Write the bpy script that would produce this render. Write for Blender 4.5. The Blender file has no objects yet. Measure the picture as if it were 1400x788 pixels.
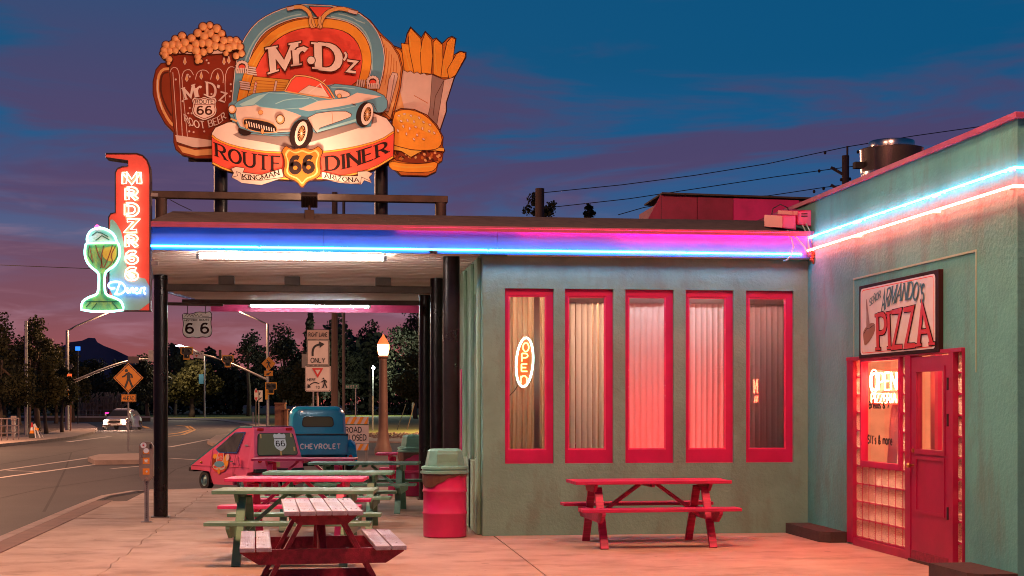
import bpy, math, random
from mathutils import Vector, Matrix
random.seed(7)
SC = bpy.context.scene
COL = SC.collection
R = math.radians
# ---------------------------------------------------------------- camera
FP, HC, HY, YAW = 2050.0, 1.61, 552.0, R(7.23)
SY, CY = math.sin(YAW), math.cos(YAW)
cam = bpy.data.cameras.new('camera')
cam.sensor_width = 36.0
cam.lens = 36.0 * FP / 1400.0
cam.shift_y = (HY - 394.0) / 1400.0
cam.clip_start = 0.1
cam.clip_end = 9000.0
cam_o = bpy.data.objects.new('camera', cam)
COL.objects.link(cam_o)
cam_o.location = (0, 0, HC)
cam_o.rotation_euler = (R(90), 0, -YAW)
SC.camera = cam_o
SC.view_settings.view_transform = 'Standard'
SC.view_settings.look = 'None'
SC.view_settings.exposure = 0.06
SC.view_settings.gamma = 1.0
SC.view_settings.use_curve_mapping = False
SC.cycles.max_bounces = 8
SC.cycles.transparent_max_bounces = 16
SC.cycles.caustics_reflective = False
SC.cycles.caustics_refractive = False
SC.cycles.sample_clamp_indirect = 6.0
SC.cycles.use_denoising = True
SC.cycles.denoising_input_passes = 'RGB_ALBEDO_NORMAL'
SC.cycles.denoising_prefilter = 'ACCURATE'
SC.cycles.filter_width = 1.0

def nd(t, k, x=0, y=0, **kw):
    n = t.nodes.new(k)
    for a, b in kw.items():
        setattr(n, a, b)
    return n

# ---------------------------------------------------------------- world: dusk sky
SUN_EL, SUN_AZ = R(1.5), R(-8.0)          # low behind the park, a little left of the view
w = bpy.data.worlds.new('World')
SC.world = w
w.use_nodes = True
t = w.node_tree
t.nodes.clear()
out = nd(t, 'ShaderNodeOutputWorld')
bg = nd(t, 'ShaderNodeBackground')
bg2 = nd(t, 'ShaderNodeBackground')
add = nd(t, 'ShaderNodeAddShader')
sky = nd(t, 'ShaderNodeTexSky', sky_type='NISHITA', sun_disc=False)
sky.sun_elevation = SUN_EL
sky.sun_rotation = SUN_AZ
t.links.new(sky.outputs[0], bg.inputs[0])
bg.inputs[1].default_value = 0.0015
tc = nd(t, 'ShaderNodeTexCoord')
sep = nd(t, 'ShaderNodeSeparateXYZ')
t.links.new(tc.outputs['Generated'], sep.inputs[0])
ramp = nd(t, 'ShaderNodeValToRGB')
ramp.color_ramp.interpolation = 'EASE'
SKY = [(0.0, (.52, .09, .07)), (.028, (.46, .08, .08)), (.043, (.25, .07, .10)), (.065, (.17, .088, .15)), (.10, (.080, .10, .215)),
       (.14, (.022, .092, .24)), (.18, (.004, .088, .225)), (.225, (.001, .080, .200)), (.5, (.003, .04, .12)), (1.0, (.002, .02, .07))]
el = ramp.color_ramp.elements
el[0].position, el[0].color = SKY[0][0], SKY[0][1] + (1,)
el[1].position, el[1].color = 1.0, SKY[-1][1] + (1,)
for p_, c_ in SKY[1:-1]:
    e = el.new(p_)
    e.color = c_ + (1,)
t.links.new(sep.outputs['Z'], ramp.inputs[0])
def sky_noise(scale, det, rough, loc, dist=0.0):
    mp = nd(t, 'ShaderNodeMapping')
    mp.inputs['Scale'].default_value = scale
    mp.inputs['Location'].default_value = loc
    mp.inputs['Rotation'].default_value = (R(0), R(6), 0)
    t.links.new(tc.outputs['Generated'], mp.inputs[0])
    n = nd(t, 'ShaderNodeTexNoise')
    n.inputs['Scale'].default_value = 1.0
    n.inputs['Detail'].default_value = det
    n.inputs['Roughness'].default_value = rough
    n.inputs['Distortion'].default_value = dist
    t.links.new(mp.outputs[0], n.inputs['Vector'])
    return n
def mrange(src, a, b, c=0.0, d=1.0):
    m = nd(t, 'ShaderNodeMapRange', interpolation_type='SMOOTHSTEP')
    m.inputs[1].default_value, m.inputs[2].default_value = a, b
    m.inputs[3].default_value, m.inputs[4].default_value = c, d
    t.links.new(src, m.inputs[0])
    return m.outputs[0]
def mth(op, a, b):
    m = nd(t, 'ShaderNodeMath', operation=op)
    for i, q in enumerate((a, b)):
        if isinstance(q, (int, float)):
            m.inputs[i].default_value = q
        else:
            t.links.new(q, m.inputs[i])
    return m.outputs[0]
def mix(fac, a, b):
    m = nd(t, 'ShaderNodeMixRGB')
    for s_, q in ((m.inputs[0], fac), (m.inputs[1], a), (m.inputs[2], b)):
        if isinstance(q, (tuple, float)):
            s_.default_value = q
        else:
            t.links.new(q, s_)
    return m.outputs[0]
n1 = sky_noise((3.2, 3.2, 19.0), 5.0, .58, (4.3, 1.2, 2.35), .5)
n2 = sky_noise((7.5, 7.5, 52.0), 5.0, .6, (1.1, 7.2, 0.4), .6)
low = mrange(sep.outputs['Z'], .34, .16)
cl = mth('MULTIPLY', mrange(n1.outputs[0], .44, .60), low)
cloudcol = mix(mrange(sep.outputs['Z'], .03, .16), (.19, .060, .085, 1), (.080, .042, .115, 1))
c1 = mix(mth('MULTIPLY', cl, .78), ramp.outputs[0], cloudcol)
st = mth('MULTIPLY', mrange(n2.outputs[0], .50, .72), mrange(sep.outputs['Z'], .17, .05))
c2 = mix(mth('MULTIPLY', st, .55), c1, (.36, .19, .26, 1))
t.links.new(c2, bg2.inputs[0])
bg2.inputs[1].default_value = 1.0
t.links.new(bg.outputs[0], add.inputs[0])
t.links.new(bg2.outputs[0], add.inputs[1])
t.links.new(add.outputs[0], out.inputs[0])

# the last of the sun, a weak wide glow along the horizon
sl = bpy.data.lights.new('sun', 'SUN')
sl.energy = 0.12
sl.angle = R(12)
sl.color = (1.0, .55, .42)
so = bpy.data.objects.new('sun', sl)
COL.objects.link(so)
sd = Vector((math.sin(SUN_AZ) * math.cos(SUN_EL), math.cos(SUN_AZ) * math.cos(SUN_EL), math.sin(SUN_EL)))
so.rotation_euler = sd.to_track_quat('Z', 'Y').to_euler()

# ---------------------------------------------------------------- survey helpers: bearings measured in the photograph -> world metres
def ray(px):
    q = (px - 700.0) / FP
    return SY + q * CY, CY - q * SY
def G(px, py, z=0.0):                      # point on the level z
    Z = (HC - z) * FP / (py - HY)
    rx, ry = ray(px)
    return Vector((rx * Z, ry * Z, z))
def GZ(px, Z, z=0.0):                      # point at distance Z
    rx, ry = ray(px)
    return Vector((rx * Z, ry * Z, z))
def onY(px, py, y):                        # point on a wall parallel to the diner front
    rx, ry = ray(px)
    Z = y / ry
    return Vector((rx * Z, y, HC + (HY - py) / FP * Z))
def onX(px, py, x):                        # point on a wall parallel to the pizza shop's side
    rx, ry = ray(px)
    Z = x / rx
    return Vector((x, ry * Z, HC + (HY - py) / FP * Z))
def atZ(px, py, Z):
    rx, ry = ray(px)
    return Vector((rx * Z, ry * Z, HC + (HY - py) / FP * Z))
def cy_(px, x):
    return onX(px, 552, x).y

# ---------------------------------------------------------------- object helpers
ORG = {}
def thing(name, label, cat, loc=(0, 0, 0), rz=0.0, group=None, local=False):
    o = bpy.data.objects.new(name, None)
    COL.objects.link(o)
    o.empty_display_size = .2
    o.location = loc
    o.rotation_euler = (0, 0, rz)
    o['label'] = label
    o['category'] = cat
    if group:
        o['group'] = group
    ORG[o.name] = Vector((0, 0, 0)) if local else Vector(loc)
    return o
def tag(o, label=None, cat=None, group=None, kind=None):
    if label: o['label'] = label
    if cat: o['category'] = cat
    if group: o['group'] = group
    if kind: o['kind'] = kind
    return o
def copy_tree(o, parent=None):
    c = o.copy()
    COL.objects.link(c)
    if parent: c.parent = parent
    for ch in list(o.children):
        copy_tree(ch, c)
    ORG[c.name] = ORG.get(o.name, Vector((0, 0, 0)))
    return c

class MB:
    def __init__(s):
        s.v, s.f, s.m = [], [], []
    def add(s, vs, fs, mi=0):
        b = len(s.v)
        s.v += [tuple(q) for q in vs]
        s.f += [tuple(i + b for i in q) for q in fs]
        s.m += [mi] * len(fs)
        return s
    def box(s, a, b, mi=0):
        x0, y0, z0 = a
        x1, y1, z1 = b
        return s.add([(x0, y0, z0), (x1, y0, z0), (x1, y1, z0), (x0, y1, z0), (x0, y0, z1), (x1, y0, z1), (x1, y1, z1), (x0, y1, z1)],
                     [(0, 3, 2, 1), (4, 5, 6, 7), (0, 1, 5, 4), (1, 2, 6, 5), (2, 3, 7, 6), (3, 0, 4, 7)], mi)
    def beam(s, p0, p1, w, h, up=(0, 0, 1), mi=0):
        p0, p1 = Vector(p0), Vector(p1)
        d = (p1 - p0).normalized()
        a = d.cross(Vector(up)).normalized() * (w / 2)
        b = a.cross(d).normalized() * (h / 2)
        vs = [p0 - a - b, p0 + a - b, p0 + a + b, p0 - a + b, p1 - a - b, p1 + a - b, p1 + a + b, p1 - a + b]
        return s.add(vs, [(0, 1, 2, 3), (7, 6, 5, 4), (0, 4, 5, 1), (1, 5, 6, 2), (2, 6, 7, 3), (3, 7, 4, 0)], mi)
    def cyl(s, p0, p1, r0, r1=None, n=12, caps=True, mi=0):
        r1 = r0 if r1 is None else r1
        p0, p1 = Vector(p0), Vector(p1)
        d = (p1 - p0).normalized()
        a = d.cross(Vector((0, 0, 1)) if abs(d.z) < .9 else Vector((1, 0, 0))).normalized()
        b = d.cross(a)
        vs, fs = [], []
        for k in range(n):
            c, q = math.cos(2 * math.pi * k / n), math.sin(2 * math.pi * k / n)
            vs += [p0 + (a * c + b * q) * r0, p1 + (a * c + b * q) * r1]
        for k in range(n):
            j = (k + 1) % n
            fs.append((2 * k, 2 * j, 2 * j + 1, 2 * k + 1))
        if caps:
            fs.append(tuple(2 * k for k in range(n))[::-1])
            fs.append(tuple(2 * k + 1 for k in range(n)))
        return s.add(vs, fs, mi)
    def tube(s, path, r, n=6, closed=False, mi=0, r1=None):
        P = [Vector(q) for q in path]
        N = len(P)
        if N < 2: return s
        vs, fs = [], []
        pa = None
        for i in range(N):
            if closed:
                d = P[(i + 1) % N] - P[i - 1]
            else:
                d = P[min(i + 1, N - 1)] - P[max(i - 1, 0)]
            if d.length < 1e-9: d = Vector((0, 0, 1))
            d.normalize()
            if pa is None:
                pa = d.cross(Vector((0, 0, 1)) if abs(d.z) < .9 else Vector((0, 1, 0))).normalized()
            a = pa - d * pa.dot(d)
            a = a.normalized() if a.length > 1e-6 else d.orthogonal().normalized()
            pa = a
            b = d.cross(a)
            rr = r if r1 is None else r + (r1 - r) * i / (N - 1)
            for k in range(n):
                an = 2 * math.pi * k / n
                vs.append(P[i] + (a * math.cos(an) + b * math.sin(an)) * rr)
        for i in range(N if closed else N - 1):
            j = (i + 1) % N
            for k in range(n):
                l = (k + 1) % n
                fs.append((i * n + k, i * n + l, j * n + l, j * n + k))
        if not closed:
            fs.append(tuple(range(n))[::-1])
            fs.append(tuple((N - 1) * n + k for k in range(n)))
        return s.add(vs, fs, mi)
    def prism(s, pts, off, mi=0, ms=None):
        off = Vector(off)
        P = [Vector(q) for q in pts]
        n = len(P)
        s.add(P, [tuple(range(n))], mi)
        s.add([q + off for q in P], [tuple(range(n))[::-1]], mi if ms is None else ms)
        s.add(P + [q + off for q in P], [(i, i + n, (i + 1) % n + n, (i + 1) % n) for i in range(n)], mi if ms is None else ms)
        return s
    def poly(s, pts, mi=0):
        return s.add(pts, [tuple(range(len(pts)))], mi)
    def lathe(s, prof, c=(0, 0, 0), n=20, mi=0, M_=None):
        vs, fs = [], []
        for (r, z) in prof:
            for k in range(n):
                a = 2 * math.pi * k / n
                q = Vector((r * math.cos(a), r * math.sin(a), z))
                if M_ is not None: q = M_ @ q
                vs.append(q + Vector(c))
        for i in range(len(prof) - 1):
            for k in range(n):
                l = (k + 1) % n
                fs.append((i * n + k, i * n + l, (i + 1) * n + l, (i + 1) * n + k))
        return s.add(vs, fs, mi)
    def ell(s, c, r, n=10, m=7, mi=0):
        if isinstance(r, (int, float)): r = (r, r, r)
        vs, fs = [], []
        for i in range(m + 1):
            th = math.pi * i / m
            for k in range(n):
                a = 2 * math.pi * k / n
                vs.append((c[0] + r[0] * math.sin(th) * math.cos(a), c[1] + r[1] * math.sin(th) * math.sin(a), c[2] + r[2] * math.cos(th)))
        for i in range(m):
            for k in range(n):
                l = (k + 1) % n
                fs.append((i * n + k, (i + 1) * n + k, (i + 1) * n + l, i * n + l))
        return s.add(vs, fs, mi)
    def holes(s, o, u, v, n, U, V, rects, mi=0):
        """wall slab: origin o, axes u,v (unit), thickness vector n, size U x V, rectangular holes (u0,u1,v0,v1)"""
        o, u, v, n = Vector(o), Vector(u), Vector(v), Vector(n)
        us = sorted(set([0, U] + [q for r in rects for q in r[:2]]))
        vv = sorted(set([0, V] + [q for r in rects for q in r[2:]]))
        P = lambda a, b, c: o + u * a + v * b + n * c
        inh = lambda a, b: any(r[0] < a < r[1] and r[2] < b < r[3] for r in rects)
        for i in range(len(us) - 1):
            for j in range(len(vv) - 1):
                a0, a1, b0, b1 = us[i], us[i + 1], vv[j], vv[j + 1]
                if inh((a0 + a1) / 2, (b0 + b1) / 2): continue
                s.add([P(a0, b0, 0), P(a1, b0, 0), P(a1, b1, 0), P(a0, b1, 0)], [(0, 1, 2, 3)], mi)
                s.add([P(a0, b0, 1), P(a1, b0, 1), P(a1, b1, 1), P(a0, b1, 1)], [(3, 2, 1, 0)], mi)
        for r in list(rects) + [(0, U, 0, V)]:
            c = [(r[0], r[2]), (r[1], r[2]), (r[1], r[3]), (r[0], r[3])]
            for i in range(4):
                a, b = c[i], c[(i + 1) % 4]
                s.add([P(a[0], a[1], 0), P(b[0], b[1], 0), P(b[0], b[1], 1), P(a[0], a[1], 1)], [(0, 1, 2, 3)], mi)
        return s
    def build(s, name, mats, parent=None, smooth=False, bevel=0.0, loc=None, seg=1):
        off = ORG.get(parent.name, Vector((0, 0, 0))) if parent is not None else Vector((0, 0, 0))
        me = bpy.data.meshes.new(name)
        ox, oy, oz = off
        if off.length > 0:
            me.from_pydata([(a - ox, b - oy, c - oz) for a, b, c in s.v], [], s.f)
        else:
            me.from_pydata(s.v, [], s.f)
        mats = mats if isinstance(mats, (list, tuple)) else [mats]
        for q in mats: me.materials.append(q)
        if len(mats) > 1: me.polygons.foreach_set('material_index', s.m)
        if smooth: me.polygons.foreach_set('use_smooth', [True] * len(s.f))
        me.update()
        o = bpy.data.objects.new(name, me)
        COL.objects.link(o)
        if parent is not None:
            o.parent = parent
            ORG[o.name] = off
        if loc is not None: o.location = loc
        if smooth == 'auto':
            md = o.modifiers.new('e', 'EDGE_SPLIT'); md.split_angle = R(38)
        if bevel:
            md = o.modifiers.new('b', 'BEVEL'); md.width = bevel; md.segments = seg; md.limit_method = 'ANGLE'; md.angle_limit = R(40)
        return o
def inst(src, parent, loc, rot=None):      # another copy of one piece, sharing its mesh
    c = src.copy()
    COL.objects.link(c)
    c.parent = parent
    c.location = loc
    if rot is not None: c.rotation_euler = rot
    ORG[c.name] = ORG.get(src.name, Vector((0, 0, 0)))
    return c

# ---------------------------------------------------------------- materials
def M(name, col, rough=.6, metal=0.0, var=0.0, vs=4.0, bump=0.0, bs=40.0, col2=None, lo=.4, hi=.65, det=5.0, em=None, es=0.0,
      sc=(1, 1, 1), spec=.5, trans=0.0, coat=0.0, rvar=0.0, stain=None, sts=1.0, stlo=.55, stsc=(1, 1, 1), bdist=.01, bsc=(1, 1, 1), spots=None):
    m = bpy.data.materials.new(name)
    m.use_nodes = True
    t = m.node_tree
    b = t.nodes['Principled BSDF']
    b.inputs['Base Color'].default_value = col + (1,)
    b.inputs['Roughness'].default_value = rough
    b.inputs['Metallic'].default_value = metal
    b.inputs['Specular IOR Level'].default_value = spec
    if coat: b.inputs['Coat Weight'].default_value = coat
    if em:
        b.inputs['Emission Color'].default_value = em + (1,)
        b.inputs['Emission Strength'].default_value = es
    tcn = t.nodes.new('ShaderNodeTexCoord')
    def noise(scale, scl, detail=det, rough_=.6):
        mp = t.nodes.new('ShaderNodeMapping')
        mp.inputs['Scale'].default_value = scl
        t.links.new(tcn.outputs['Object'], mp.inputs[0])
        n = t.nodes.new('ShaderNodeTexNoise')
        n.inputs['Scale'].default_value = scale
        n.inputs['Detail'].default_value = detail
        n.inputs['Roughness'].default_value = rough_
        t.links.new(mp.outputs[0], n.inputs['Vector'])
        return n
    def mr(src, a, b_, c=0.0, d=1.0):
        q = t.nodes.new('ShaderNodeMapRange')
        for i, z in enumerate((a, b_, c, d)): q.inputs[i + 1].default_value = z
        t.links.new(src, q.inputs[0])
        return q.outputs[0]
    cur = None
    if var or col2:
        n = noise(vs, sc)
        mx = t.nodes.new('ShaderNodeMixRGB')
        c2 = col2 or tuple(max(0, q * (1 - var)) for q in col)
        mx.inputs[1].default_value = col + (1,)
        mx.inputs[2].default_value = c2 + (1,)
        t.links.new(mr(n.outputs[0], lo, hi), mx.inputs[0])
        cur = mx.outputs[0]
        if rvar:
            t.links.new(mr(n.outputs[0], .3, .7, max(0, rough - rvar), min(1, rough + rvar)), b.inputs['Roughness'])
    if stain:
        n = noise(sts, stsc, 8.0, .65)
        mx = t.nodes.new('ShaderNodeMixRGB')
        if cur is None: mx.inputs[1].default_value = col + (1,)
        else: t.links.new(cur, mx.inputs[1])
        mx.inputs[2].default_value = stain + (1,)
        t.links.new(mr(n.outputs[0], stlo, stlo + .16), mx.inputs[0])
        cur = mx.outputs[0]
    if spots:
        for sc_, th, cc in spots:
            v = t.nodes.new('ShaderNodeTexVoronoi'); v.inputs['Scale'].default_value = sc_
            t.links.new(tcn.outputs['Object'], v.inputs['Vector'])
            mx = t.nodes.new('ShaderNodeMixRGB'); mx.inputs[2].default_value = cc + (1,)
            t.links.new(cur, mx.inputs[1]); t.links.new(mr(v.outputs['Distance'], th, th * .7, 0, .75), mx.inputs[0])
            cur = mx.outputs[0]
    if cur is not None: t.links.new(cur, b.inputs['Base Color'])
    if bump:
        n = noise(bs, bsc, 6.0)
        bp = t.nodes.new('ShaderNodeBump')
        bp.inputs['Strength'].default_value = bump
        bp.inputs['Distance'].default_value = bdist
        t.links.new(n.outputs[0], bp.inputs['Height'])
        t.links.new(bp.outputs[0], b.inputs['Normal'])
    if trans:
        tr = t.nodes.new('ShaderNodeBsdfTranslucent')
        tr.inputs[0].default_value = col + (1,)
        mx = t.nodes.new('ShaderNodeMixShader')
        mx.inputs[0].default_value = trans
        t.links.new(b.outputs[0], mx.inputs[1])
        t.links.new(tr.outputs[0], mx.inputs[2])
        t.links.new(mx.outputs[0], t.nodes['Material Output'].inputs[0])
        if cur is not None: t.links.new(cur, tr.inputs[0])
    return m
def EM(name, col, s):
    m = bpy.data.materials.new(name)
    m.use_nodes = True
    t = m.node_tree
    t.nodes.clear()
    e = t.nodes.new('ShaderNodeEmission')
    e.inputs[0].default_value = col + (1,)
    e.inputs[1].default_value = s
    o = t.nodes.new('ShaderNodeOutputMaterial')
    t.links.new(e.outputs[0], o.inputs[0])
    return m
def glass(name, tint=(1, 1, 1), base=.08, rough=0.0):
    m = bpy.data.materials.new(name)
    m.use_nodes = True
    t = m.node_tree
    t.nodes.clear()
    o = t.nodes.new('ShaderNodeOutputMaterial')
    tr = t.nodes.new('ShaderNodeBsdfTransparent')
    tr.inputs[0].default_value = tint + (1,)
    gl = t.nodes.new('ShaderNodeBsdfGlossy')
    gl.inputs['Roughness'].default_value = rough
    lw = t.nodes.new('ShaderNodeFresnel')
    lw.inputs[0].default_value = 1.5
    mr = t.nodes.new('ShaderNodeMath')
    mr.operation = 'ADD'
    mr.inputs[1].default_value = base
    t.links.new(lw.outputs[0], mr.inputs[0])
    mx = t.nodes.new('ShaderNodeMixShader')
    t.links.new(mr.outputs[0], mx.inputs[0])
    t.links.new(tr.outputs[0], mx.inputs[1])
    t.links.new(gl.outputs[0], mx.inputs[2])
    t.links.new(mx.outputs[0], o.inputs[0])
    return m
def light(name, kind, loc, col, power, size=.2, size_y=None, to=None, parent=None, spot=None):
    l = bpy.data.lights.new(name, kind)
    l.energy = power
    l.color = col
    if kind == 'AREA':
        l.size = size
        if size_y: l.shape = 'RECTANGLE'; l.size_y = size_y
    else:
        l.shadow_soft_size = size
    if spot: l.spot_size = spot; l.spot_blend = .6
    o = bpy.data.objects.new(name, l)
    COL.objects.link(o)
    off = ORG.get(parent.name, Vector((0, 0, 0))) if parent is not None else Vector((0, 0, 0))
    o.location = Vector(loc) - off
    if parent is not None: o.parent = parent
    if to is not None:
        o.rotation_euler = (Vector(loc) - Vector(to)).to_track_quat('Z', 'Y').to_euler()
    return o

MAT = {}
m_ = MAT
m_['stucco'] = M('stucco_mint', (.145, .31, .245), .78, var=.22, vs=1.3, bump=.55, bs=22, bdist=.02, stain=(.12, .21, .165), sts=2.6, stlo=.52, stsc=(1, 1, .45))
m_['stucco2'] = M('stucco_mint_weathered', (.095, .37, .33), .78, var=.25, vs=1.1, bump=.5, bs=20, bdist=.02, stain=(.09, .25, .21), sts=2.2, stlo=.50, stsc=(1, 1, .4))
m_['stucco_side'] = M('stucco_light_green', (.26, .42, .29), .7, var=.15, vs=2, bump=.35, bs=20, bdist=.015)
m_['red'] = M('red_paint', (.46, .004, .085), .42, var=.2, vs=3, bump=.08, bs=60)
m_['coral'] = M('coral_wood_paint', (.50, .012, .085), .5, var=.4, vs=5, sc=(.5, 9, 9), bump=.35, bs=14, bsc=(.4, 8, 8), stain=(.26, .010, .03), sts=7, stlo=.56, stsc=(.35, 2, 2))
m_['doorred'] = M('door_crimson_paint', (.34, .005, .055), .42, var=.2, vs=3, bump=.08, bs=60)
m_['darkred'] = M('dark_red_wood', (.27, .009, .038), .5, var=.45, vs=4, sc=(.5, 5, 5), bump=.35, bs=12, bsc=(.4, 8, 8))
m_['wornred_sheen'] = M('worn_red_boards_with_sheen', (.20, .09, .12), .36, col2=(.36, .34, .42), vs=3.2, sc=(1, 1, 2), lo=.42, hi=.56, bump=.45, bs=14, bsc=(.4, 9, 8), rvar=.12)  # pale violet second colour holds the bluish sheen as well as wear
m_['pink'] = M('pink_wood_paint', (.70, .05, .17), .40, var=.2, vs=4, bump=.15, bs=12, bsc=(.4, 8, 8), stain=(.70, .30, .36), sts=7, stlo=.60, stsc=(.35, 2, 2))
m_['green'] = M('green_wood_paint', (.13, .30, .19), .42, var=.25, vs=4, bump=.2, bs=12, bsc=(.4, 8, 8), stain=(.30, .36, .28), sts=7, stlo=.57, stsc=(.35, 2, 2))
m_['barrel'] = M('pink_barrel_paint', (.52, .014, .10), .38, var=.15, vs=3, bump=.05, bs=9, stain=(.4, .02, .05), sts=4, stlo=.62)
m_['lid'] = M('mint_plastic', (.15, .35, .26), .45, var=.15, vs=6, bump=.1, bs=40)
m_['bag'] = M('brown_bin_liner', (.12, .055, .03), .35, var=.3, vs=10, bump=.6, bs=14)
m_['post'] = M('black_enamel_steel', (.028, .021, .019), .34, metal=.55, var=.4, vs=3, bump=.15, bs=24, stain=(.09, .06, .05), sts=7, stlo=.68, rvar=.1)
m_['beam'] = M('brown_steel', (.075, .045, .033), .55, metal=.4, var=.35, vs=5, bump=.15, bs=30)
m_['roof'] = M('rolled_roofing', (.085, .062, .050), .9, var=.35, vs=8, bump=.6, bs=90)
m_['ceil'] = M('ceiling_metal', (.72, .64, .58), .5, var=.12, vs=2)
m_['fascia'] = M('fascia_paint', (.050, .115, .38), .42, var=.1, vs=4, bump=.08, bs=18, stain=(.035, .085, .28), sts=5, stlo=.62)
m_['mauve'] = M('mauve_trim_paint', (.36, .07, .15), .45, var=.25, vs=5, bump=.1, bs=25)
m_['maroon'] = M('maroon_boards', (.34, .022, .07), .6, var=.3, vs=3, bump=.25, bs=15)
m_['white'] = M('white_paint', (.72, .70, .68), .5, var=.1, vs=6)
m_['black'] = M('black_paint', (.02, .018, .018), .5)
m_['dark'] = M('dark_void', (.012, .010, .010), .8)
m_['rubber'] = M('rubber', (.018, .016, .015), .75, bump=.1, bs=60)
m_['chrome'] = M('chrome', (.6, .58, .55), .18, metal=1)
m_['steel'] = M('galvanised_steel', (.36, .34, .33), .42, metal=.85, var=.25, vs=9, bump=.05, bs=40)
m_['glass'] = glass('window_glass', (.97, .97, .97), .05)
m_['darkglass'] = glass('tinted_glass', (.35, .38, .32), .10)
m_['blind'] = M('blind_fabric', (.70, .64, .60), .7, trans=.6, var=.06, vs=3)
m_['curtain'] = M('curtain_fabric', (.62, .56, .44), .8, trans=.6, var=.3, vs=3, sc=(6, 6, .6), col2=(.62, .40, .25))
m_['room'] = M('room_wall', (.55, .30, .18), .8, var=.15, vs=3)
m_['wood'] = M('brown_pole_wood', (.13, .075, .055), .85, var=.3, vs=6, sc=(4, 4, .3), bump=.3, bs=20)
m_['cream'] = M('cream_sign_paint', (.70, .65, .58), .45, var=.08, vs=6)
m_['n_blue'] = EM('neon_blue', (.020, .40, 1.0), 44)
m_['glow_pink3'] = EM('added_pink_glow_faint', (1.0, .01, .10), 50)
m_['glow_pink2'] = EM('added_pink_glow_dim', (1.0, .002, .05), 170)
m_['n_cyan'] = EM('neon_turquoise', (.06, .62, 1.0), 19)
m_['n_red'] = EM('neon_red', (1.0, .045, .03), 92)
m_['glow_pink'] = EM('added_pink_glow', (1.0, .001, .035), 560)
m_['n_white'] = EM('neon_letter_white', (1.0, .50, .38), 8)
m_['n_green'] = EM('neon_mint', (.35, 1.0, .85), 5)
m_['n_blue2'] = EM('neon_violet_blue', (.22, .32, 1.0), 8)
m_['fluo'] = EM('fluorescent_tube', (1.0, .90, .82), 115)
m_['fluo2'] = EM('fluorescent_tube_cool', (.80, .95, 1.0), 90)
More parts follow.
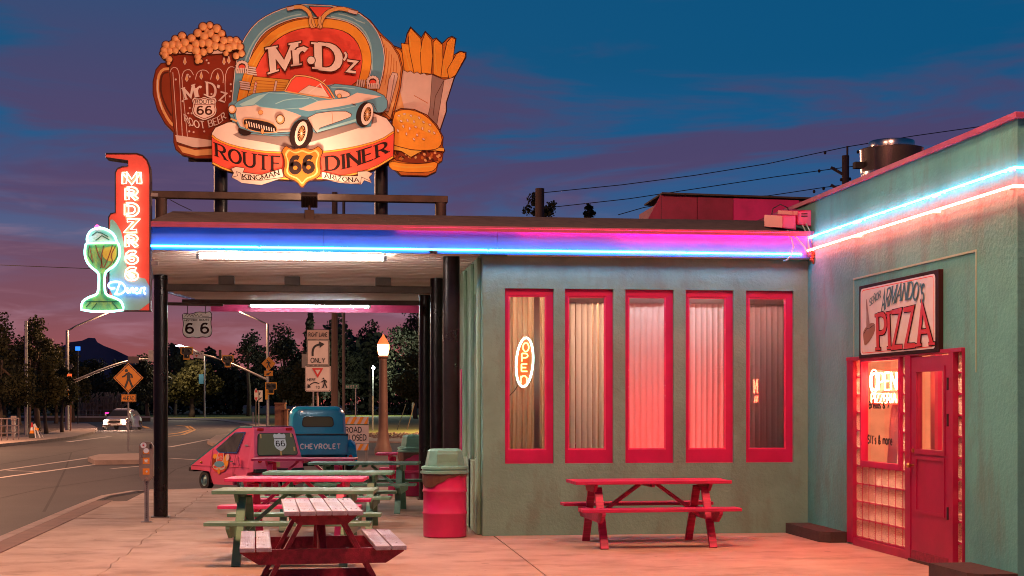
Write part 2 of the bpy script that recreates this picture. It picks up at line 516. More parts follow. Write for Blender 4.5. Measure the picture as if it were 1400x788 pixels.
# ---------------------------------------------------------------- lettering: every glyph is a set of strokes on a unit-high grid
def arc(cx, cy, rx, ry, a0, a1, n=9):
    return [(cx + rx * math.cos(R(a0 + (a1 - a0) * i / n)), cy + ry * math.sin(R(a0 + (a1 - a0) * i / n))) for i in range(n + 1)]
GL = {
 'A': (.84, [[(0, 0), (.42, 1), (.84, 0)], [(.16, .34), (.68, .34)]]),
 'B': (.64, [[(0, 0), (0, 1)], [(0, 1), (.36, 1)] + arc(.36, .76, .24, .24, 90, -90, 6) + [(0, .52)], [(.3, .52)] + arc(.38, .26, .26, .26, 90, -90, 6) + [(0, 0)]]),
 'C': (.72, [arc(.4, .5, .4, .5, 48, 312, 12)]),
 'D': (.72, [[(0, 0), (0, 1)], [(0, 1), (.28, 1)] + arc(.28, .5, .44, .5, 90, -90, 10) + [(0, 0)]]),
 'E': (.58, [[(0, 0), (0, 1)], [(0, 1), (.56, 1)], [(0, .52), (.46, .52)], [(0, 0), (.58, 0)]]),
 'G': (.76, [arc(.4, .5, .4, .5, 48, 350, 12) + [(.78, .42), (.48, .42)]]),
 'H': (.68, [[(0, 0), (0, 1)], [(.68, 0), (.68, 1)], [(0, .5), (.68, .5)]]),
 'I': (.06, [[(.03, 0), (.03, 1)]]),
 'K': (.68, [[(0, 0), (0, 1)], [(.64, 1), (0, .42)], [(.2, .6), (.68, 0)]]),
 'L': (.56, [[(0, 1), (0, 0)], [(0, 0), (.56, 0)]]),
 'M': (.9, [[(0, 0), (.04, 1)], [(.04, 1), (.45, .12), (.86, 1)], [(.86, 1), (.9, 0)]]),
 'N': (.7, [[(0, 0), (0, 1)], [(0, 1), (.7, 0)], [(.7, 0), (.7, 1)]]),
 'O': (.8, [arc(.4, .5, .4, .5, 90, 450, 16)]),
 'P': (.62, [[(0, 0), (0, 1)], [(0, 1), (.34, 1)] + arc(.34, .73, .28, .27, 90, -90, 7) + [(0, .46)]]),
 'R': (.68, [[(0, 0), (0, 1)], [(0, 1), (.34, 1)] + arc(.34, .74, .28, .26, 90, -90, 7) + [(0, .48)], [(.3, .48), (.68, 0)]]),
 'S': (.6, [arc(.31, .74, .27, .26, 30, 250, 8) + arc(.29, .26, .29, .27, 85, -150, 8)]),
 'T': (.7, [[(.35, 0), (.35, 1)], [(0, 1), (.7, 1)]]),
 'U': (.7, [[(0, 1), (0, .34)] + arc(.35, .34, .35, .34, 180, 360, 9) + [(.7, 1)]]),
 'V': (.78, [[(0, 1), (.39, 0), (.78, 1)]]),
 'W': (1.1, [[(0, 1), (.28, 0), (.55, .8), (.82, 0), (1.1, 1)]]),
 'Y': (.74, [[(0, 1), (.37, .48), (.74, 1)], [(.37, .48), (.37, 0)]]),
 'Z': (.66, [[(0, 1), (.66, 1), (0, 0), (.66, 0)]]),
 '6': (.62, [[(.56, .92), (.42, 1), (.2, .98), (.05, .8), (0, .45)] + arc(.31, .3, .31, .3, 180, 520, 12)]),
 '7': (.6, [[(0, 1), (.6, 1), (.2, 0)]]),
 '5': (.6, [[(.56, 1), (.06, 1), (.04, .56)] + arc(.28, .32, .3, .32, 120, -150, 9)]),
 'r': (.42, [[(0, 0), (0, .68)], [(0, .45), (.14, .66), (.3, .7), (.42, .6)]]),
 'n': (.44, [[(0, 0), (0, .68)], [(0, .48), (.12, .66), (.3, .68), (.43, .5), (.44, 0)]]),
 'i': (.05, [[(.02, 0), (.02, .66)], [(.02, .85), (.02, .92)]]),
 'e': (.46, [[(.02, .36), (.46, .38)] + arc(.24, .34, .22, .34, 10, 310, 9)]),
 'o': (.5, [arc(.25, .34, .25, .34, 90, 450, 12)]),
 's': (.4, [arc(.2, .5, .18, .16, 30, 260, 6) + arc(.2, .17, .19, .17, 80, -150, 6)]),
 'm': (.74, [[(0, 0), (0, .68)], [(0, .5), (.1, .66), (.24, .67), (.36, .5), (.36, 0)], [(.36, .5), (.48, .66), (.62, .67), (.74, .5), (.74, 0)]]),
 't': (.36, [[(.14, 1), (.14, .1), (.22, 0), (.36, .02)], [(0, .66), (.34, .66)]]),
 'f': (.36, [[(.36, .98), (.24, 1), (.14, .86), (.14, 0)], [(0, .66), (.32, .66)]]),
 'a': (.46, [arc(.22, .3, .22, .3, 30, 330, 9), [(.45, .62), (.45, 0)]]),
 'd': (.46, [arc(.22, .3, .22, .3, 30, 330, 9), [(.45, 1), (.45, 0)]]),
 'l': (.04, [[(.02, 0), (.02, 1)]]),
 'z': (.52, [[(0, .6), (.5, .6), (0, 0), (.52, 0)]]),
 '.': (.16, [[(.08, .0), (.08, .1)]]),
 "'": (.1, [[(.06, 1.02), (.02, .8)]]),
 '&': (.7, [[(.7, 0), (.12, .72), (.16, .95), (.34, 1), (.46, .84), (.1, .42), (.04, .16), (.2, 0), (.44, .04), (.68, .4)]]),
 '-': (.4, [[(0, .5), (.4, .5)]]),
 ' ': (.3, []),
}
GL['O2'] = GL['O']
def strip(pl, wf, closed):
    n = len(pl)
    L, Rr = [], []
    for i in range(n):
        if closed:
            a, b, c = pl[(i - 1) % n], pl[i], pl[(i + 1) % n]
        else:
            a, b, c = pl[max(i - 1, 0)], pl[i], pl[min(i + 1, n - 1)]
        d1 = (b[0] - a[0], b[1] - a[1]); d2 = (c[0] - b[0], c[1] - b[1])
        l1, l2 = math.hypot(*d1), math.hypot(*d2)
        if l1 < 1e-9: d1, l1 = d2, l2
        if l2 < 1e-9: d2, l2 = d1, l1
        d1 = (d1[0] / l1, d1[1] / l1); d2 = (d2[0] / l2, d2[1] / l2)
        w1, w2 = wf(d1), wf(d2)
        tx, ty = d1[0] + d2[0], d1[1] + d2[1]
        tl = math.hypot(tx, ty)
        if tl < .35: tx, ty, tl = d2[0], d2[1], 1.0
        tx, ty = tx / tl, ty / tl
        k = max(.5, tx * d2[0] + ty * d2[1])
        hw = (w1 + w2) / 4 / k
        L.append((b[0] - ty * hw, b[1] + tx * hw)); Rr.append((b[0] + ty * hw, b[1] - tx * hw))
    return L, Rr
def layout(s, gap):
    x, o = 0.0, []
    for ch in s:
        enye = ch == '~'
        wd, st = GL['N' if enye else ch]
        if enye: st = st + [[(.12, 1.16), (.28, 1.24), (.42, 1.16), (.58, 1.24)]]
        for q in st:
            o.append(([(a + x, b) for a, b in q], ch))
        x += wd + gap
    return o, max(x - gap, .01)
def text(mb, s, f, w=.16, thin=None, serif=0.0, gap=.22, mi=0, k0=0, extra=0.0, fit=True):
    """f(u, v, k) -> world point; u and v run 0..1 over the line of writing"""
    st, W = layout(s, gap)
    thin = w if thin is None else thin
    k = k0
    wf = lambda d: thin + (w - thin) * min(1.0, abs(d[1]) * 1.1) + extra
    for pl, ch in st:
        closed = len(pl) > 8 and math.hypot(pl[0][0] - pl[-1][0], pl[0][1] - pl[-1][1]) < 1e-3
        q = pl[:-1] if closed else pl
        L, Rr = strip(q, wf, closed)
        if not closed and extra:
            pass
        n = len(q)
        vs = [f(a / W, b, k) for a, b in L] + [f(a / W, b, k) for a, b in Rr]
        fs = [(i, i + n, (i + 1) % n + n, (i + 1) % n) for i in range(n if closed else n - 1)]
        mb.add(vs, fs, mi)
        k += .15
        if serif and not closed:
            for e, nb in ((q[0], q[1]), (q[-1], q[-2])):
                dx, dy = e[0] - nb[0], e[1] - nb[1]
                if abs(dy) > abs(dx) * .8 and (e[1] < .05 or e[1] > .95) and ch not in ".'":
                    sw, sh = w * .5 + serif + extra * .5, .07 + extra
                    y0 = e[1] - sh / 2 if e[1] < .5 else e[1] - sh / 2
                    mb.add([f((e[0] - sw) / W, y0, k), f((e[0] + sw) / W, y0, k), f((e[0] + sw) / W, y0 + sh, k), f((e[0] - sw) / W, y0 + sh, k)], [(0, 1, 2, 3)], mi)
                    k += .10
    return k
def lerp_pl(pl, u):
    if len(pl) == 1: return pl[0]
    L = [0.0]
    for a, b in zip(pl, pl[1:]): L.append(L[-1] + math.hypot(b[0] - a[0], b[1] - a[1]))
    d = u * L[-1]
    for i in range(len(pl) - 1):
        if d <= L[i + 1] or i == len(pl) - 2:
            s_ = (d - L[i]) / max(1e-9, L[i + 1] - L[i])
            return (pl[i][0] + (pl[i + 1][0] - pl[i][0]) * s_, pl[i][1] + (pl[i + 1][1] - pl[i][1]) * s_)
def smooth(pl, it=2, closed=False):
    for _ in range(it):
        o = [] if closed else [pl[0]]
        n = len(pl)
        for i in range(n if closed else n - 1):
            a, b = pl[i], pl[(i + 1) % n]
            o.append((a[0] * .75 + b[0] * .25, a[1] * .75 + b[1] * .25)); o.append((a[0] * .25 + b[0] * .75, a[1] * .25 + b[1] * .75))
        if not closed: o.append(pl[-1])
        pl = o
    return pl
def band(bot, top, P):
    def f(u, v, k):
        a, b = lerp_pl(bot, u), lerp_pl(top, u)
        return P(a[0] + (b[0] - a[0]) * v, a[1] + (b[1] - a[1]) * v, k)
    return f
def flat(o, u, v, n, e=.0008):             # o: lower-left corner, u: whole width, v: whole height, n: outward unit normal
    o, u, v, n = Vector(o), Vector(u), Vector(v), Vector(n)
    return lambda a, b, k: o + u * a + v * b + n * (.003 + e * k)
def stroke(mb, pl, w, P, k, mi=0, closed=False):
    L, Rr = strip(pl, lambda d: w, closed)
    n = len(pl)
    mb.add([P(a, b, k) for a, b in L] + [P(a, b, k) for a, b in Rr], [(i, i + n, (i + 1) % n + n, (i + 1) % n) for i in range(n if closed else n - 1)], mi)
def ellp(cx, cy, rx, ry, rot=0, n=18):
    c, s_ = math.cos(R(rot)), math.sin(R(rot))
    return [(cx + rx * math.cos(2 * math.pi * i / n) * c - ry * math.sin(2 * math.pi * i / n) * s_, cy + rx * math.cos(2 * math.pi * i / n) * s_ + ry * math.sin(2 * math.pi * i / n) * c) for i in range(n)]
SHIELD = [(.0, .84), (.1, .97), (.3, .9), (.5, 1), (.7, .9), (.9, .97), (1, .84), (.93, .66), (1, .42), (.92, .2), (.7, .08), (.5, 0), (.3, .08), (.08, .2), (0, .42), (.07, .66)]
# ================================================================ SETTING
XF, XR, YF = 1.94, 6.03, 18.13             # diner: left corner, inner corner, front wall
m_['asphalt'] = M('asphalt', (.042, .035, .035), .72, var=.35, vs=.35, bump=.5, bs=60, bdist=.01, stain=(.030, .024, .024), sts=.25, stlo=.5, stsc=(1, .35, 1))
m_['concrete'] = M('concrete', (.42, .29, .22), .72, var=.16, vs=1.6, bump=.25, bs=70, bdist=.006, spots=((2.1, .045, (.09, .06, .05)), (1.3, .07, (.20, .13, .10)), (5.0, .07, (.22, .14, .11))), stain=(.25, .16, .12), sts=1.3, stlo=.50, stsc=(1, 1.6, 1), rvar=.1)
m_['kerb'] = M('kerb_concrete', (.34, .25, .21), .8, var=.25, vs=3, bump=.4, bs=30, stain=(.2, .14, .12), sts=4, stlo=.58)
m_['brownstrip'] = M('brown_paving', (.20, .11, .085), .8, var=.2, vs=4, bump=.3, bs=50)
m_['dirt'] = M('dirt', (.13, .085, .06), .95, var=.4, vs=.6, bump=.5, bs=4, bdist=.05)
m_['grass'] = M('park_grass', (.12, .13, .022), .9, var=.4, vs=.12, bump=.8, bs=3, bdist=.06, col2=(.19, .16, .03))
m_['roadline'] = M('road_line_white', (.55, .47, .42), .7, var=.35, vs=5)
m_['roadyellow'] = M('road_line_yellow', (.55, .27, .04), .7, var=.35, vs=5)
m_['hill'] = M('hill_rock_hazed', (.16, .15, .22), .95, var=.3, vs=.01)  # blue-mauve distance haze put into the hill colour
m_['gap'] = M('joint_dirt', (.07, .045, .035), .95)
m_['block'] = M('brown_block', (.055, .030, .026), .8, var=.3, vs=8, bump=.5, bs=60)

g = MB().box((-2500, -400, -.6), (2500, 3500, -.22)).build('ground', m_['dirt']); tag(g, kind='structure')
a = MB().box((-120, -60, -.21), (110, 320, -.13)).build('road', m_['asphalt']); tag(a, kind='structure')
KP = [(-3.88, -12), (-3.88, 25), (-3.86, 26.8), (-3.72, 28), (-3.35, 28.75), (-2.8, 29.0), (-2, 29.0), (1.5, 28.95), (30, 28.95)]
sw = MB()
sw.prism([(x, y, -.035) for x, y in [(q[0] + .15 if i < 4 else q[0], q[1] if i < 4 else q[1] - .15) for i, q in enumerate(KP)] + [(30, -12)]], (0, 0, -.15))
sw = tag(sw.build('sidewalk', m_['gap']), kind='structure')
# slabs with open joints
xs = [-3.44, -2.08, 2.08, 6.3, 10.5]
ys = [-8, -3.8, .4, 4.6, 8.8, 13.0, 17.3, 21.6, 25.4, 28.8]
jit = random.Random(3)
for i in range(len(xs) - 1):
    for j in range(len(ys) - 1):
        g_ = .009
        x0, x1, y0, y1 = xs[i] + g_, xs[i + 1] - g_, ys[j] + g_, ys[j + 1] - g_
        if i == 0 and j == 8: x0 = -3.2
        dz = jit.uniform(-.002, .002)
        mb = MB()
        if i in (0, 1):                    # the wandering crack between the first two rows of slabs
            n = 14
            e = [(xs[1] + .035 * math.sin(k * 1.9 + j) * math.sin(k * .7) + (.005 if i else -.005), y0 + (y1 - y0) * k / n) for k in range(n + 1)]
            rng = [(-2.08 + (q[0] + 2.08) * (1 if 0 < k < n else 0) + 0, q[1]) for k, q in enumerate(e)]
            pts = ([(x0, y0)] + rng + [(x0, y1)]) if i == 0 else (rng[::-1] + [(x1, y0), (x1, y1)])
            mb.prism([(q[0], q[1], 0 + dz) for q in pts], (0, 0, -.033))
        else:
            mb.box((x0, y0, -.033), (x1, y1, dz))
        mb.build('pavement_slab', m_['concrete'], sw)
bs_ = MB()
for k in range(12):
    bs_ = MB().box((-3.725, -8 + k * 2.8, -.033), (-3.452, -8 + k * 2.8 + 2.79, -.001))
    bs_.build('edging_strip', m_['brownstrip'], sw)
# kerb stones
def along(P, step):
    o, rest = [Vector(P[0])], 0.0
    for a_, b_ in zip(P, P[1:]):
        a_, b_ = Vector(a_), Vector(b_)
        L = (b_ - a_).length
        d = step - rest
        while d < L:
            o.append(a_ + (b_ - a_) * d / L); d += step
        rest = L - (d - step)
    o.append(Vector(P[-1]))
    return o
kp = along([(x, y, 0) for x, y in KP], 1.5)
for a_, b_ in zip(kp, kp[1:]):
    d = (b_ - a_)
    if d.length < .05: continue
    n = Vector((-d.y, d.x, 0)).normalized() * -.15
    u = d.normalized() * .006
    MB().prism([a_ + u, b_ - u, b_ - u + n, a_ + u + n], (0, 0, -.2)).build('kerb_stone', m_['kerb'], sw)

def sheet(name, pix, z, mat, kind='structure', thick=.1, parent=None):
    o = MB().prism([G(a_, b_, z) for a_, b_ in pix], (0, 0, -thick)).build(name, mat, parent)
    if parent is None: tag(o, kind=kind)
    return o
sheet('far_sidewalk', [(-250, 624), (0, 607), (60, 601.5), (100, 597), (128, 590.5), (134, 585), (120, 579), (60, 576), (-250, 576)], 0.0, m_['kerb'], thick=.2)
sheet('verge', [(-250, 604), (0, 596), (60, 592), (84, 587), (96, 580), (60, 573), (-250, 573)], 0.012, m_['dirt'], thick=.2)
mi_ = sheet('median_island', [(120, 625), (136, 621), (211, 619.5), (211, 628.5), (130, 629.5)], 0.0, m_['kerb'], thick=.2)
sheet('corner_island', [(283, 603), (296, 595), (360, 587), (420, 583), (470, 587), (470, 613), (345, 612), (290, 606)], 0.0, m_['kerb'], thick=.2)
gr = MB()
fe = [G(q[0], q[1], -.1) for q in [(150, 569.5), (300, 572), (345, 576), (376, 583), (420, 590), (500, 596), (640, 600)]]
gr.prism(fe + [Vector((200, 75, -.1)), Vector((200, 560, -.1)), Vector((-220, 560, -.1)), G(40, 568, -.1)], (0, 0, -.05))
tag(gr.build('park_grass', m_['grass']), 'mown grass of the park across the intersection', 'grass', kind='stuff')
fp = MB()
f0 = [(150, 570), (300, 572.5), (345, 576.5), (376, 583.5), (420, 590.5), (500, 596.5), (640, 600.5)]
f1 = [(150, 571.5), (298, 574.5), (338, 579.5), (366, 588), (410, 597), (500, 603), (640, 606)]
fp.prism([G(q[0], q[1], -.06) for q in f0] + [G(q[0], q[1], -.06) for q in f1[::-1]], (0, 0, -.12))
tag(fp.build('footpath', m_['kerb']), kind='structure')
def gline(pl, wd, z=-.126, mat='roadline'):
    P = [G(q[0], q[1], z) for q in pl]
    mb = MB()
    L, Rr = strip([(q.x, q.y) for q in P], lambda d: wd, False)
    n = len(P)
    mb.add([(q[0], q[1], z) for q in L] + [(q[0], q[1], z) for q in Rr], [(i, i + n, i + n + 1, i + 1) for i in range(n - 1)])
    tag(mb.build('road_marking', m_[mat]), kind='structure')
gline([(-60, 651), (0, 643.3), (100, 629.3), (122, 626)], .16)
gline([(-60, 659), (0, 653.2), (60, 645), (120, 636.5), (182, 628.8)], .16)
gline([(10, 643.5), (55, 645)], .14)
gline([(152, 641), (192, 637.5)], .14)
gline([(231, 611.5), (258, 606.5), (288, 600.5)], .2)
gline([(231, 626.5), (270, 629)], .16)
gline([(92, 604.5), (150, 597)], .3)
for x0, x1 in ((236, 246), (253, 262), (275, 285), (294, 304)): gline([(x0, 585.6), (x1, 585.6)], .5)
gline([(143, 589.5), (178, 588.3), (208, 587.6)], .5)
gline([(185, 581), (196, 583), (203, 586)], .35, mat='roadyellow')
gline([(229, 594), (246, 592), (262, 587.5), (255, 583), (240, 581.5)], .25, mat='roadyellow')
gline([(229, 597), (250, 594.5), (266, 588), (258, 582.5)], .25, mat='roadyellow')
gline([(-40, 690), (60, 668), (150, 655), (240, 640)], .05, -.1275, 'dark')
gline([(60, 700), (75, 672), (90, 640), (98, 618)], .05, -.1275, 'dark')
gline([(-30, 640), (80, 622), (130, 612), (200, 606)], .07, -.1275, 'dark')
gline([(215, 660), (240, 642), (270, 632)], .05, -.1275, 'dark')
# mesa on the skyline
hz = MB()
prof = [(60, 520), (72, 480), (96, 468), (112, 466), (121, 462), (130, 462.5), (133, 468), (142, 473), (158, 479), (185, 492), (230, 508), (300, 520)]
hz.prism([atZ(q[0], q[1], 2400) for q in prof] + [atZ(300, 560, 2400), atZ(60, 560, 2400)], GZ(180, 2900) - GZ(180, 2400))
tag(hz.build('mesa_hill', m_['hill']), kind='structure')

# ================================================================ DINER BUILDING with its canopy
dn = thing('diner_building', 'mint stuccoed diner with long metal canopy on black posts', 'building', (XF, YF, 0))
zb, zt = .876, 3.016
WX = [(690.5, 757), (772.5, 838.5), (855, 921), (937.5, 1003), (1020, 1085)]
wins = [(onY(a_, 552, YF).x, onY(b_, 552, YF).x) for a_, b_ in WX]
wl = MB()
wl.holes((XF, YF, 0), (1, 0, 0), (0, 0, 1), (0, .2, 0), XR - XF - .002, 3.62, [(a_ - XF, b_ - XF, zb, zt) for a_, b_ in wins])
wl.build('front_wall', m_['stucco'], dn)
sd_ = MB()
SW = [(18.50, 19.12), (19.42, 20.05)]
sd_.holes((XF + .001, YF + .201, 0), (0, 1, 0), (0, 0, 1), (.2, 0, 0), 9.4, 3.62, [(a_ - YF - .201, b_ - YF - .201, .92, 3.0) for a_, b_ in SW] + [(20.65 - YF - .201, 21.6 - YF - .201, 0.0, 2.1)])
sd_.build('side_wall', m_['stucco_side'], dn)
pl_ = MB()
for a_, b_ in ((18.33, 18.47), (19.15, 19.39), (20.08, 20.3)): pl_.box((XF - .05, a_, 0), (XF, b_, 3.40))
pl_.box((XF - .05, 18.47, 0), (XF, 20.3, .90))
pl_.build('pilaster', m_['stucco_side'], dn, bevel=.01)
MB().box((XF + .21, 27.3, 0), (XR + 3, 27.5, 3.62)).build('rear_wall', m_['stucco_side'], dn)
rm = MB()
rm.box((XF + .21, 23.0, .02), (XR - .02, 23.1, 3.3)); rm.box((XR - .1, YF + .21, .02), (XR - .02, 23, 3.3)); rm.box((XF + .21, YF + .21, 3.3), (XR - .02, 23, 3.4))
rm.box((5.13, YF + .36, .02), (5.19, 23, 3.3)); rm.box((3.60, YF + .36, .02), (3.66, 23, 3.3))  # added partitions stop lamp light crossing between neighbouring windows
rm.build('room_walls_and_partitions', m_['room'], dn)
MB().box((XF + .21, YF + .21, .0), (XR - .02, 23, .03)).build('room_floor', M('diner_floor', (.25, .15, .12), .3), dn)
m_['lampwarm'] = EM('ceiling_lamp_warm', (1.0, .66, .44), 66)
for x_ in (2.5, 3.2): MB().box((x_ - .2, 19.3, 3.24), (x_ + .2, 19.7, 3.29)).build('ceiling_lamp', m_['lampwarm'], dn)
m_['lampcool'] = EM('ceiling_lamp_cool', (.85, .88, 1.0), 26)
for x_ in (4.02, 4.75): MB().box((x_ - .3, YF + .62, 3.24), (x_ + .3, YF + .80, 3.29)).build('ceiling_lamp', m_['lampcool'], dn)
MB().box((5.35, YF + .8, 3.24), (5.75, YF + .95, 3.29)).build('ceiling_lamp', EM('ceiling_lamp_rose', (1.0, .50, .50), 34), dn)
m_['blind_glow'] = EM('added_red_glow', (1.0, .10, .09), 13)
for x_ in (3.70, 4.42): MB().box((x_, YF + 1.50, .35), (x_ + .69, YF + 1.53, 1.5)).build('added_glow_panel', m_['blind_glow'], dn)  # unseen panels added to glow red through the blinds
MB().box((3.68, YF + 1.6, .03), (5.1, YF + 1.9, 1.6)).build('booth_back', m_['red'], dn, bevel=.02)
ct = MB(); ct.box((2.4, 20.6, .03), (4.9, 21.2, 1.05)); ct.build('counter', m_['red'], dn, bevel=.02)
slat_me = None
RIN = YF + .045
for wi, (a_, b_) in enumerate(wins):
    wn = MB()
    sw_, tw, bw, rw = .045, .085, .165, .085
    wn.holes((a_, RIN, zb), (1, 0, 0), (0, 0, 1), (0, .06, 0), b_ - a_, zt - zb, [(sw_, b_ - a_ - rw, bw, zt - zb - tw)])
    wo = wn.build('window', m_['red'], dn, bevel=.004)
    bd = MB()
    x0, x1, z0, z1 = a_ + sw_, b_ - rw, zb + bw, zt - tw
    for p0, p1 in (((x0, RIN + .012, z0), (x1, RIN + .03, z0 + .018)), ((x0, RIN + .012, z1 - .018), (x1, RIN + .03, z1)), ((x0, RIN + .012, z0 + .018), (x0 + .018, RIN + .03, z1 - .018)), ((x1 - .018, RIN + .012, z0 + .018), (x1, RIN + .03, z1 - .018))):
        bd.box(p0, p1)
    bd.build('glazing_bead', m_['pink'], wo)
    MB().poly([(x0 + .002, RIN + .035, z0), (x1 - .002, RIN + .035, z0), (x1 - .002, RIN + .035, z1), (x0 + .002, RIN + .035, z1)]).build('pane', m_['glass'], wo)
    if wi == 0:
        cu = MB()
        n = 60
        vs = []
        for i in range(n + 1):
            x_ = x0 - .05 + (x1 - x0 + .1) * i / n
            y_ = RIN + .24 + .035 * math.sin(i * .95) + .02 * math.sin(i * .37 + 1)
            vs += [(x_, y_, z0 - .1), (x_ + .01 * math.sin(i), y_ + .012 * math.sin(i * .5), z1 + .05)]
        cu.add(vs, [(2 * i, 2 * i + 2, 2 * i + 3, 2 * i + 1) for i in range(n)])
        cu.build('curtain', m_['curtain'], wo, smooth=True)
        bl = MB(); bl.box((x1 - .13, RIN + .15, z0), (x1 - .06, RIN + .16, z1)); bl.build('blind_slat', m_['blind'], wo)
    else:
        ns = 8
        wdt = (x1 - x0 + .10) / ns
        ang = [0, R(34), R(16), R(12), R(10)][wi]
        first = None
        for k in range(ns):
            cx = x0 - .02 + wdt * (k + .5) - ORG[wo.name].x
            p_ = (cx, RIN + .14 - ORG[wo.name].y, 0)
            if first is None:
                mb = MB()
                hw = wdt * .60
                pr = [(-hw, .008), (-hw / 2, -.004), (0, -.008), (hw / 2, -.004), (hw, .008)]
                mb.add([(q[0], q[1], z0 - .05) for q in pr] + [(q[0], q[1], z1 - .045) for q in pr], [(i, i + 1, i + 6, i + 5) for i in range(4)])
                first = MB.build(mb, 'blind_slat', m_['blind'])
                first.parent = wo; first.location = p_; first.rotation_euler = (0, 0, ang)
            else:
                inst(first, wo, p_, (0, 0, ang + R(jit.uniform(-7, 7))))
        vl = MB(); vl.box((x0, RIN + .10, z1 - .075), (x1, RIN + .19, z1 + .02)); vl.build('head_rail', m_['blind'], wo)
# side windows and door
for a_, b_ in SW:
    mb = MB(); mb.holes((XF + .03, a_, .92), (0, 1, 0), (0, 0, 1), (.05, 0, 0), b_ - a_, 2.08, [(.07, b_ - a_ - .07, .09, 1.99)])
    so_ = mb.build('window', m_['pink'], dn, bevel=.004)
    MB().poly([(XF + .055, a_ + .07, 1.01), (XF + .055, b_ - .07, 1.01), (XF + .055, b_ - .07, 2.91), (XF + .055, a_ + .07, 2.91)]).build('pane', m_['darkglass'], so_)
    MB().poly([(XF + .12, a_ + .05, .95), (XF + .12, b_ - .05, .95), (XF + .12, b_ - .05, 2.95), (XF + .12, a_ + .05, 2.95)]).build('window_shade', m_['coral'], so_)
mb = MB(); mb.box((XF - .03, 20.66, .02), (XF + .03, 21.59, 2.09)); dd = mb.build('door', m_['pink'], dn, bevel=.01)
mb = MB(); mb.ell((XF - .07, 20.75, 1.02), .03); mb.build('door_knob', m_['chrome'], dd, smooth=True)

# canopy: ceiling, roof, fascia
YC = 17.95
CP = [(-2.03, YC), (-2.42, 21.9), (-2.5, 25.0), (-2.02, 28.0), (XF + 4.0, 28.0), (XR - .004, YC)]
cm = MB()
# corrugated ceiling, ribs along x
per = .235
y_ = YC + .03
def cxl(y):
    for (xa, ya), (xb, yb) in zip(CP[:4], CP[1:4]):
        if ya <= y <= yb: return xa + (xb - xa) * (y - ya) / (yb - ya)
    return -2.03
prev = []
rows = []
while y_ < 27.95:
    for dy, dz in ((0, 0), (.06, 0), (.075, .055), (.22, .055)):
        yy = min(y_ + dy, 27.97)
        rows.append((yy, 3.435 + dz))
    y_ += per
vs = []
for yy, zz in rows: vs += [(cxl(yy) + .02, yy, zz), (XF + .24 if yy > YF + .25 else XR - .02, yy, zz)]
cm.add(vs, [(2 * i, 2 * i + 1, 2 * i + 3, 2 * i + 2) for i in range(len(rows) - 1)])
cm.build('corrugated_ceiling', m_['ceil'], dn)
rf = MB()
RY, RZ = 19.25, 4.03
edge = [(-2.06, YC - .02, 3.722), (XR - .02, YC - .02, 3.722)]
rf.add([(-2.06, YC - .02, 3.722), (XR - .02, YC - .02, 3.722), (XR - .02, RY, RZ), (-1.86, RY, RZ), (-2.53, 25, 3.722), (-2.05, 28.05, 3.722), (-1.7, 27, RZ), (-2.1, 25, RZ), (7.0, 27, RZ), (7.2, 28.05, 3.722), (-2.45, 21.9, 3.722), (-2.1, 21.9, RZ)],
       [(0, 1, 2, 3), (10, 0, 3, 11), (4, 10, 11, 7), (5, 4, 7, 6), (9, 5, 6, 8), (3, 2, 8, 6, 7, 11)])
rf.build('roof', m_['roof'], dn)
fb = MB()
def fas(a_, b_, z0=3.41, z1=3.712, th=.03, mbx=None):
    d = Vector((b_[0] - a_[0], b_[1] - a_[1], 0)).normalized()
    n = Vector((d.y, -d.x, 0)) * th
    A, B = Vector((a_[0], a_[1], z0)), Vector((b_[0], b_[1], z0))
    mbx.add([A, B, B - n, A - n, A + Vector((0, 0, z1 - z0)), B + Vector((0, 0, z1 - z0)), B - n + Vector((0, 0, z1 - z0)), A - n + Vector((0, 0, z1 - z0))], [(0, 3, 2, 1), (4, 5, 6, 7), (0, 1, 5, 4), (1, 2, 6, 5), (2, 3, 7, 6), (3, 0, 4, 7)])
fl = [-2.03, .02, 2.1, 4.15, XR - .006]
for a_, b_ in zip(fl, fl[1:]):
    f2 = MB(); fas((a_ + .001, YC), (b_ - .001, YC), mbx=f2); f2.build('fascia_board', m_['fascia'], dn)
for a_, b_ in zip(CP[1:4], CP[0:3]):
    f2 = MB(); fas(a_, b_, mbx=f2); f2.build('fascia_board', m_['fascia'], dn)
f2 = MB(); f2.box((-2.02, 27.97, 3.30), (5.9, 28.0, 3.71)); f2.build('rear_fascia', m_['pink'], dn)  # pink bounce light on this inner face is put into the colour
tr = MB()
for a_, b_ in zip(fl, fl[1:]):
    tr.box((a_, YC - .085, 3.712), (b_ - .002, YC - .001, 3.735))
tr.build('drip_edge', m_['mauve'], dn)
tr2 = MB(); tr2.box((XF + .3, YC + .03, 3.405), (XR - .01, YF - .002, 3.43)); tr2.build('soffit_strip', m_['ceil'], dn)
POSTS = [((-2.27, 21.76), 3.43, .1), ((1.60, 18.62), 3.44, .105), ((1.66, 21.8), 3.43, .095), ((1.72, 25.2), 3.43, .102), ((-2.3, 25.6), 3.43, .05)]
for (x_, yy), h_, r_ in POSTS[:4]:
    mb = MB(); mb.cyl((x_, yy, 0), (x_, yy, h_), r_, n=24)
    po = mb.build('post', m_['post'], dn, smooth='auto')
    mb = MB(); mb.box((x_ - r_ * 1.25, yy - r_ * 1.25, .001), (x_ + r_ * 1.25, yy + r_ * 1.25, .014)); mb.build('base_plate', m_['post'], po)
mb = MB(); mb.beam((-2.27, 21.76, 3.26), (1.66, 21.8, 3.26), .10, .10); bo = mb.build('cross_beam', m_['beam'], dn, bevel=.006)
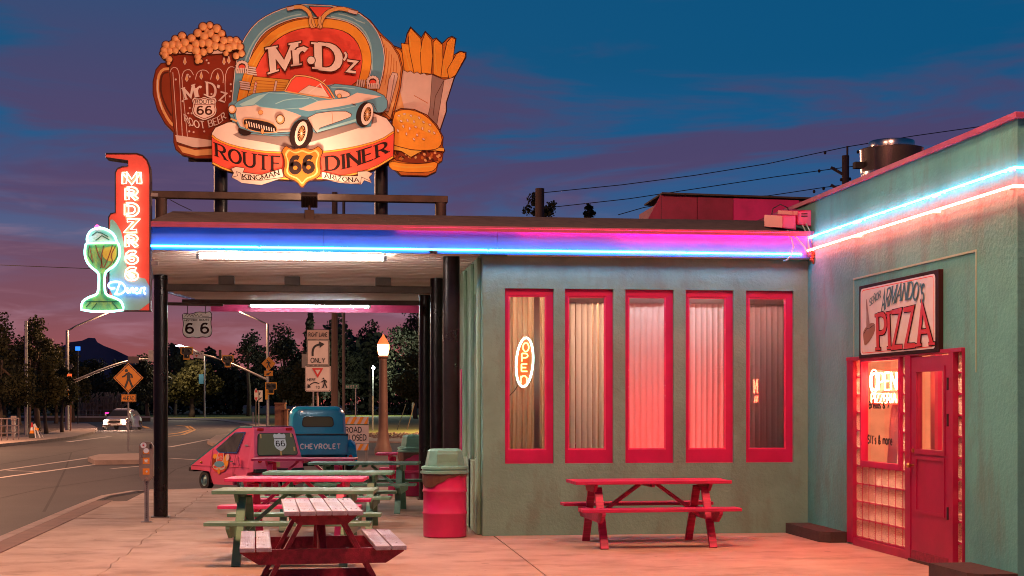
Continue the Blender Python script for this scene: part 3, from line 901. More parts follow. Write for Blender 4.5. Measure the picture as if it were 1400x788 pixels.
for x_ in (-1.35, -.42, .88):
    mb = MB(); mb.box((x_ - .11, 21.70, 3.31), (x_ + .11, 21.85, 3.43)); mb.build('bearing_block', m_['beam'], bo, bevel=.004)
mb = MB(); mb.beam((-2.3, 25.4, 3.3), (1.72, 25.2, 3.3), .07, .08); mb.build('cross_beam', m_['beam'], dn)
# fluorescent battens under the canopy
for (xa, xb, yy, mt) in ((onY(273, 346, 18.2).x, onY(524, 346, 18.2).x, 18.2, 'fluo'), (onY(343, 420, 27.2).x, onY(504, 420, 27.2).x, 27.2, 'fluo2')):
    fx = MB(); fx.box((xa - .03, yy - .03, 3.40), (xb + .03, yy + .03, 3.432)); fo = fx.build('light_batten', m_['white'], dn, bevel=.005)
    tb = MB()
    for o_ in (-.02, .022): tb.cyl((xa, yy + o_, 3.36), (xb, yy + o_, 3.36), .019, n=10)
    tb.build('fluorescent_tube', m_[mt], fo, smooth='auto')
    for x_ in (xa - .02, xb + .02): MB().box((x_ - .02, yy - .045, 3.335), (x_ + .02, yy + .045, 3.39)).build('lamp_holder', m_['steel'], fo)
# neon along the fascia: sections with glass ends, electrodes and standoffs
segs = [(-2.06, -.74), (-.72, 1.98), (2.0, 4.42), (4.44, 5.88)]
for i, (a_, b_) in enumerate(segs):
    tb = MB(); tb.tube([(a_, YC + .0, 3.452), (a_ + .012, YC - .05, 3.452), (b_ - .012, YC - .05, 3.452), (b_, YC, 3.452)], .0125, 8)
    no = tb.build('neon_tube', m_['n_blue'], dn, smooth=True)
    st = MB()
    x_ = a_ + .3
    while x_ < b_:
        st.cyl((x_, YC, 3.452), (x_, YC - .04, 3.452), .006, n=6); x_ += .62
    tag(st.build('standoffs', m_['white'], no), kind='stuff')
# added unseen pink glow under the drip edge, stepped brighter to the right
for xa_, xb_, mt in ((.9, 2.35, 'glow_pink3'), (2.37, 3.55, 'glow_pink2'), (3.57, 5.95, 'glow_pink')):
    tb = MB(); tb.tube([(xa_, YC - .055, 3.694), (xb_, YC - .055, 3.694)], .006, 6); tb.build('added_glow_tube', m_[mt], dn)
pc = MB(); pc.box((-2.0, YC - .084, 3.672), (XR - .02, YC - .078, 3.71)); pc.build('added_tube_cover', m_['mauve'], dn)  # added lip that hides the pink glow tubes
# small snow of hardware on fascia
hw = MB()
for x_, z_ in ((1.35, 3.43), (1.3, 3.44)): hw.ell((x_, YC - .03, z_), .03)
hw.build('bracket', m_['beam'], dn)
# roof monitor (boarded box on the roof)
mo = thing('roof_monitor', 'maroon boarded roof box with sloping left end behind the canopy roof', 'roof box', (4.9, 21.2, 4.0))
YM = 21.0
pA = [onY(q[0], q[1], YM) for q in [(876, 296), (904, 264), (1002, 271), (1092, 273)]]
x0, x1, x2, x3 = [q.x for q in pA]
zt_ = 4.46; DZ = .09
def pnl(xa, za, xb, zbb, mat, nm='board_panel', proud=0):
    mb = MB(); mb.prism([(xa + .004, YM - proud, 4.031), (xb - .004, YM - proud, 4.031), (xb - .004, YM - proud, zbb), (xa + .004, YM - proud, za)], (0, .05, 0)); mb.build(nm, mat, mo)
pnl(x0, 4.05, x1, 4.50 + DZ, m_['maroon'])
xm = (x1 + x2) / 2
pnl(x1, 4.50 + DZ, xm, 4.485 + DZ, m_['maroon'])
pnl(xm, 4.485 + DZ, x2, 4.47 + DZ, m_['maroon'], proud=.01)
pnl(x2, 4.47 + DZ, x3, 4.46 + DZ, M('maroon_board_pink_lit', (.75, .025, .20), .5, var=.2), proud=.02)  # pink neon light put into this board's colour
pnl(x3, 4.46 + DZ, x3 + .35, 4.44 + DZ, m_['maroon'])
mb = MB(); mb.add([(x1, YM - .06, 4.51), (x3 + .4, YM - .06, 4.47), (x3 + .4, YM + 1.6, 4.53), (x1 + .1, YM + 1.6, 4.56), (x1, YM - .06, 4.535), (x3 + .4, YM - .06, 4.495), (x3 + .4, YM + 1.6, 4.555), (x1 + .1, YM + 1.6, 4.585)], [(0, 3, 2, 1), (4, 5, 6, 7), (0, 1, 5, 4), (1, 2, 6, 5), (2, 3, 7, 6), (3, 0, 4, 7)])
mb.v = [(a, b, c + DZ) for a, b, c in mb.v]; mb.build('roof', m_['roof'], mo)
mb = MB(); mb.box((x1, YM + .06, 4.031), (x3 + .34, YM + 1.5, 4.50)); mb.build('body', m_['maroon'], mo)

# ================================================================ PIZZA SHOP
YP, ZP = 12.44, 4.10
pz = thing('pizza_shop', 'teal stuccoed pizza shop with red storefront of glass blocks', 'building', (XR, YP, 0))
Yp = lambda px: cy_(px, XR)
s0, s1 = Yp(1161), Yp(1319.5)              # storefront, deep end and near end
mb = MB()
mb.holes((XR, YF + 4, 0), (0, -1, 0), (0, 0, 1), (.2, 0, 0), YF + 4 - YP, ZP, [(YF + 4 - s0, YF + 4 - s1, 0.0, 2.125)])
mb.build('side_wall', m_['stucco2'], pz)
mb = MB(); mb.box((XR + .201, YP + .001, 0), (13, YP + .2, ZP)); mb.build('front_wall', m_['stucco2'], pz)
MB().box((XR + .201, YP + .201, 4.0), (13, 24, 4.05)).build('roof', m_['roof'], pz)
MB().box((XR + .19, YF + 4.0, 0), (13, YF + 4.2, ZP)).build('rear_wall', m_['stucco2'], pz)
for a_, b_ in ((YP - .03, 14.4), (14.402, 16.3), (16.302, YF + 4.03)):
    MB().box((XR - .035, a_, ZP + .001), (XR + .24, b_, ZP + .055)).build('coping', m_['mauve'], pz, bevel=.004)
MB().box((XR + .241, YP - .03, ZP + .001), (13, YP + .24, ZP + .055)).build('coping', m_['mauve'], pz)
# old bricked-up opening outline around the sign
ol = MB()
ya, yb = 16.5, 13.26
ol.box((XR - .012, yb, 3.02), (XR, ya, 3.04)); ol.box((XR - .010, yb, 1.9), (XR, yb + .014, 3.02)); ol.box((XR - .006, ya - .012, 2.13), (XR, ya, 3.02))
ol.build('old_opening_bead', m_['stucco_side'], pz)
# storefront
sf = MB()
fx0, fx1 = XR - .03, XR + .09
def fr(px0, px1, z0, z1, p=0.0): sf.box((fx0 - p, Yp(px1), z0), (fx1, Yp(px0), z1))
B0, B1 = Yp(1169.3), Yp(1242.3)
pit = (B0 - B1) / 8
zb0 = .10
rowh = .201
sf.box((fx0, B0, .02), (fx1, s0, 2.12))                       # left jamb
sf.box((fx0 - .008, s1 + .0, 2.10), (fx1, s0 - .0, 2.14))     # head
sf.box((fx0 + .004, Yp(1249), .0), (fx1, B0, zb0 - .012))     # sill
sf.box((fx0 - .012, Yp(1249.5), .012), (fx1, B1, 2.10))       # door jamb, left
dL, dR = Yp(1250), Yp(1302)
sf.box((fx0 - .012, Yp(1308.3), .012), (fx1, dR - .004, 2.10))
sf.box((fx0 + .002, s1, .012), (fx1, Yp(1318.7), 2.10))
zc = zb0 + 4 * rowh
zcap = zb0 + 10 * rowh - .005
sf.box((fx0 + .006, B1, zcap), (fx1 - .01, B0, 2.10))
sfo = sf.build('storefront', m_['doorred'], pz, bevel=.005)
m_['gblock'] = bpy.data.materials.new('glass_block')
def gb():
    m = m_['gblock']; m.use_nodes = True; t = m.node_tree; t.nodes.clear()
    o = t.nodes.new('ShaderNodeOutputMaterial')
    tcn = t.nodes.new('ShaderNodeTexCoord')
    n = t.nodes.new('ShaderNodeTexWave'); n.wave_type = 'BANDS'; n.bands_direction = 'DIAGONAL'
    n.inputs['Scale'].default_value = 26; n.inputs['Distortion'].default_value = 5; n.inputs['Detail'].default_value = 2; n.inputs['Detail Scale'].default_value = 3
    t.links.new(tcn.outputs['Object'], n.inputs['Vector'])
    bp = t.nodes.new('ShaderNodeBump'); bp.inputs['Strength'].default_value = .9; bp.inputs['Distance'].default_value = .012
    t.links.new(n.outputs[1], bp.inputs['Height'])
    tr = t.nodes.new('ShaderNodeBsdfTranslucent'); tr.inputs[0].default_value = (.9, .80, .72, 1)
    rf_ = t.nodes.new('ShaderNodeBsdfTransparent'); rf_.inputs[0].default_value = (.85, .80, .75, 1)
    gl = t.nodes.new('ShaderNodeBsdfGlossy'); gl.inputs[1].default_value = .12
    for q in (tr, gl): t.links.new(bp.outputs[0], q.inputs['Normal'])
    mr = t.nodes.new('ShaderNodeMapRange'); mr.inputs[1].default_value = .3; mr.inputs[2].default_value = .9; mr.inputs[3].default_value = .15; mr.inputs[4].default_value = .6
    t.links.new(n.outputs[1], mr.inputs[0])
    m1 = t.nodes.new('ShaderNodeMixShader'); t.links.new(mr.outputs[0], m1.inputs[0])
    m2 = t.nodes.new('ShaderNodeMixShader'); m2.inputs[0].default_value = .16
    t.links.new(tr.outputs[0], m1.inputs[1]); t.links.new(rf_.outputs[0], m1.inputs[2])
    t.links.new(m1.outputs[0], m2.inputs[1]); t.links.new(gl.outputs[0], m2.inputs[2]); t.links.new(m2.outputs[0], o.inputs[0])
gb()
# block: pillow faced
def block_mesh(w_, h_):
    mb = MB()
    a_, b_ = w_ / 2 - .007, h_ / 2 - .007
    vs = []
    for x_, s_ in ((-.012, .82), (0, .97), (.008, 1.0), (.018, 1.0)):
        vs += [(x_, -a_ * s_, -b_ * s_), (x_, a_ * s_, -b_ * s_), (x_, a_ * s_, b_ * s_), (x_, -a_ * s_, b_ * s_)]
    fs = [(3, 2, 1, 0)]
    for i in range(3):
        for k in range(4):
            fs.append((4 * i + k, 4 * i + (k + 1) % 4, 4 * i + 4 + (k + 1) % 4, 4 * i + 4 + k))
    return mb.add(vs, fs)
oz = ORG[sfo.name]
first = None
spots = []
for c in range(8):
    for r_ in range(4): spots.append((B0 - pit * (c + .5), zb0 + rowh * (r_ + .5)))
for c in (0, 7):
    for r_ in range(6): spots.append((B0 - pit * (c + .5), zc + rowh * (r_ + .5)))
rc = (Yp(1308.3) + Yp(1318.7)) / 2
for r_ in range(10): spots.append((rc, zb0 - .03 + .204 * (r_ + .5)))
for yy, zz in spots:
    p_ = (XR + .02 - oz.x, yy - oz.y, zz - oz.z)
    if first is None:
        first = block_mesh(pit, rowh).build('glass_block', m_['gblock'])
        first.parent = sfo; first.location = p_
    else: inst(first, sfo, p_)
mt_ = MB()                                   # mortar grid
for c in range(9): 
    yy = B0 - pit * c
    mt_.box((XR + .012, yy - .006, zb0 - .01), (XR + .06, yy + .006, zc if 1 < c < 7 else zcap))
for r_ in range(11):
    zz = zb0 + rowh * r_
    if r_ <= 4: mt_.box((XR + .014, B1, zz - .006), (XR + .058, B0, zz + .006))
    else:
        for c in (0, 7): mt_.box((XR + .014, B0 - pit * (c + 1), zz - .006), (XR + .058, B0 - pit * c, zz + .006))
    zz2 = zb0 - .03 + .204 * r_
    mt_.box((XR + .014, Yp(1318.7), zz2 - .007), (XR + .058, Yp(1308.3), zz2 + .007))
tag(mt_.build('mortar_grid', m_['red'], sfo), kind='stuff')
wy0, wy1 = B0 - pit, B0 - pit * 7
mb = MB(); mb.holes((XR - .02, wy0 - .002, zc + .004), (0, -1, 0), (0, 0, 1), (.08, 0, 0), wy0 - wy1 - .004, 2.10 - zc, [(.05, wy0 - wy1 - .045, .06, 2.10 - zc - .03)])
wo = mb.build('shop_window', m_['red'], pz, bevel=.004)
MB().poly([(XR + .02, wy0 - .04, zc + .05), (XR + .02, wy1 + .04, zc + .05), (XR + .02, wy1 + .04, 2.08), (XR + .02, wy0 - .04, 2.08)]).build('pane', m_['glass'], wo)
tx = MB()
WF = flat((XR + .014, wy0 - .13, 0), (0, -(wy0 - wy1 - .28), 0), (0, 0, 1), (-1, 0, 0))
def wtext(s, yl, wd, z0, h_, col, mat_, w_=.2):
    mbt = MB(); text(mbt, s, flat((XR + .017, yl, z0), (0, -wd, 0), (0, 0, h_), (-1, 0, 0)), w=w_)
    return mbt.build('window_lettering', mat_, wo)
wtext("Sft's & more", wy0 - .16, .72, 1.17, .085, None, m_['black'], .26)
wtext('Breads & 7', wy0 - .2, .6, 1.56, .07, None, m_['black'], .26)
# door
mb = MB()
dw = dL - dR
gy0, gy1 = dL - Yp(1258.5), dL - Yp(1294)
mb.holes((XR - .03, dL, .03), (0, -1, 0), (0, 0, 1), (.05, 0, 0), dw, 2.05, [(gy0, gy1, 1.12, 1.90)])
do = mb.build('door', m_['doorred'], pz, bevel=.004)
mb = MB(); mb.holes((XR - .044, dL - gy0 + .05, 1.10), (0, -1, 0), (0, 0, 1), (.013, 0, 0), gy1 - gy0 + .1, .88, [(.045, gy1 - gy0 + .055, .05, .83)]); mb.build('glazing_bead', m_['doorred'], do, bevel=.003)
MB().poly([(XR - .01, dL - gy0, 1.14), (XR - .01, dL - gy1, 1.14), (XR - .01, dL - gy1, 1.94), (XR - .01, dL - gy0, 1.94)]).build('pane', m_['glass'], do)
mb = MB(); mb.holes((XR - .042, dL - gy0 + .04, .50), (0, -1, 0), (0, 0, 1), (.011, 0, 0), gy1 - gy0 + .08, .58, [(.03, gy1 - gy0 + .05, .035, .545)]); mb.build('panel_moulding', m_['doorred'], do, bevel=.003)
mb = MB(); mb.beam((XR - .036, dL - .01, .07), (XR - .036, dR + .01, .07), .012, .09); mb.build('kick_plate', m_['darkred'], do)
mb = MB(); mb.ell((XR - .085, dL - .055, .98), .028); mb.cyl((XR - .08, dL - .055, .98), (XR - .03, dL - .055, .98), .012); mb.cyl((XR - .045, dL - .055, 1.13), (XR - .03, dL - .055, 1.13), .022); mb.build('door_knob', M('brass', (.5, .3, .1), .3, metal=1), do, smooth='auto')
for z_ in (.55, 1.45, 1.80):
    mb = MB(); mb.box((XR - .052, dR - .012, z_ - .06), (XR - .032, dR + .014, z_ + .06)); mb.build('hinge', m_['dark'], do)
MB().box((XR - .06, dR - .02, .001), (XR + .09, dL + .02, .028)).build('threshold', m_['beam'], pz)
# shop interior
ri = MB()
ri.box((XR + .2, 12.9, .001), (10.2, 18.0, .02)); ri.box((10.2, 12.9, 0), (10.3, 18.0, 3)); ri.box((XR + .2, 18.0, 0), (10.3, 18.1, 3)); ri.box((XR + .2, 12.8, 0), (10.3, 12.9, 3)); ri.box((XR + .2, 12.8, 3), (10.3, 18.1, 3.1))
ri.build('shop_interior', M('shop_wall', (.62, .36, .27), .7, var=.2, vs=3), pz)
m_['lampshop'] = EM('shop_lamp', (1.0, .46, .27), 75)
for x_, yy in ((7.3, 15.9), (7.3, 14.0), (9.0, 15.0)):
    MB().box((x_ - .3, yy - .3, 2.93), (x_ + .3, yy + .3, 2.98)).build('ceiling_lamp', m_['lampshop'], pz)
# things one sees through the glass
m_['menu'] = M('menu_card', (.70, .62, .55), .6)
mb = MB(); mb.box((7.3, 13.4, 1.25), (7.33, 14.6, 2.15)); mbo = mb.build('menu_board', m_['menu'], pz)
mb = MB()
for k in range(14): mb.box((7.296, 13.5, 1.33 + k * .055), (7.299, 13.5 + .3 + .75 * abs(math.sin(k * 1.7)), 1.345 + k * .055))
tag(mb.build('menu_lines', m_['black'], mbo), kind='stuff')
mb = MB(); mb.prism([(6.75, 13.62 + .26 * math.cos(a_), 1.10 + (.38 if 0 < a_ < math.pi else 0) * math.sin(a_)) for a_ in [math.pi * k / 10 for k in range(11)]] + [(6.75, 13.36, .7), (6.75, 13.88, .7)], (.04, 0, 0)); mb.build('chair_back', M('chair_orange', (.45, .14, .04), .5), pz)
mb = MB(); mb.box((7.2, 14.9, .02), (7.8, 17.0, .98)); mb.build('counter', M('counter_cream', (.6, .45, .35), .5), pz, bevel=.01)
rr = random.Random(9)
for k in range(9):
    c_ = (rr.uniform(.3, .7), rr.uniform(.15, .5), rr.uniform(.05, .2)); y_ = 15.0 + k * .21
    mb = MB(); mb.box((7.3, y_, .982), (7.45, y_ + rr.uniform(.08, .17), .98 + rr.uniform(.08, .3))); mb.build('packet', M('packet', c_, .5), pz, bevel=.01)
mb = MB(); mb.box((XR + .35, 15.05, .02), (XR + .43, 15.16, 2.3)); mb.build('inner_post', m_['red'], pz)
mb = MB(); vs = []
for i in range(13):
    y_ = 16.15 - i * .028; vs += [(XR + .3 + .02 * math.sin(i * 1.4), y_ + .12, .9), (XR + .3 + .012 * math.sin(i * 1.4), y_, 1.55 + .2 * math.sin(i * .24))]
mb.add(vs, [(2 * i, 2 * i + 2, 2 * i + 3, 2 * i + 1) for i in range(12)]); mb.build('hanging_apron', m_['menu'], pz, smooth=True)
# concealed neon ends etc.
for (zz, mt, dz) in ((3.665, 'n_cyan', 0), (3.50, 'n_red', 0)):
    OF = .05 if mt == 'n_cyan' else .075
    for a_, b_ in ((17.93, 16.28), (16.25, 14.12), (14.09, YP)):
        path = [(XR, a_, zz), (XR - OF, a_ - .012, zz), (XR - OF, b_ + .012 if b_ > YP else b_ - OF, zz)] + ([(XR, b_, zz)] if b_ > YP else [(XR + 1.6, YP - OF, zz), (XR + 1.62, YP, zz)])
        tb = MB(); tb.tube(path, .0125, 8); no = tb.build('neon_tube', m_[mt], pz, smooth=True)
        st = MB()
        for k in range(4):
            yy = a_ - .12 - k * (a_ - b_ - .2) / 3.3
            st.cyl((XR, yy, zz), (XR - .04, yy, zz), .006, n=6)
        st.cyl((XR, b_ + .05, zz), (XR - .055, b_ + .05, zz), .018, n=8)
        tag(st.build('standoffs', m_['white'], no), kind='stuff')
# blocks at the foot of the wall
for i, (a_, b_, lab) in enumerate(((16.72, 18.10, 'low dark brown block in the corner below the pizza shop wall'), (12.42, 13.38, 'low dark brown block beside the pizza door, cut by the picture edge'))):
    mb = MB()
    w_ = .30 if i == 0 else .42
    pts = [(XR - .002, a_, .125), (XR - .002, b_, .125), (XR - w_, b_, .125), (XR - w_, a_ + .12, .125), (XR - w_ + .1, a_, .125)]
    mb.prism(pts, (0, 0, -.124))
    o = mb.build('corner_block', m_['block'], bevel=.008)
    tag(o, lab, 'step block', 'dark blocks at the foot of the pizza shop wall')
# ================================================================ ROOFTOP SIGN
YS = 19.45
sg = thing('rooftop_sign', 'large painted diner sign with root beer mug, jukebox, car, fries and burger', 'sign', (-.3, YS, 4.03))
def ink(name, c, **k): return M(name, c, .65, var=.10, vs=3, spec=.12, **k)
c_cream = ink('sign_cream', (.70, .50, .40)); c_pale = ink('sign_pale', (.78, .60, .50)); c_red = ink('sign_coral', (.80, .085, .05)); c_blue = ink('sign_blue', (.13, .33, .42)); c_lblue = ink('sign_pale_blue', (.32, .56, .56))
c_or = ink('sign_orange', (.85, .33, .035)); c_dor = ink('sign_deep_orange', (.52, .14, .02)); c_tan = ink('sign_tan', (.72, .36, .13)); c_br = ink('sign_brown', (.25, .040, .012)); c_dbr = ink('sign_dark_brown', (.085, .018, .008)); c_k = ink('sign_black', (.025, .010, .008)); c_gr = ink('sign_grey', (.30, .20, .17)); c_y = ink('sign_yellow', (.82, .42, .06))
c_side = M('sign_edge', (.05, .012, .01), .6)
Z1 = lambda P: [(200 + a / 3.03, b / 3.03) for a, b in P]
Z2 = lambda P: [(270 + a / 3.939, b / 3.939) for a, b in P]
Z3 = lambda P: [(420 + a / 3.426, 30 + b / 3.426) for a, b in P]
Z4 = lambda P: [(280 + a / 5.185, 150 + b / 5.185) for a, b in P]
class Art:
    """painted layers in front of a cut-out panel; each layer lies 1.2 mm before the one below"""
    def __init__(s, y):
        s.y, s.k, s.mats, s.mb = y, 0, [], MB()
    def mi(s, m):
        if m not in s.mats: s.mats.append(m)
        return s.mats.index(m)
    def P(s, a, b, k=0): return onY(a, b, s.y - .0004 * k)
    def fill(s, pts, m, outline=None, ow=1.2, sm=0):
        if sm: pts = smooth(pts, sm, True)
        s.k += 1
        s.mb.poly([s.P(a, b, s.k) for a, b in pts], s.mi(m))
        if outline: s.line(pts + [pts[0]], ow, outline)
    def line(s, pts, wd, m, sm=0):
        if sm: pts = smooth(pts, sm)
        s.k += 1
        stroke(s.mb, pts, wd, s.P, s.k, s.mi(m))
    def text(s, st, bot, top, m, w, **kw):
        s.k += 1
        ends = text(s.mb, st, band(bot, top, s.P), w=w, mi=s.mi(m), k0=s.k, **kw)
        s.k = math.ceil(ends)
    def build(s, name, parent): return s.mb.build(name, s.mats, parent)
def panel(name, pts, y, th, face, parent=None, grow=0):
    mb = MB()
    mb.prism([onY(a, b, y) for a, b in pts], (0, th, 0), 0, 1)
    return mb.build(name, [face, c_side], parent or sg)
def grow(pts, d):
    L, Rr = strip(pts, lambda q: 2 * d, True)
    A = lambda P: abs(sum(P[i][0] * P[(i + 1) % len(P)][1] - P[(i + 1) % len(P)][0] * P[i][1] for i in range(len(P))))
    return L if A(L) > A(Rr) else Rr
# --- fries (rearmost)
y0 = YS
fr_out = Z3([(398, 112), (440, 128), (462, 95), (470, 55), (485, 28), (535, 78), (553, 48), (575, 70), (588, 85), (604, 78), (632, 105), (660, 78), (678, 70), (695, 80), (682, 160), (715, 140), (742, 145), (742, 165), (690, 255), (650, 380), (650, 420), (622, 505), (560, 470), (400, 430)])
pn = panel('fries_panel', grow(fr_out, 1.3), y0, .09, c_k)
A = Art(y0)
A.fill(fr_out, c_dor)
FR = [[(400, 118), (436, 130), (458, 170), (470, 250), (430, 250)], [(440, 100), (475, 105), (500, 150), (520, 245), (455, 235)], [(472, 55), (486, 30), (532, 80), (538, 160), (548, 245), (500, 240), (478, 130)], [(538, 90), (553, 50), (582, 85), (588, 160), (580, 245), (535, 240), (530, 150)],
      [(590, 95), (605, 80), (634, 108), (636, 200), (628, 262), (590, 245)], [(634, 185), (655, 95), (676, 72), (694, 82), (686, 160), (662, 262), (626, 262)], [(655, 225), (700, 150), (720, 140), (742, 148), (738, 170), (695, 250), (665, 270)]]
for q in FR: A.fill(Z3(q), c_or, c_dbr, .9)
for q in FR[1:6]:
    a, b = q[1], q[-1]
    A.line(Z3([((q[0][0] * .6 + q[1][0] * .4), q[0][1] + 18), ((q[-1][0] * .6 + q[-2][0] * .4), q[-1][1] - 10)]), 1.4, c_y)
A.fill(Z3([(450, 225), (470, 236), (485, 230), (500, 242), (515, 235), (530, 246), (548, 240), (560, 250), (585, 246), (640, 272), (688, 260), (650, 380), (650, 420), (622, 505), (540, 440), (405, 432)]), c_cream, c_dbr, .8)
A.fill(Z3([(585, 248), (642, 272), (606, 490), (560, 462), (575, 400)]), c_gr, c_dbr, .6)
A.fill(Z3([(412, 400), (436, 330), (458, 420), (430, 428)]), c_tan); A.line(Z3([(500, 345), (566, 382)]), .8, c_dor); A.line(Z3([(590, 440), (600, 350), (640, 275)]), .7, c_dbr)
A.build('fries_artwork', pn)
# --- mug
y1 = YS - .012
handle = [(90, 262), (62, 266), (42, 290), (30, 340), (30, 390), (48, 455), (80, 512), (116, 548)]
mug = [(88, 222), (90, 262)] + handle[1:] + [(116, 590), (124, 618), (150, 640), (205, 654), (300, 656), (345, 560), (385, 400), (388, 226), (240, 205)]
pm = panel('mug_panel', grow(Z1(mug), 1.4), y1, .09, c_dbr)
A = Art(y1)
A.fill(Z1(mug), c_br)
A.line(Z1([(96, 285), (66, 288), (48, 320), (46, 385), (66, 452), (96, 505), (112, 520)]), 3.6, c_tan, 1)
A.line(Z1([(92, 300), (70, 304), (60, 330), (60, 385), (80, 440), (104, 480)]), 2.2, c_dbr, 1)
A.line(Z1([(46, 330), (46, 390), (66, 455)]), 1.2, c_pale, 1)
A.fill(Z1([(92, 225), (384, 225), (380, 400), (340, 560), (300, 640), (128, 590), (112, 520)]), c_br, c_dbr, 1.0)
c_beer = ink('sign_root_beer', (.25, .030, .010))
A.fill(Z1([(102, 232), (376, 232), (372, 400), (330, 560), (130, 560)]), c_beer)
A.fill(Z1([(120, 560), (272, 582), (340, 575), (330, 600), (200, 612), (126, 588)]), c_cream)
A.fill(Z1([(130, 602), (200, 622), (310, 615), (300, 640), (205, 646), (150, 632)]), c_tan)
A.line(Z1([(128, 596), (200, 616), (320, 606)]), 1.0, c_dbr, 1)
for q in ([(98, 300), (104, 285), (118, 278), (132, 288), (138, 320), (150, 580)], [(172, 580), (146, 330), (152, 300), (166, 289), (184, 290), (196, 312)], [(203, 330), (210, 302), (228, 290), (248, 292), (260, 305)], [(266, 330), (274, 298), (292, 284), (310, 288), (320, 312), (318, 345)], [(328, 420), (326, 320), (336, 285), (352, 275), (372, 284)], [(110, 300), (128, 560)]):
    A.line(Z1(q), .9, c_cream, 1)
for x, y in ((172, 310), (180, 318), (122, 330), (250, 250), (258, 262), (352, 378), (346, 400), (180, 448), (174, 470), (188, 470), (180, 520), (196, 548), (240, 545), (150, 420), (350, 350), (178, 545), (270, 390)): A.fill(ellp(*Z1([(x, y)])[0], 1.4, 1.4, n=8), c_cream)
for x, y in ((160, 255), (322, 255), (342, 250), (296, 320), (228, 315), (168, 325)): A.fill(Z1([(x, y - 18), (x + 6, y + 4), (x, y + 14), (x - 7, y + 4)]), c_tan, c_pale, .5)
A.text("Mr.D'z", Z1([(165, 412), (240, 394), (326, 424)]), Z1([(150, 366), (238, 338), (338, 364)]), c_pale, .2, thin=.1, serif=.07, gap=.16)
sh = lambda x0, y0_, x1, y1_: [(x0 + (x1 - x0) * a, y1_ + (y0_ - y1_) * b) for a, b in SHIELD]
A.fill(Z1(sh(188, 400, 293, 500)), c_pale, c_dbr, .6, 1); A.fill(Z1(sh(193, 405, 288, 494)), c_beer, None, 0, 1); A.fill(Z1(sh(196, 408, 285, 491)), c_pale, None, 0, 1)
A.line(Z1([(197, 434), (284, 434)]), .7, c_beer)
A.text('ROUTE', Z1([(203, 430), (278, 430)]), Z1([(203, 415), (278, 415)]), c_dbr, .16)
A.text('66', Z1([(212, 474), (270, 474)]), Z1([(212, 442), (270, 442)]), c_dbr, .2, gap=.3)
A.text('ROOT BEER', Z1([(160, 502), (200, 528), (245, 532), (300, 514), (330, 490)]), Z1([(156, 474), (200, 500), (245, 504), (296, 486), (322, 464)]), c_pale, .17, thin=.1, serif=.05, gap=.2)
A.fill(Z1([(128, 210), (350, 205), (350, 220), (240, 228), (130, 222)]), c_cream, c_dbr, .6)
A.build('mug_artwork', pm)
# foam: little domed bubbles standing proud of the panel
fm = MB()
rr = random.Random(11)
bub = [(235, 112, 17), (263, 106, 14), (292, 120, 18), (148, 150, 16), (120, 162, 14), (108, 186, 17), (82, 188, 16), (74, 210, 15), (78, 230, 15), (94, 246, 14), (134, 190, 17), (160, 178, 18), (188, 160, 17), (214, 138, 17), (240, 152, 18), (266, 140, 16), (288, 160, 18), (312, 140, 15), (322, 170, 17), (346, 168, 15), (372, 168, 14), (362, 190, 18), (388, 195, 15), (394, 222, 14), (372, 232, 14), (340, 200, 17), (312, 195, 16), (285, 190, 17), (258, 180, 18), (232, 180, 17), (206, 182, 17), (180, 200, 16), (206, 210, 18), (214, 236, 15), (212, 254, 11), (236, 216, 15), (262, 208, 14), (154, 206, 14), (120, 210, 14), (330, 222, 11), (96, 212, 14), (384, 176, 10), (132, 172, 9), (250, 128, 11), (276, 128, 9), (226, 254, 8), (92, 262, 8), (64, 222, 8)]
def outline_hull(bs, ex):
    mb = MB()
    return mb
fo_ = MB()
for x, y, r_ in bub:
    fo_.prism([onY(*q, y1 - .031) for q in ellp(*Z1([(x, y)])[0], (r_ + 4) / 3.03, (r_ + 4) / 3.03, n=14)], (0, .05 + .0003 * x, 0))
fob = fo_.build('foam_back', c_dbr, pm)
bub0 = None
for x, y, r_ in bub:
    c = onY(*Z1([(x, y)])[0], y1 - .031)
    r = r_ / 3.03 / 105
    if bub0 is None:
        fm.ell((0, 0, 0), (1, .62, 1), 12, 8)
        bub0 = fm.build('foam_bubble', M('sign_foam', (.80, .36, .12), .5), None, smooth=True); bub0.parent = pm; ORG['fb'] = 0
        bub0.location = c - ORG[pm.name]; bub0.scale = (r, r, r)
    else:
        q = inst(bub0, pm, c - ORG[pm.name]); q.scale = (r, r, r)
# --- jukebox
y2 = YS - .024
jb = Z2([(200, 620), (215, 420), (236, 300), (262, 225), (300, 160), (345, 115), (410, 78), (480, 52), (560, 30), (620, 34), (720, 38), (800, 48), (870, 68), (930, 112), (975, 170), (1000, 196), (1045, 235), (1085, 295), (1103, 365), (1092, 470), (1050, 640), (600, 700)])
pj = panel('jukebox_panel', grow(jb, 1.0), y2, .10, c_dbr)
A = Art(y2)
A.fill(jb, c_dor)
A.fill(Z2([(985, 190), (1042, 238), (1080, 298), (1097, 365), (1085, 470), (1040, 640), (960, 560)]), c_tan, c_dbr, .8)
for i in range(6): A.line(Z2([(1006 + i * 13, 240 + i * 18), (1000 + i * 14, 330 + i * 14), (985 + i * 12, 420 + i * 20)]), .8, c_dor, 1)
A.fill(Z2([(1050, 390), (1075, 395), (1080, 412), (1030, 600), (1008, 600), (1030, 430)]), c_cream, c_dbr, .7); A.line(Z2([(1062, 405), (1030, 590)]), 1.2, c_gr, 1)
bl_c = [(218, 560), (240, 330), (275, 235), (330, 155), (400, 108), (480, 76), (560, 58), (640, 62), (740, 66), (840, 92), (905, 140), (950, 205), (975, 290), (970, 370), (945, 470)]
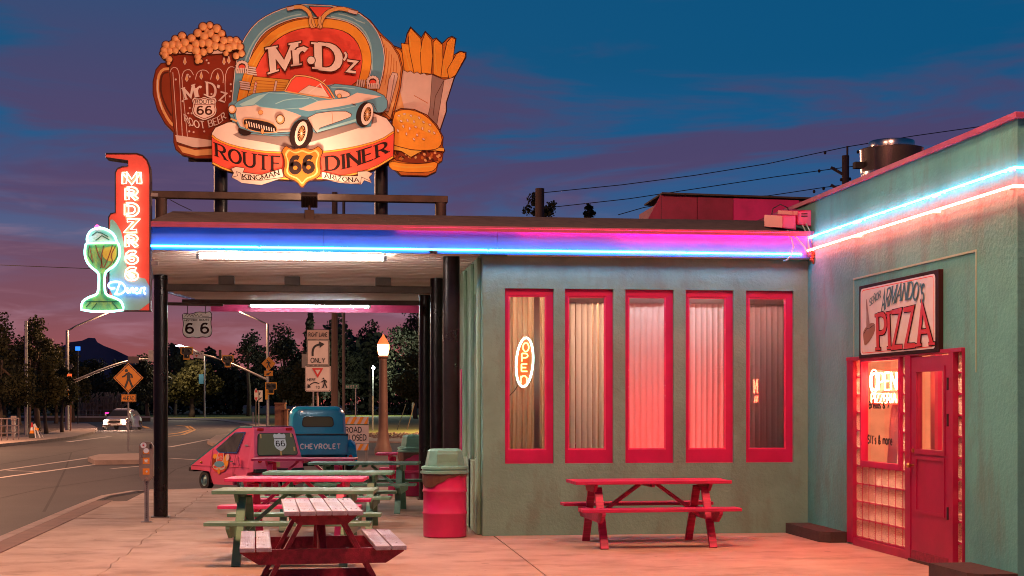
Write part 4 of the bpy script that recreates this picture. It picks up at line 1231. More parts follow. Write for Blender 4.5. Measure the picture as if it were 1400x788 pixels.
A.line(Z2(bl_c), 19.5, c_dbr, 1); A.line(Z2(bl_c), 17.8, c_pale, 1); A.line(Z2(bl_c), 15.6, c_blue, 1)
A.line(Z2([(256, 330), (290, 245), (345, 168), (410, 124), (490, 90), (560, 78)]), 2.0, c_lblue, 1)
A.line(Z2([(720, 90), (800, 105), (870, 135), (915, 190), (938, 260), (942, 380)]), 2.0, c_lblue, 1)
A.line(Z2([(760, 76), (800, 84), (835, 96), (860, 112), (900, 126)]), 1.6, c_lblue)
or_c = [(228, 600), (250, 480), (285, 370), (335, 275), (395, 205), (470, 155), (550, 130), (640, 126), (740, 130), (820, 152), (878, 205), (908, 275), (912, 350), (885, 450)]
A.line(Z2(or_c), 13.6, c_dbr, 1); A.line(Z2(or_c), 12.2, c_or, 1)
A.line(Z2([(246, 520), (272, 415), (312, 322), (372, 238), (450, 180), (540, 148), (620, 140)]), 2.0, c_y, 1)
inner = Z2([(270, 520), (300, 400), (350, 300), (410, 228), (480, 180), (560, 153), (640, 149), (730, 153), (800, 172), (856, 220), (884, 285), (888, 350), (862, 460), (600, 560)])
A.fill(inner, c_red, c_dbr, .8, 1)
A.fill(Z2([(300, 412), (495, 430), (470, 500), (262, 540)]), c_y, c_dbr, .7)
for i in range(5): A.line(Z2([(300 - i * 6, 432 + i * 18), (480, 448 + i * 12)]), .8, c_dor)
for x_, yy in ((316, 470), (425, 465)): A.line(Z2([(x_, yy - 30), (x_ - 14, yy + 45)]), 3.6, c_dbr); A.line(Z2([(x_, yy - 28), (x_ - 14, yy + 43)]), 2.6, c_pale)
for i in range(5):
    A.fill(ellp(*Z2([(316 - i * 3, 446 + i * 15)])[0], .9, .9, n=6), c_red)
for cx, yy, rt in ((286, 378, 12), (252, 458, 12)):
    for i in range(4):
        A.line(Z2([(cx - 26 + i * 2, yy - 18 + i * 12), (cx + 28 + i * 2, yy - 10 + i * 12)]), 2.6, c_dbr); A.line(Z2([(cx - 26 + i * 2, yy - 18 + i * 12), (cx + 28 + i * 2, yy - 10 + i * 12)]), 1.9, c_pale)
for i in range(4):
    A.line(Z2([(864 + i * 12, 430), (858 + i * 12, 468)]), 2.7, c_dbr); A.line(Z2([(864 + i * 12, 430), (858 + i * 12, 468)]), 1.9, c_cream)
for cx, cy in ((240, 358), (944, 440)):
    A.fill(ellp(*Z2([(cx, cy)])[0], 9.4, 8.4), c_dbr)
    for i in range(9):
        a_ = R(-200 + i * 27.5)
        A.fill(ellp(*Z2([(cx + 27 * math.cos(a_), cy + 24 * math.sin(a_))])[0], 2.1, 2.1, n=8), c_pale)
    A.fill(ellp(*Z2([(cx, cy + 4)])[0], 4.6, 3.6), c_red, c_dbr, .6)
    for i in range(6): A.line(Z2([(cx - 30 + i * 12, cy + 8), (cx - 26 + i * 11, cy + 38)]), 1.9, c_pale)
# crest ornament
A.fill(Z2([(600, 36), (725, 40), (652, 100)]), c_red, c_dbr, .8)
for q in ([(482, 48), (520, 40), (560, 36), (598, 60), (612, 95), (628, 150)], [(862, 70), (800, 50), (745, 46), (700, 66), (670, 100), (655, 152)]):
    A.line(Z2(q), 6.4, c_dbr, 1); A.line(Z2(q), 5.0, c_tan, 1); A.line(Z2(q), 1.2, c_y, 1)
for cx in (612, 662): A.line(Z2([(cx, 90), (cx - 8, 120), (cx + 6, 150)]), 4.6, c_dbr, 1); A.line(Z2([(cx, 90), (cx - 8, 120), (cx + 6, 150)]), 3.4, c_tan, 1)
for q in ([(486, 50), (520, 42)], [(812, 58), (858, 70)]): A.line(Z2(q), 6.0, c_dbr); A.line(Z2(q), 4.4, c_cream)
# big lettering
for st, b_, t_, w_ in (('M', [(408, 388), (532, 350)], [(392, 258), (530, 232)], .24), ('r', [(532, 350), (588, 342)], [(524, 232), (586, 226)], .24), ('D', [(652, 370), (762, 382)], [(648, 236), (762, 248)], .26), ("z", [(808, 384), (852, 390)], [(806, 288), (862, 296)], .18)):
    for m2, ex, of in ((c_dbr, .09 if st in 'MD' else .12, 0), (c_pale, 0, 0)):
        A.text(st, Z2(b_), Z2(t_), m2, w_, thin=.13, serif=.10, extra=ex)
for cx, cy, r_ in ((612, 326, 23),): A.fill(ellp(*Z2([(cx, cy)])[0], 6.4, 6.4), c_dbr); A.fill(ellp(*Z2([(cx, cy)])[0], 5.2, 5.2), c_pale)
A.line(Z2([(792, 280), (806, 300), (786, 330)]), 4.6, c_dbr, 1); A.line(Z2([(792, 282), (804, 300), (788, 326)]), 3.2, c_pale, 1)
A.build('jukebox_artwork', pj)
# --- burger
y3 = YS - .04
bout = Z3([(385, 660), (392, 560), (402, 425), (440, 408), (500, 412), (560, 438), (608, 488), (635, 540), (632, 582), (642, 604), (634, 615), (630, 650), (612, 662), (602, 700), (560, 720), (440, 716)])
pb = panel('burger_panel', grow(bout, 1.2), y3, .10, c_dbr)
A = Art(y3)
A.fill(bout, c_dor)
A.fill(Z3([(380, 650), (450, 664), (540, 666), (614, 652), (602, 694), (560, 706), (440, 704), (385, 690)]), c_or, c_dbr, .8, 1)
A.line(Z3([(400, 672), (470, 684), (590, 676)]), 2, c_y, 1)
A.fill(Z3([(392, 590), (520, 590), (634, 606), (628, 640), (600, 655), (530, 664), (470, 660), (400, 645)]), c_br, c_dbr, .8, 1)
rr = random.Random(5)
for i in range(46): A.fill(ellp(*Z3([(402 + rr.random() * 220, 600 + rr.random() * 50)])[0], 1.6 + rr.random(), 1.4 + rr.random() * .6, rr.random() * 90, 8), (c_dor, c_dbr, c_tan)[i % 3])
A.fill(Z3([(395, 572), (640, 590), (642, 608), (600, 604), (545, 602), (486, 634), (440, 606), (398, 600)]), c_y, c_dbr, .7)
A.fill(Z3([(396, 575), (400, 430), (440, 410), (500, 414), (558, 440), (606, 490), (634, 542), (626, 585), (590, 602), (500, 602), (440, 588)]), c_or, c_dbr, 1.0, 1)
A.fill(Z3([(420, 430), (470, 425), (540, 450), (590, 500), (605, 535), (560, 520), (480, 470), (420, 470)]), c_y, None, 0, 2)
for x, y, a_ in ((430, 440, 20), (455, 432, 0), (486, 440, 30), (470, 462, 60), (500, 468, 80), (525, 450, 60), (545, 470, 40), (450, 490, 60), (480, 500, 80), (508, 492, 30), (540, 500, 80), (575, 482, 30), (572, 512, 60), (595, 520, 50), (515, 530, 70), (545, 550, 20), (425, 510, 70), (465, 525, 80), (500, 550, 50), (440, 465, 40)):
    A.fill(ellp(*Z3([(x, y)])[0], 2.2, 1.3, a_, 8), c_pale, c_dor, .4)
A.build('burger_artwork', pb)
# --- drum stage with banner
y4 = YS - .095
topc = [(50, 178), (90, 212), (200, 255), (400, 295), (550, 301), (830, 299), (1050, 268), (1250, 214), (1340, 152)]
botc = [(55, 384), (130, 424), (250, 458), (400, 484), (560, 496), (830, 496), (1050, 468), (1200, 424), (1334, 342)]
dr_out = [(50, 165), (75, 125), (160, 90), (400, 50), (700, 20), (1190, 18), (1290, 60), (1342, 130)] + [(1342, 152)] + botc[::-1]
pd = panel('stage_panel', grow(Z4(dr_out), .8), y4, .12, c_dbr)
A = Art(y4)
A.fill(Z4(topc + botc[::-1]), c_red)
A.fill(Z4([(52, 165), (75, 128), (160, 92), (400, 52), (700, 24), (1190, 22), (1288, 62), (1338, 128)] + topc[::-1]), c_pale, c_dbr, .6)
A.line(Z4([(a, b + 6) for a, b in topc]), 3.2, c_dbr, 1); A.line(Z4([(a, b + 6) for a, b in topc]), 2.2, c_or, 1)
A.line(Z4([(a, b - 6) for a, b in botc]), 3.2, c_dbr, 1); A.line(Z4([(a, b - 6) for a, b in botc]), 2.2, c_y, 1)
A.fill(Z4([(200, 178), (260, 150), (600, 180), (1090, 60), (1215, 50), (1222, 90), (1160, 110), (900, 190), (700, 245), (600, 270), (420, 232), (250, 205)]), c_gr)
A.text('ROUTE', Z4([(85, 330), (180, 370), (300, 404), (420, 426), (538, 436)]), Z4([(80, 240), (180, 278), (300, 308), (420, 326), (538, 334)]), c_k, .2, thin=.09, serif=.09, gap=.26)
A.text('DINER', Z4([(866, 432), (960, 424), (1080, 396), (1200, 352), (1294, 304)]), Z4([(862, 334), (960, 324), (1080, 296), (1200, 258), (1290, 226)]), c_k, .2, thin=.09, serif=.09, gap=.26)
A.build('stage_artwork', pd)
y5 = YS - .115
rb = panel('ribbon_panel', Z4([(185, 420), (220, 405), (285, 415), (270, 445), (400, 462), (545, 418), (560, 480), (400, 535), (262, 520), (230, 500), (190, 480), (205, 450)]), y5, .03, c_cream)
A = Art(y5)
A.line(Z4([(185, 420), (220, 405), (285, 415), (270, 445), (400, 462), (545, 418), (560, 480), (400, 502), (262, 496), (254, 450), (225, 440), (232, 470), (190, 480), (205, 450), (185, 420)]), .8, c_dbr)
A.text('KINGMAN', Z4([(272, 494), (400, 498), (528, 464)]), Z4([(266, 458), (400, 468), (520, 430)]), c_k, .18, thin=.09, serif=.05, gap=.25)
A.build('ribbon_lettering', rb)
rb2 = panel('ribbon_panel', Z4([(830, 440), (960, 470), (1085, 470), (1082, 440), (1150, 435), (1190, 455), (1165, 480), (1180, 520), (1130, 500), (1110, 530), (960, 520), (830, 490)]), y5, .03, c_cream)
A = Art(y5)
A.line(Z4([(830, 440), (960, 470), (1085, 470), (1082, 440), (1150, 435), (1190, 455), (1165, 480), (1180, 510), (1110, 478), (1104, 526), (960, 514), (830, 490)]), .8, c_dbr)
A.text('ARIZONA', Z4([(850, 484), (960, 508), (1095, 516)]), Z4([(846, 450), (960, 476), (1090, 484)]), c_k, .18, thin=.09, serif=.05, gap=.25)
A.build('ribbon_lettering', rb2)
y6 = YS - .135
shp = smooth(Z4([(573, 254), (600, 272), (630, 284), (662, 274), (690, 262), (718, 274), (752, 286), (780, 276), (806, 258), (840, 296), (822, 335), (814, 388), (826, 445), (806, 478), (770, 494), (722, 512), (690, 560), (655, 512), (610, 494), (574, 478), (553, 445), (568, 388), (560, 335), (542, 298)]), 1, True)
ps = panel('shield_panel', grow(shp, .6), y6, .05, c_dbr)
A = Art(y6)
c_sh = ink('sign_shield_orange', (.40, .115, .012)); c_sh2 = ink('sign_shield_tan', (.50, .17, .025))
A.fill(shp, c_sh)
A.line(shp + [shp[0]], 1.1, c_dbr)
ins = [(q[0] + (413 - q[0]) * .13, q[1] + (228 - q[1]) * .13) for q in shp]
A.line(ins + [ins[0]], .8, c_dor); A.fill([(q[0] + (413 - q[0]) * .16, q[1] + (228 - q[1]) * .16) for q in shp], c_tan)
ins = [(q[0] + (413 - q[0]) * .24, q[1] + (228 - q[1]) * .24) for q in shp]
A.fill(ins, c_sh)
A.text('66', Z4([(610, 446), (766, 440)]), Z4([(612, 340), (766, 336)]), c_k, .30, gap=.32)
A.build('shield_artwork', ps)
# --- the car cut-out
y7 = YS - .118
body = [(165, 600), (168, 560), (190, 545), (215, 548), (300, 505), (385, 494), (470, 492), (520, 406), (560, 404), (640, 424), (700, 460), (740, 452), (840, 462), (900, 475), (960, 492), (1005, 515), (1024, 545), (1022, 580), (1000, 605), (975, 610), (945, 600), (935, 680), (880, 690), (850, 660), (640, 718), (600, 700), (590, 770), (560, 800), (520, 790), (490, 730), (420, 735), (300, 722), (235, 728), (215, 660), (190, 660)]
pc_ = panel('car_panel', Z2(body), y7, .04, c_blue)
A = Art(y7)
A.fill(ellp(*Z2([(258, 700)])[0], 10, 8), c_k)
A.fill(Z2([(178, 580), (215, 548), (300, 505), (385, 494), (480, 492), (620, 520), (700, 470), (740, 452), (840, 462), (900, 475), (960, 492), (1005, 515), (1024, 545), (1022, 580), (1000, 605), (970, 606), (945, 560), (905, 545), (872, 575), (860, 650), (640, 718), (600, 650), (560, 645), (525, 680), (500, 725), (420, 728), (300, 716), (225, 690), (205, 650)]), c_blue, c_dbr, .7)
A.fill(Z2([(200, 580), (330, 566), (470, 592), (530, 612), (560, 625), (520, 660), (492, 712), (420, 716), (290, 700), (232, 682), (210, 640)]), c_cream)
A.fill(Z2([(225, 562), (330, 515), (400, 498), (370, 545), (300, 565), (240, 572)]), c_lblue); A.fill(Z2([(520, 560), (640, 545), (800, 530), (860, 500), (990, 520), (860, 556), (760, 575), (600, 600), (550, 590)]), c_cream)
A.fill(Z2([(305, 560), (380, 500), (520, 508), (620, 530), (648, 545), (560, 582), (450, 590), (340, 576)]), c_blue, c_lblue, .9)
A.line(Z2([(420, 560), (480, 535), (600, 530)]), 1.2, c_lblue, 1); A.line(Z2([(720, 470), (800, 474), (850, 480)]), 1.0, c_lblue); A.line(Z2([(640, 600), (760, 590), (860, 570)]), .8, c_lblue)
A.fill(Z2([(592, 636), (640, 612), (720, 600), (800, 600), (830, 616), (826, 630), (780, 648), (660, 690), (642, 716), (622, 690)]), c_cream, c_dbr, .7)
A.line(Z2([(724, 604), (730, 668)]), .6, c_dor); A.line(Z2([(830, 560), (855, 568)]), 1.2, c_dbr)
A.fill(Z2([(642, 716), (860, 652), (858, 640), (650, 700)]), c_lblue)
# windscreen and seats
A.fill(Z2([(475, 488), (520, 412), (560, 410), (640, 428), (690, 470), (725, 528), (690, 530), (600, 515)]), c_red)
A.fill(Z2([(540, 500), (600, 460), (680, 478), (712, 525), (640, 518)]), c_cream, c_dbr, .5); A.line(Z2([(690, 430), (600, 500)]), .8, c_pale); A.line(Z2([(660, 450), (690, 500)]), 1.4, c_pale)
A.fill(Z2([(735, 486), (770, 482), (820, 500), (822, 520), (770, 528), (745, 520)]), c_cream, c_dbr, .6, 1); A.fill(ellp(*Z2([(764, 518)])[0], 3, 3), c_tan, c_dbr, .6)
A.line(Z2([(470, 490), (515, 412), (560, 406), (640, 424), (696, 462), (738, 530)]), 2.8, c_dbr, 1); A.line(Z2([(470, 490), (515, 412), (560, 406), (640, 424), (696, 462), (738, 530)]), 1.7, c_tan, 1); A.line(Z2([(470, 492), (600, 514), (730, 534)]), 1.6, c_tan)
# grille
A.fill(Z2([(244, 652), (258, 638), (330, 645), (400, 662), (430, 690), (424, 714), (360, 716), (290, 704), (254, 684)]), c_k, c_tan, 1.2, 1)
for i in range(12): A.line(Z2([(262 + i * 13.5, 652 + i * 3.6), (268 + i * 13.2, 680 + i * 2.8)]), 1.5, c_pale)
A.line(Z2([(178, 640), (215, 655)]), 2.4, c_tan); A.line(Z2([(430, 712), (500, 708)]), 2.2, c_dbr); A.line(Z2([(430, 710), (505, 706)]), 1.5, c_pale)
for cx, cy in ((265, 680), (350, 708)): A.fill(ellp(*Z2([(cx, cy)])[0], 2.2, 4.2), c_tan, c_dbr, .6)
for cx, cy, r_ in ((187, 590, 6.0), (446, 644, 6.4)): A.fill(ellp(*Z2([(cx, cy)])[0], r_, r_ + .6), c_dbr); A.fill(ellp(*Z2([(cx, cy)])[0], r_ - 1, r_ - .5), c_tan); A.fill(ellp(*Z2([(cx - 2, cy - 3)])[0], r_ - 2.6, r_ - 2), c_pale)
A.fill(ellp(*Z2([(340, 606)])[0], 3.2, 3.2), c_tan, c_dor, .6)
# wheels
A.fill(ellp(*Z2([(560, 722)])[0], 15.5, 20.5, 12), c_k)
for cx, cy, rx, ry, dx in ((545, 722, 12.0, 19.5, 0), (900, 618, 11.5, 17.5, 0)):
    p_ = Z2([(cx, cy)])[0]
    A.fill(ellp(*p_, rx, ry, 14), c_k)
    A.fill(ellp(p_[0] + 3.4, p_[1] - .6, rx * .70, ry * .88, 12), c_pale, c_dbr, .4)
    A.fill(ellp(p_[0] + 3.8, p_[1] - .6, rx * .44, ry * .58, 12), c_dbr)
    for i in range(7):
        a_ = math.pi * i / 7
        A.line([(p_[0] + 3.8 - rx * .4 * math.cos(a_), p_[1] - .6 - ry * .54 * math.sin(a_)), (p_[0] + 3.8 + rx * .4 * math.cos(a_), p_[1] - .6 + ry * .54 * math.sin(a_))], .7, c_tan)
    A.fill(ellp(p_[0] + 3.8, p_[1] - .6, 1.4, 2, n=8), c_pale)
A.build('car_artwork', pc_)
# posts and rail carrying the sign
XL, XRp = onY(302, 270, 19.7).x, onY(521, 270, 19.7).x
for x_ in (XL, XRp):
    mb = MB(); mb.cyl((x_, 19.68, 3.9), (x_, 19.68, 6.0), .088, n=18); mb.build('post', m_['post'], sg, smooth='auto')
xa, xb = onY(207, 270, 19.5).x, onY(612, 270, 19.5).x
zr = onY(400, 269.5, 19.5).z
mb = MB(); mb.box((xa, 19.46, zr - .045), (xb, 19.58, zr + .045)); mb.build('rail', m_['beam'], sg, bevel=.006)
for x_ in (xa + .12, xb - .09):
    mb = MB(); mb.cyl((x_, 19.52, 3.9), (x_, 19.52, zr - .045), .075, n=14); mb.build('rail_post', m_['beam'], sg, smooth='auto')
for x_ in (XL, XRp):
    for z_ in (4.75, 5.6):
        mb = MB(); mb.box((x_ - .4, 19.55, z_ - .04), (x_ + .4, 19.60, z_ + .04)); mb.build('bracket', m_['beam'], sg)

# floodlight on the roof
fp_ = onY(423, 290, 18.7)
fl_ = thing('floodlight', 'square black floodlight on the canopy roof aimed up at the big sign', 'floodlight', fp_)
mb = MB(); mb.box((fp_.x - .06, 18.64, fp_.z - .10), (fp_.x + .06, 18.76, fp_.z + .02)); mb.build('junction_box', m_['beam'], fl_, bevel=.005)
mb = MB(); mb.cyl((fp_.x, 18.7, fp_.z), (fp_.x, 18.7, fp_.z + .08), .018, n=8); mb.build('stem', m_['beam'], fl_)
hb = MB()
c = Vector((fp_.x, 18.7, fp_.z + .15))
rot = Matrix.Rotation(R(38), 3, 'X')
def hb_box(a, b, mbx):
    q = MB().box(a, b)
    mbx.add([c + rot @ Vector(v) for v in q.v], q.f)
hb_box((-.10, -.05, -.085), (.10, .045, .085), hb)
for k in range(6): hb_box((-.09 + k * .034, -.075, -.075), (-.08 + k * .034, -.05, .075), hb)
ho = hb.build('housing', M('floodlight_housing', (.03, .022, .02), .5, metal=.4), fl_, bevel=.006)
ln = MB(); hb_box((-.09, .046, -.075), (.09, .05, .075), ln); ln.build('lens', EM('floodlight_lens', (1, .55, .28), 4), ho)
FL = light('flood_lamp', 'AREA', c + rot @ Vector((0, .06, 0)), (1.0, .74, .52), 52, .18, .15, to=Vector((-1.0, YS + .3, 8.9)), parent=fl_)

# ================================================================ NEON SIGN at the canopy corner
YN = 17.80
ns = thing('neon_sign', 'tall red neon sign with sundae glass at the canopy corner', 'neon sign', (onY(190, 400, YN).x, YN, 3.0))
Z5 = lambda P: [(100 + a / 3.283, 200 + b / 3.283) for a, b in P]
nsP = Z5([(147, 33), (285, 33), (312, 42), (332, 62), (342, 90), (345, 130), (345, 738), (160, 738), (160, 318), (170, 302), (190, 298), (190, 118), (200, 100), (222, 92), (246, 90), (246, 66), (147, 52)])
m_['nface'] = M('sign_face_red_glow', (.72, .10, .07), .45, var=.12, vs=3)  # red neon glow put into the face colour
m_['nface2'] = M('sign_face_mint_glow', (.22, .50, .46), .45, var=.15, vs=3)  # mint glow on the lower face put into the colour
m_['ncab'] = M('sign_cabinet', (.035, .022, .025), .5, metal=.3)
mb = MB(); mb.prism([onY(a, b, YN) for a, b in nsP], (0, .24, 0), 0, 1)
cab = mb.build('cabinet', [m_['nface'], m_['ncab']], ns)
Nf = lambda a, b, k=0: onY(a, b, YN - .002 - .0012 * k)
mb = MB(); mb.poly([Nf(*q) for q in smooth(Z5([(161, 330), (185, 330), (225, 400), (232, 520), (262, 580), (344, 600), (344, 736), (161, 736)]), 1, True)]); mb.build('painted_glow_patch', m_['nface2'], cab)
mb = MB()
mb.tube([onY(a, b, YN - .006) for a, b in nsP], .008, 5, closed=True); mb.build('cabinet_trim', m_['ncab'], cab)
LT = [('M', 222, 304, 112, 174), ('R', 236, 292, 184, 246), ('D', 233, 294, 254, 316), ('Z', 236, 292, 326, 388), ('R', 236, 292, 396, 458), ('6', 236, 290, 468, 530), ('6', 236, 290, 542, 604)]
nl = Nf
for ch, x0, x1, y0_, y1_ in LT:
    B_, T_ = Z5([(x0, y1_), (x1, y1_)]), Z5([(x0, y0_), (x1, y0_)])
    f = band(B_, T_, lambda a, b, k: Nf(a, b, k + 2))
    mb = MB(); text(mb, ch, f, w=.16, gap=.2)
    lo = mb.build('painted_letter', M('letter_peach', (.75, .34, .20), .5) if 'letter_peach' not in bpy.data.materials else bpy.data.materials['letter_peach'], cab)
    tb = MB()
    st, W = layout(ch, .2)
    B_ = [(B_[0][0] + 2, B_[0][1] - 2.2), (B_[1][0] - 2, B_[1][1] - 2.2)]; T_ = [(T_[0][0] + 2, T_[0][1] + 2.2), (T_[1][0] - 2, T_[1][1] + 2.2)]
    for pl, _ in st:
        cl_ = len(pl) > 8 and math.hypot(pl[0][0] - pl[-1][0], pl[0][1] - pl[-1][1]) < 1e-3
        q = pl[:-1] if cl_ else pl
        L, Rr = strip(q, lambda d: .27, cl_)
        fz = lambda a, b: onY(*[(B_[0][i] + (B_[1][i] - B_[0][i]) * a / W) * (1 - b) + (T_[0][i] + (T_[1][i] - T_[0][i]) * a / W) * b for i in (0, 1)], YN - .035)
        if cl_: tb.tube([fz(*p) for p in L], .0065, 5, closed=True); tb.tube([fz(*p) for p in Rr], .0065, 5, closed=True)
        else: tb.tube([fz(*p) for p in L + Rr[::-1]], .0075, 5, closed=True)
    tb.build('neon_letter', m_['n_white'], cab, smooth=True)
# flowing word
ZD = lambda P: [(105 + a / 5.836, 300 + b / 5.836) for a, b in P]
wd = [[(345, 505), (330, 545), (318, 585), (300, 598), (345, 600), (385, 575), (388, 540), (360, 505), (310, 495), (262, 505), (248, 530), (268, 555), (305, 550)],
      [(405, 545), (400, 580), (412, 590), (425, 560)], [(425, 590), (432, 552), (446, 545), (452, 560), (448, 590)], [(462, 572), (485, 560), (480, 545), (465, 555), (462, 585), (480, 595), (500, 580)], [(505, 595), (510, 550), (530, 548), (548, 545), (530, 575), (548, 598)]]
for q in wd:
    tb = MB(); tb.tube([onY(a, b, YN - .04) for a, b in smooth(ZD(q), 2)], .011, 6); tb.build('neon_letter', m_['n_blue2'], cab, smooth=True)
# sundae glass
gl_out = smooth(ZD([(85, 190), (80, 150), (95, 110), (130, 78), (190, 66), (250, 85), (300, 125), (320, 185), (335, 200), (345, 260), (335, 320), (300, 375), (240, 410), (222, 440), (222, 560), (235, 605), (300, 625), (350, 650), (370, 690), (372, 735), (35, 735), (38, 680), (50, 650), (100, 620), (150, 605), (172, 580), (178, 450), (165, 420), (110, 380), (75, 330), (62, 270), (70, 200)]), 1, True)
mb = MB(); mb.prism([onY(a, b, YN - .03) for a, b in gl_out], (0, .12, 0), 0, 1); gp = mb.build('sundae_cutout', [M('sundae_green', (.10, .30, .15), .4, var=.5, vs=9, sc=(2, 2, 1), col2=(.28, .45, .12)), m_['ncab']], ns)
G5 = lambda a, b, k=0: onY(a, b, YN - .031 - .0012 * k)
mb = MB()
mats5 = [M('sundae_cream', (.45, .60, .52), .5, var=.2, vs=12), M('sundae_syrup', (.22, .06, .03), .5), M('sundae_yellow', (.55, .42, .06), .5), M('sundae_darkgreen', (.02, .09, .05), .5)]
mb.poly([G5(a, b, 1) for a, b in ZD([(90, 180), (88, 150), (105, 115), (135, 85), (190, 74), (245, 92), (290, 130), (312, 182)])], 0)
for q in ([(100, 210), (115, 290), (125, 340)], [(150, 205), (170, 280), (200, 330), (190, 390)], [(215, 210), (195, 300), (205, 390)], [(310, 210), (270, 290), (290, 340), (230, 400)], [(285, 205), (255, 300), (215, 390)]): stroke(mb, smooth(ZD(q), 1), 1.3, G5, 4, 1)
mb.poly([G5(a, b, 2) for a, b in smooth(ZD([(210, 230), (300, 205), (322, 260), (300, 340), (240, 330), (200, 290)]), 1, True)], 2)
for q in ([(120, 130), (160, 100), (200, 110), (250, 140)], [(150, 170), (200, 130), (260, 165)], [(70, 655), (340, 655)], [(75, 700), (110, 660)], [(120, 720), (160, 670)], [(330, 720), (280, 660)], [(200, 430), (200, 600)], [(90, 230), (90, 290), (130, 350)], [(330, 230), (325, 290), (290, 350)]): stroke(mb, ZD(q), 1.2, G5, 5, 3)
mb.build('sundae_artwork', mats5, gp)
tb = MB(); tb.tube([onY(a, b, YN - .07) for a, b in gl_out], .013, 6, closed=True); tb.build('neon_outline', m_['n_green'], gp, smooth=True)
tb = MB(); tb.tube([onY(a, b, YN - .07) for a, b in ZD([(84, 192), (322, 186)])], .011, 6); tb.build('neon_rim', m_['n_green'], gp, smooth=True)
tb = MB(); tb.tube([onY(a, b, YN - .085) for a, b in smooth(ZD([(88, 175), (84, 140), (100, 105), (135, 76), (190, 62)]), 1)], .008, 6); tb.build('neon_outline', m_['n_blue2'], gp, smooth=True)
tb = MB(); cc = onY(*ZD([(162, 62)])[0], YN - .06); tb.ell(tuple(cc), .028); tb.build('cherry', EM('neon_cherry', (1, .08, .3), 4), gp, smooth=True)
for z_ in (4.05, 3.25):
    mb = MB(); mb.box((-2.15, YN + .10, z_ - .02), (-1.9, YN + .14, z_ + .02)); mb.build('bracket', m_['steel'], ns)
mb = MB(); q_ = onY(350, 290, YN).z; mb.box((-2.06, YN + .24, 3.2), (-2.0, YN + .28, 4.1)); mb.build('mounting_bar', m_['post'], ns)

# ================================================================ HANGING ROUTE SHIELD
YH = 22.3
hp = onY(270, 418, YH)
hs = thing('hanging_shield_sign', 'white route 66 shield hanging from a brown bar under the canopy', 'sign', (hp.x, YH, hp.z))
ba, bb = onY(226, 415.5, YH), onY(305, 417, YH)
mb = MB(); mb.cyl(ba, bb, .024, n=8); mb.build('bar', m_['beam'], hs)
S = [(a, b) for a, b in [(250, 428.5), (261, 430), (270, 426.5), (281, 427.5), (288.5, 426), (289.5, 434), (288, 442), (290, 452), (288.5, 459), (283, 461.5), (275, 460.5), (270, 462.5), (264, 460.5), (257, 462), (252, 460), (249.5, 454), (251, 443), (249.5, 434)]]
mb = MB(); mb.prism([onY(a, b, YH) for a, b in smooth(S, 1, True)], (0, .02, 0), 0, 1); sp_ = mb.build('shield', [m_['cream'], c_k], hs)
mb = MB()
H5 = lambda a, b, k=0: onY(a, b, YH - .002 - .001 * k)
Sx = smooth(S, 1, True)
stroke(mb, Sx + [Sx[0]], 1.0, H5, 1)
stroke(mb, [(250.5, 435.5), (289, 434.5)], .8, H5, 1)
text(mb, '66', band([(254.5, 455.5), (284.5, 455.5)], [(254.5, 443), (284.5, 442.5)], lambda a, b, k: H5(a, b, 2 + k)), w=.2, gap=.75)
text(mb, 'HISTORIC ROUTE', band([(252.5, 439.5), (286, 438.6)], [(252.5, 437), (286, 436.2)], lambda a, b, k: H5(a, b, 2 + k)), w=.2)
stroke(mb, [(252, 434), (255, 429.5), (256, 433.5), (259, 430), (260, 433), (263, 431), (264, 433.6), (266, 429.5), (268, 433), (270, 430), (272, 433.5), (275, 430), (277, 433), (286, 432.5)], .5, H5, 3)
mb.build('lettering', c_k, sp_)
for x_ in (256.5, 281):
    mb = MB(); mb.cyl(onY(x_, 417, YH), onY(x_, 429, YH), .006, n=6); mb.build('hanger', m_['beam'], hs)

# ================================================================ PIZZA SIGN on the side wall
XS = XR - .06
pzs = thing('pizza_sign', 'square white pizza sign with green and red lettering above the shop door', 'sign', (XR, 14.9, 2.12))
a0, a1 = Yp(1180.3), Yp(1290)
mb = MB(); mb.box((XS + .01, a1, 2.115), (XR - .002, a0, 2.925)); fr_ = mb.build('frame', c_k, pzs, bevel=.004)
def rrect(u0, u1, v0, v1, r, n=4):
    o = []
    for cx, cy, st in ((u1 - r, v1 - r, 0), (u0 + r, v1 - r, 90), (u0 + r, v0 + r, 180), (u1 - r, v0 + r, 270)):
        for i in range(n + 1):
            q = R(st + 90 * i / n); o.append((cx + r * math.cos(q), cy + r * math.sin(q)))
    return o
Ws, Hs = a0 - a1, .81
PS = lambda u, v, k=0: Vector((XS + .008 - .0012 * k, a0 - u * Ws, 2.115 + v * Hs))
def rr_(u0, u1, v0, v1, r):
    return [(u, v) for u, v in [(a / Ws, b / Hs) for a, b in rrect(u0 * Ws, u1 * Ws, v0 * Hs, v1 * Hs, r)]]
mb = MB(); mb.poly([PS(u, v, 0) for u, v in rr_(.025, .965, .045, .955, .05)]); mb.build('face', m_['cream'], pzs)
mb = MB()
q = rr_(.045, .945, .07, .93, .045)
stroke(mb, [(a * Ws, b * Hs) for a, b in q + [q[0]]], .008, lambda a, b, k: PS(a / Ws, b / Hs, k), 1)
def ptext(s, bl, tl, m2, w, k0, mbx, **kw): text(mbx, s, band(bl, tl, lambda a, b, k: PS(a, b, k)), w=w, k0=k0, **kw)
mb.build('border_line', c_red, pzs)
c_teal = M('sign_teal_ink', (.03, .13, .13), .5); c_pzr = M('sign_red_ink', (.50, .03, .03), .5)
mb = MB(); ptext('PIZZA', [(.275, .105), (.935, .105)], [(.265, .56), (.90, .58)], c_k, .2, 3, mb, thin=.12, serif=.10, gap=.2, extra=.05); mb.build('lettering_outline', c_k, pzs)
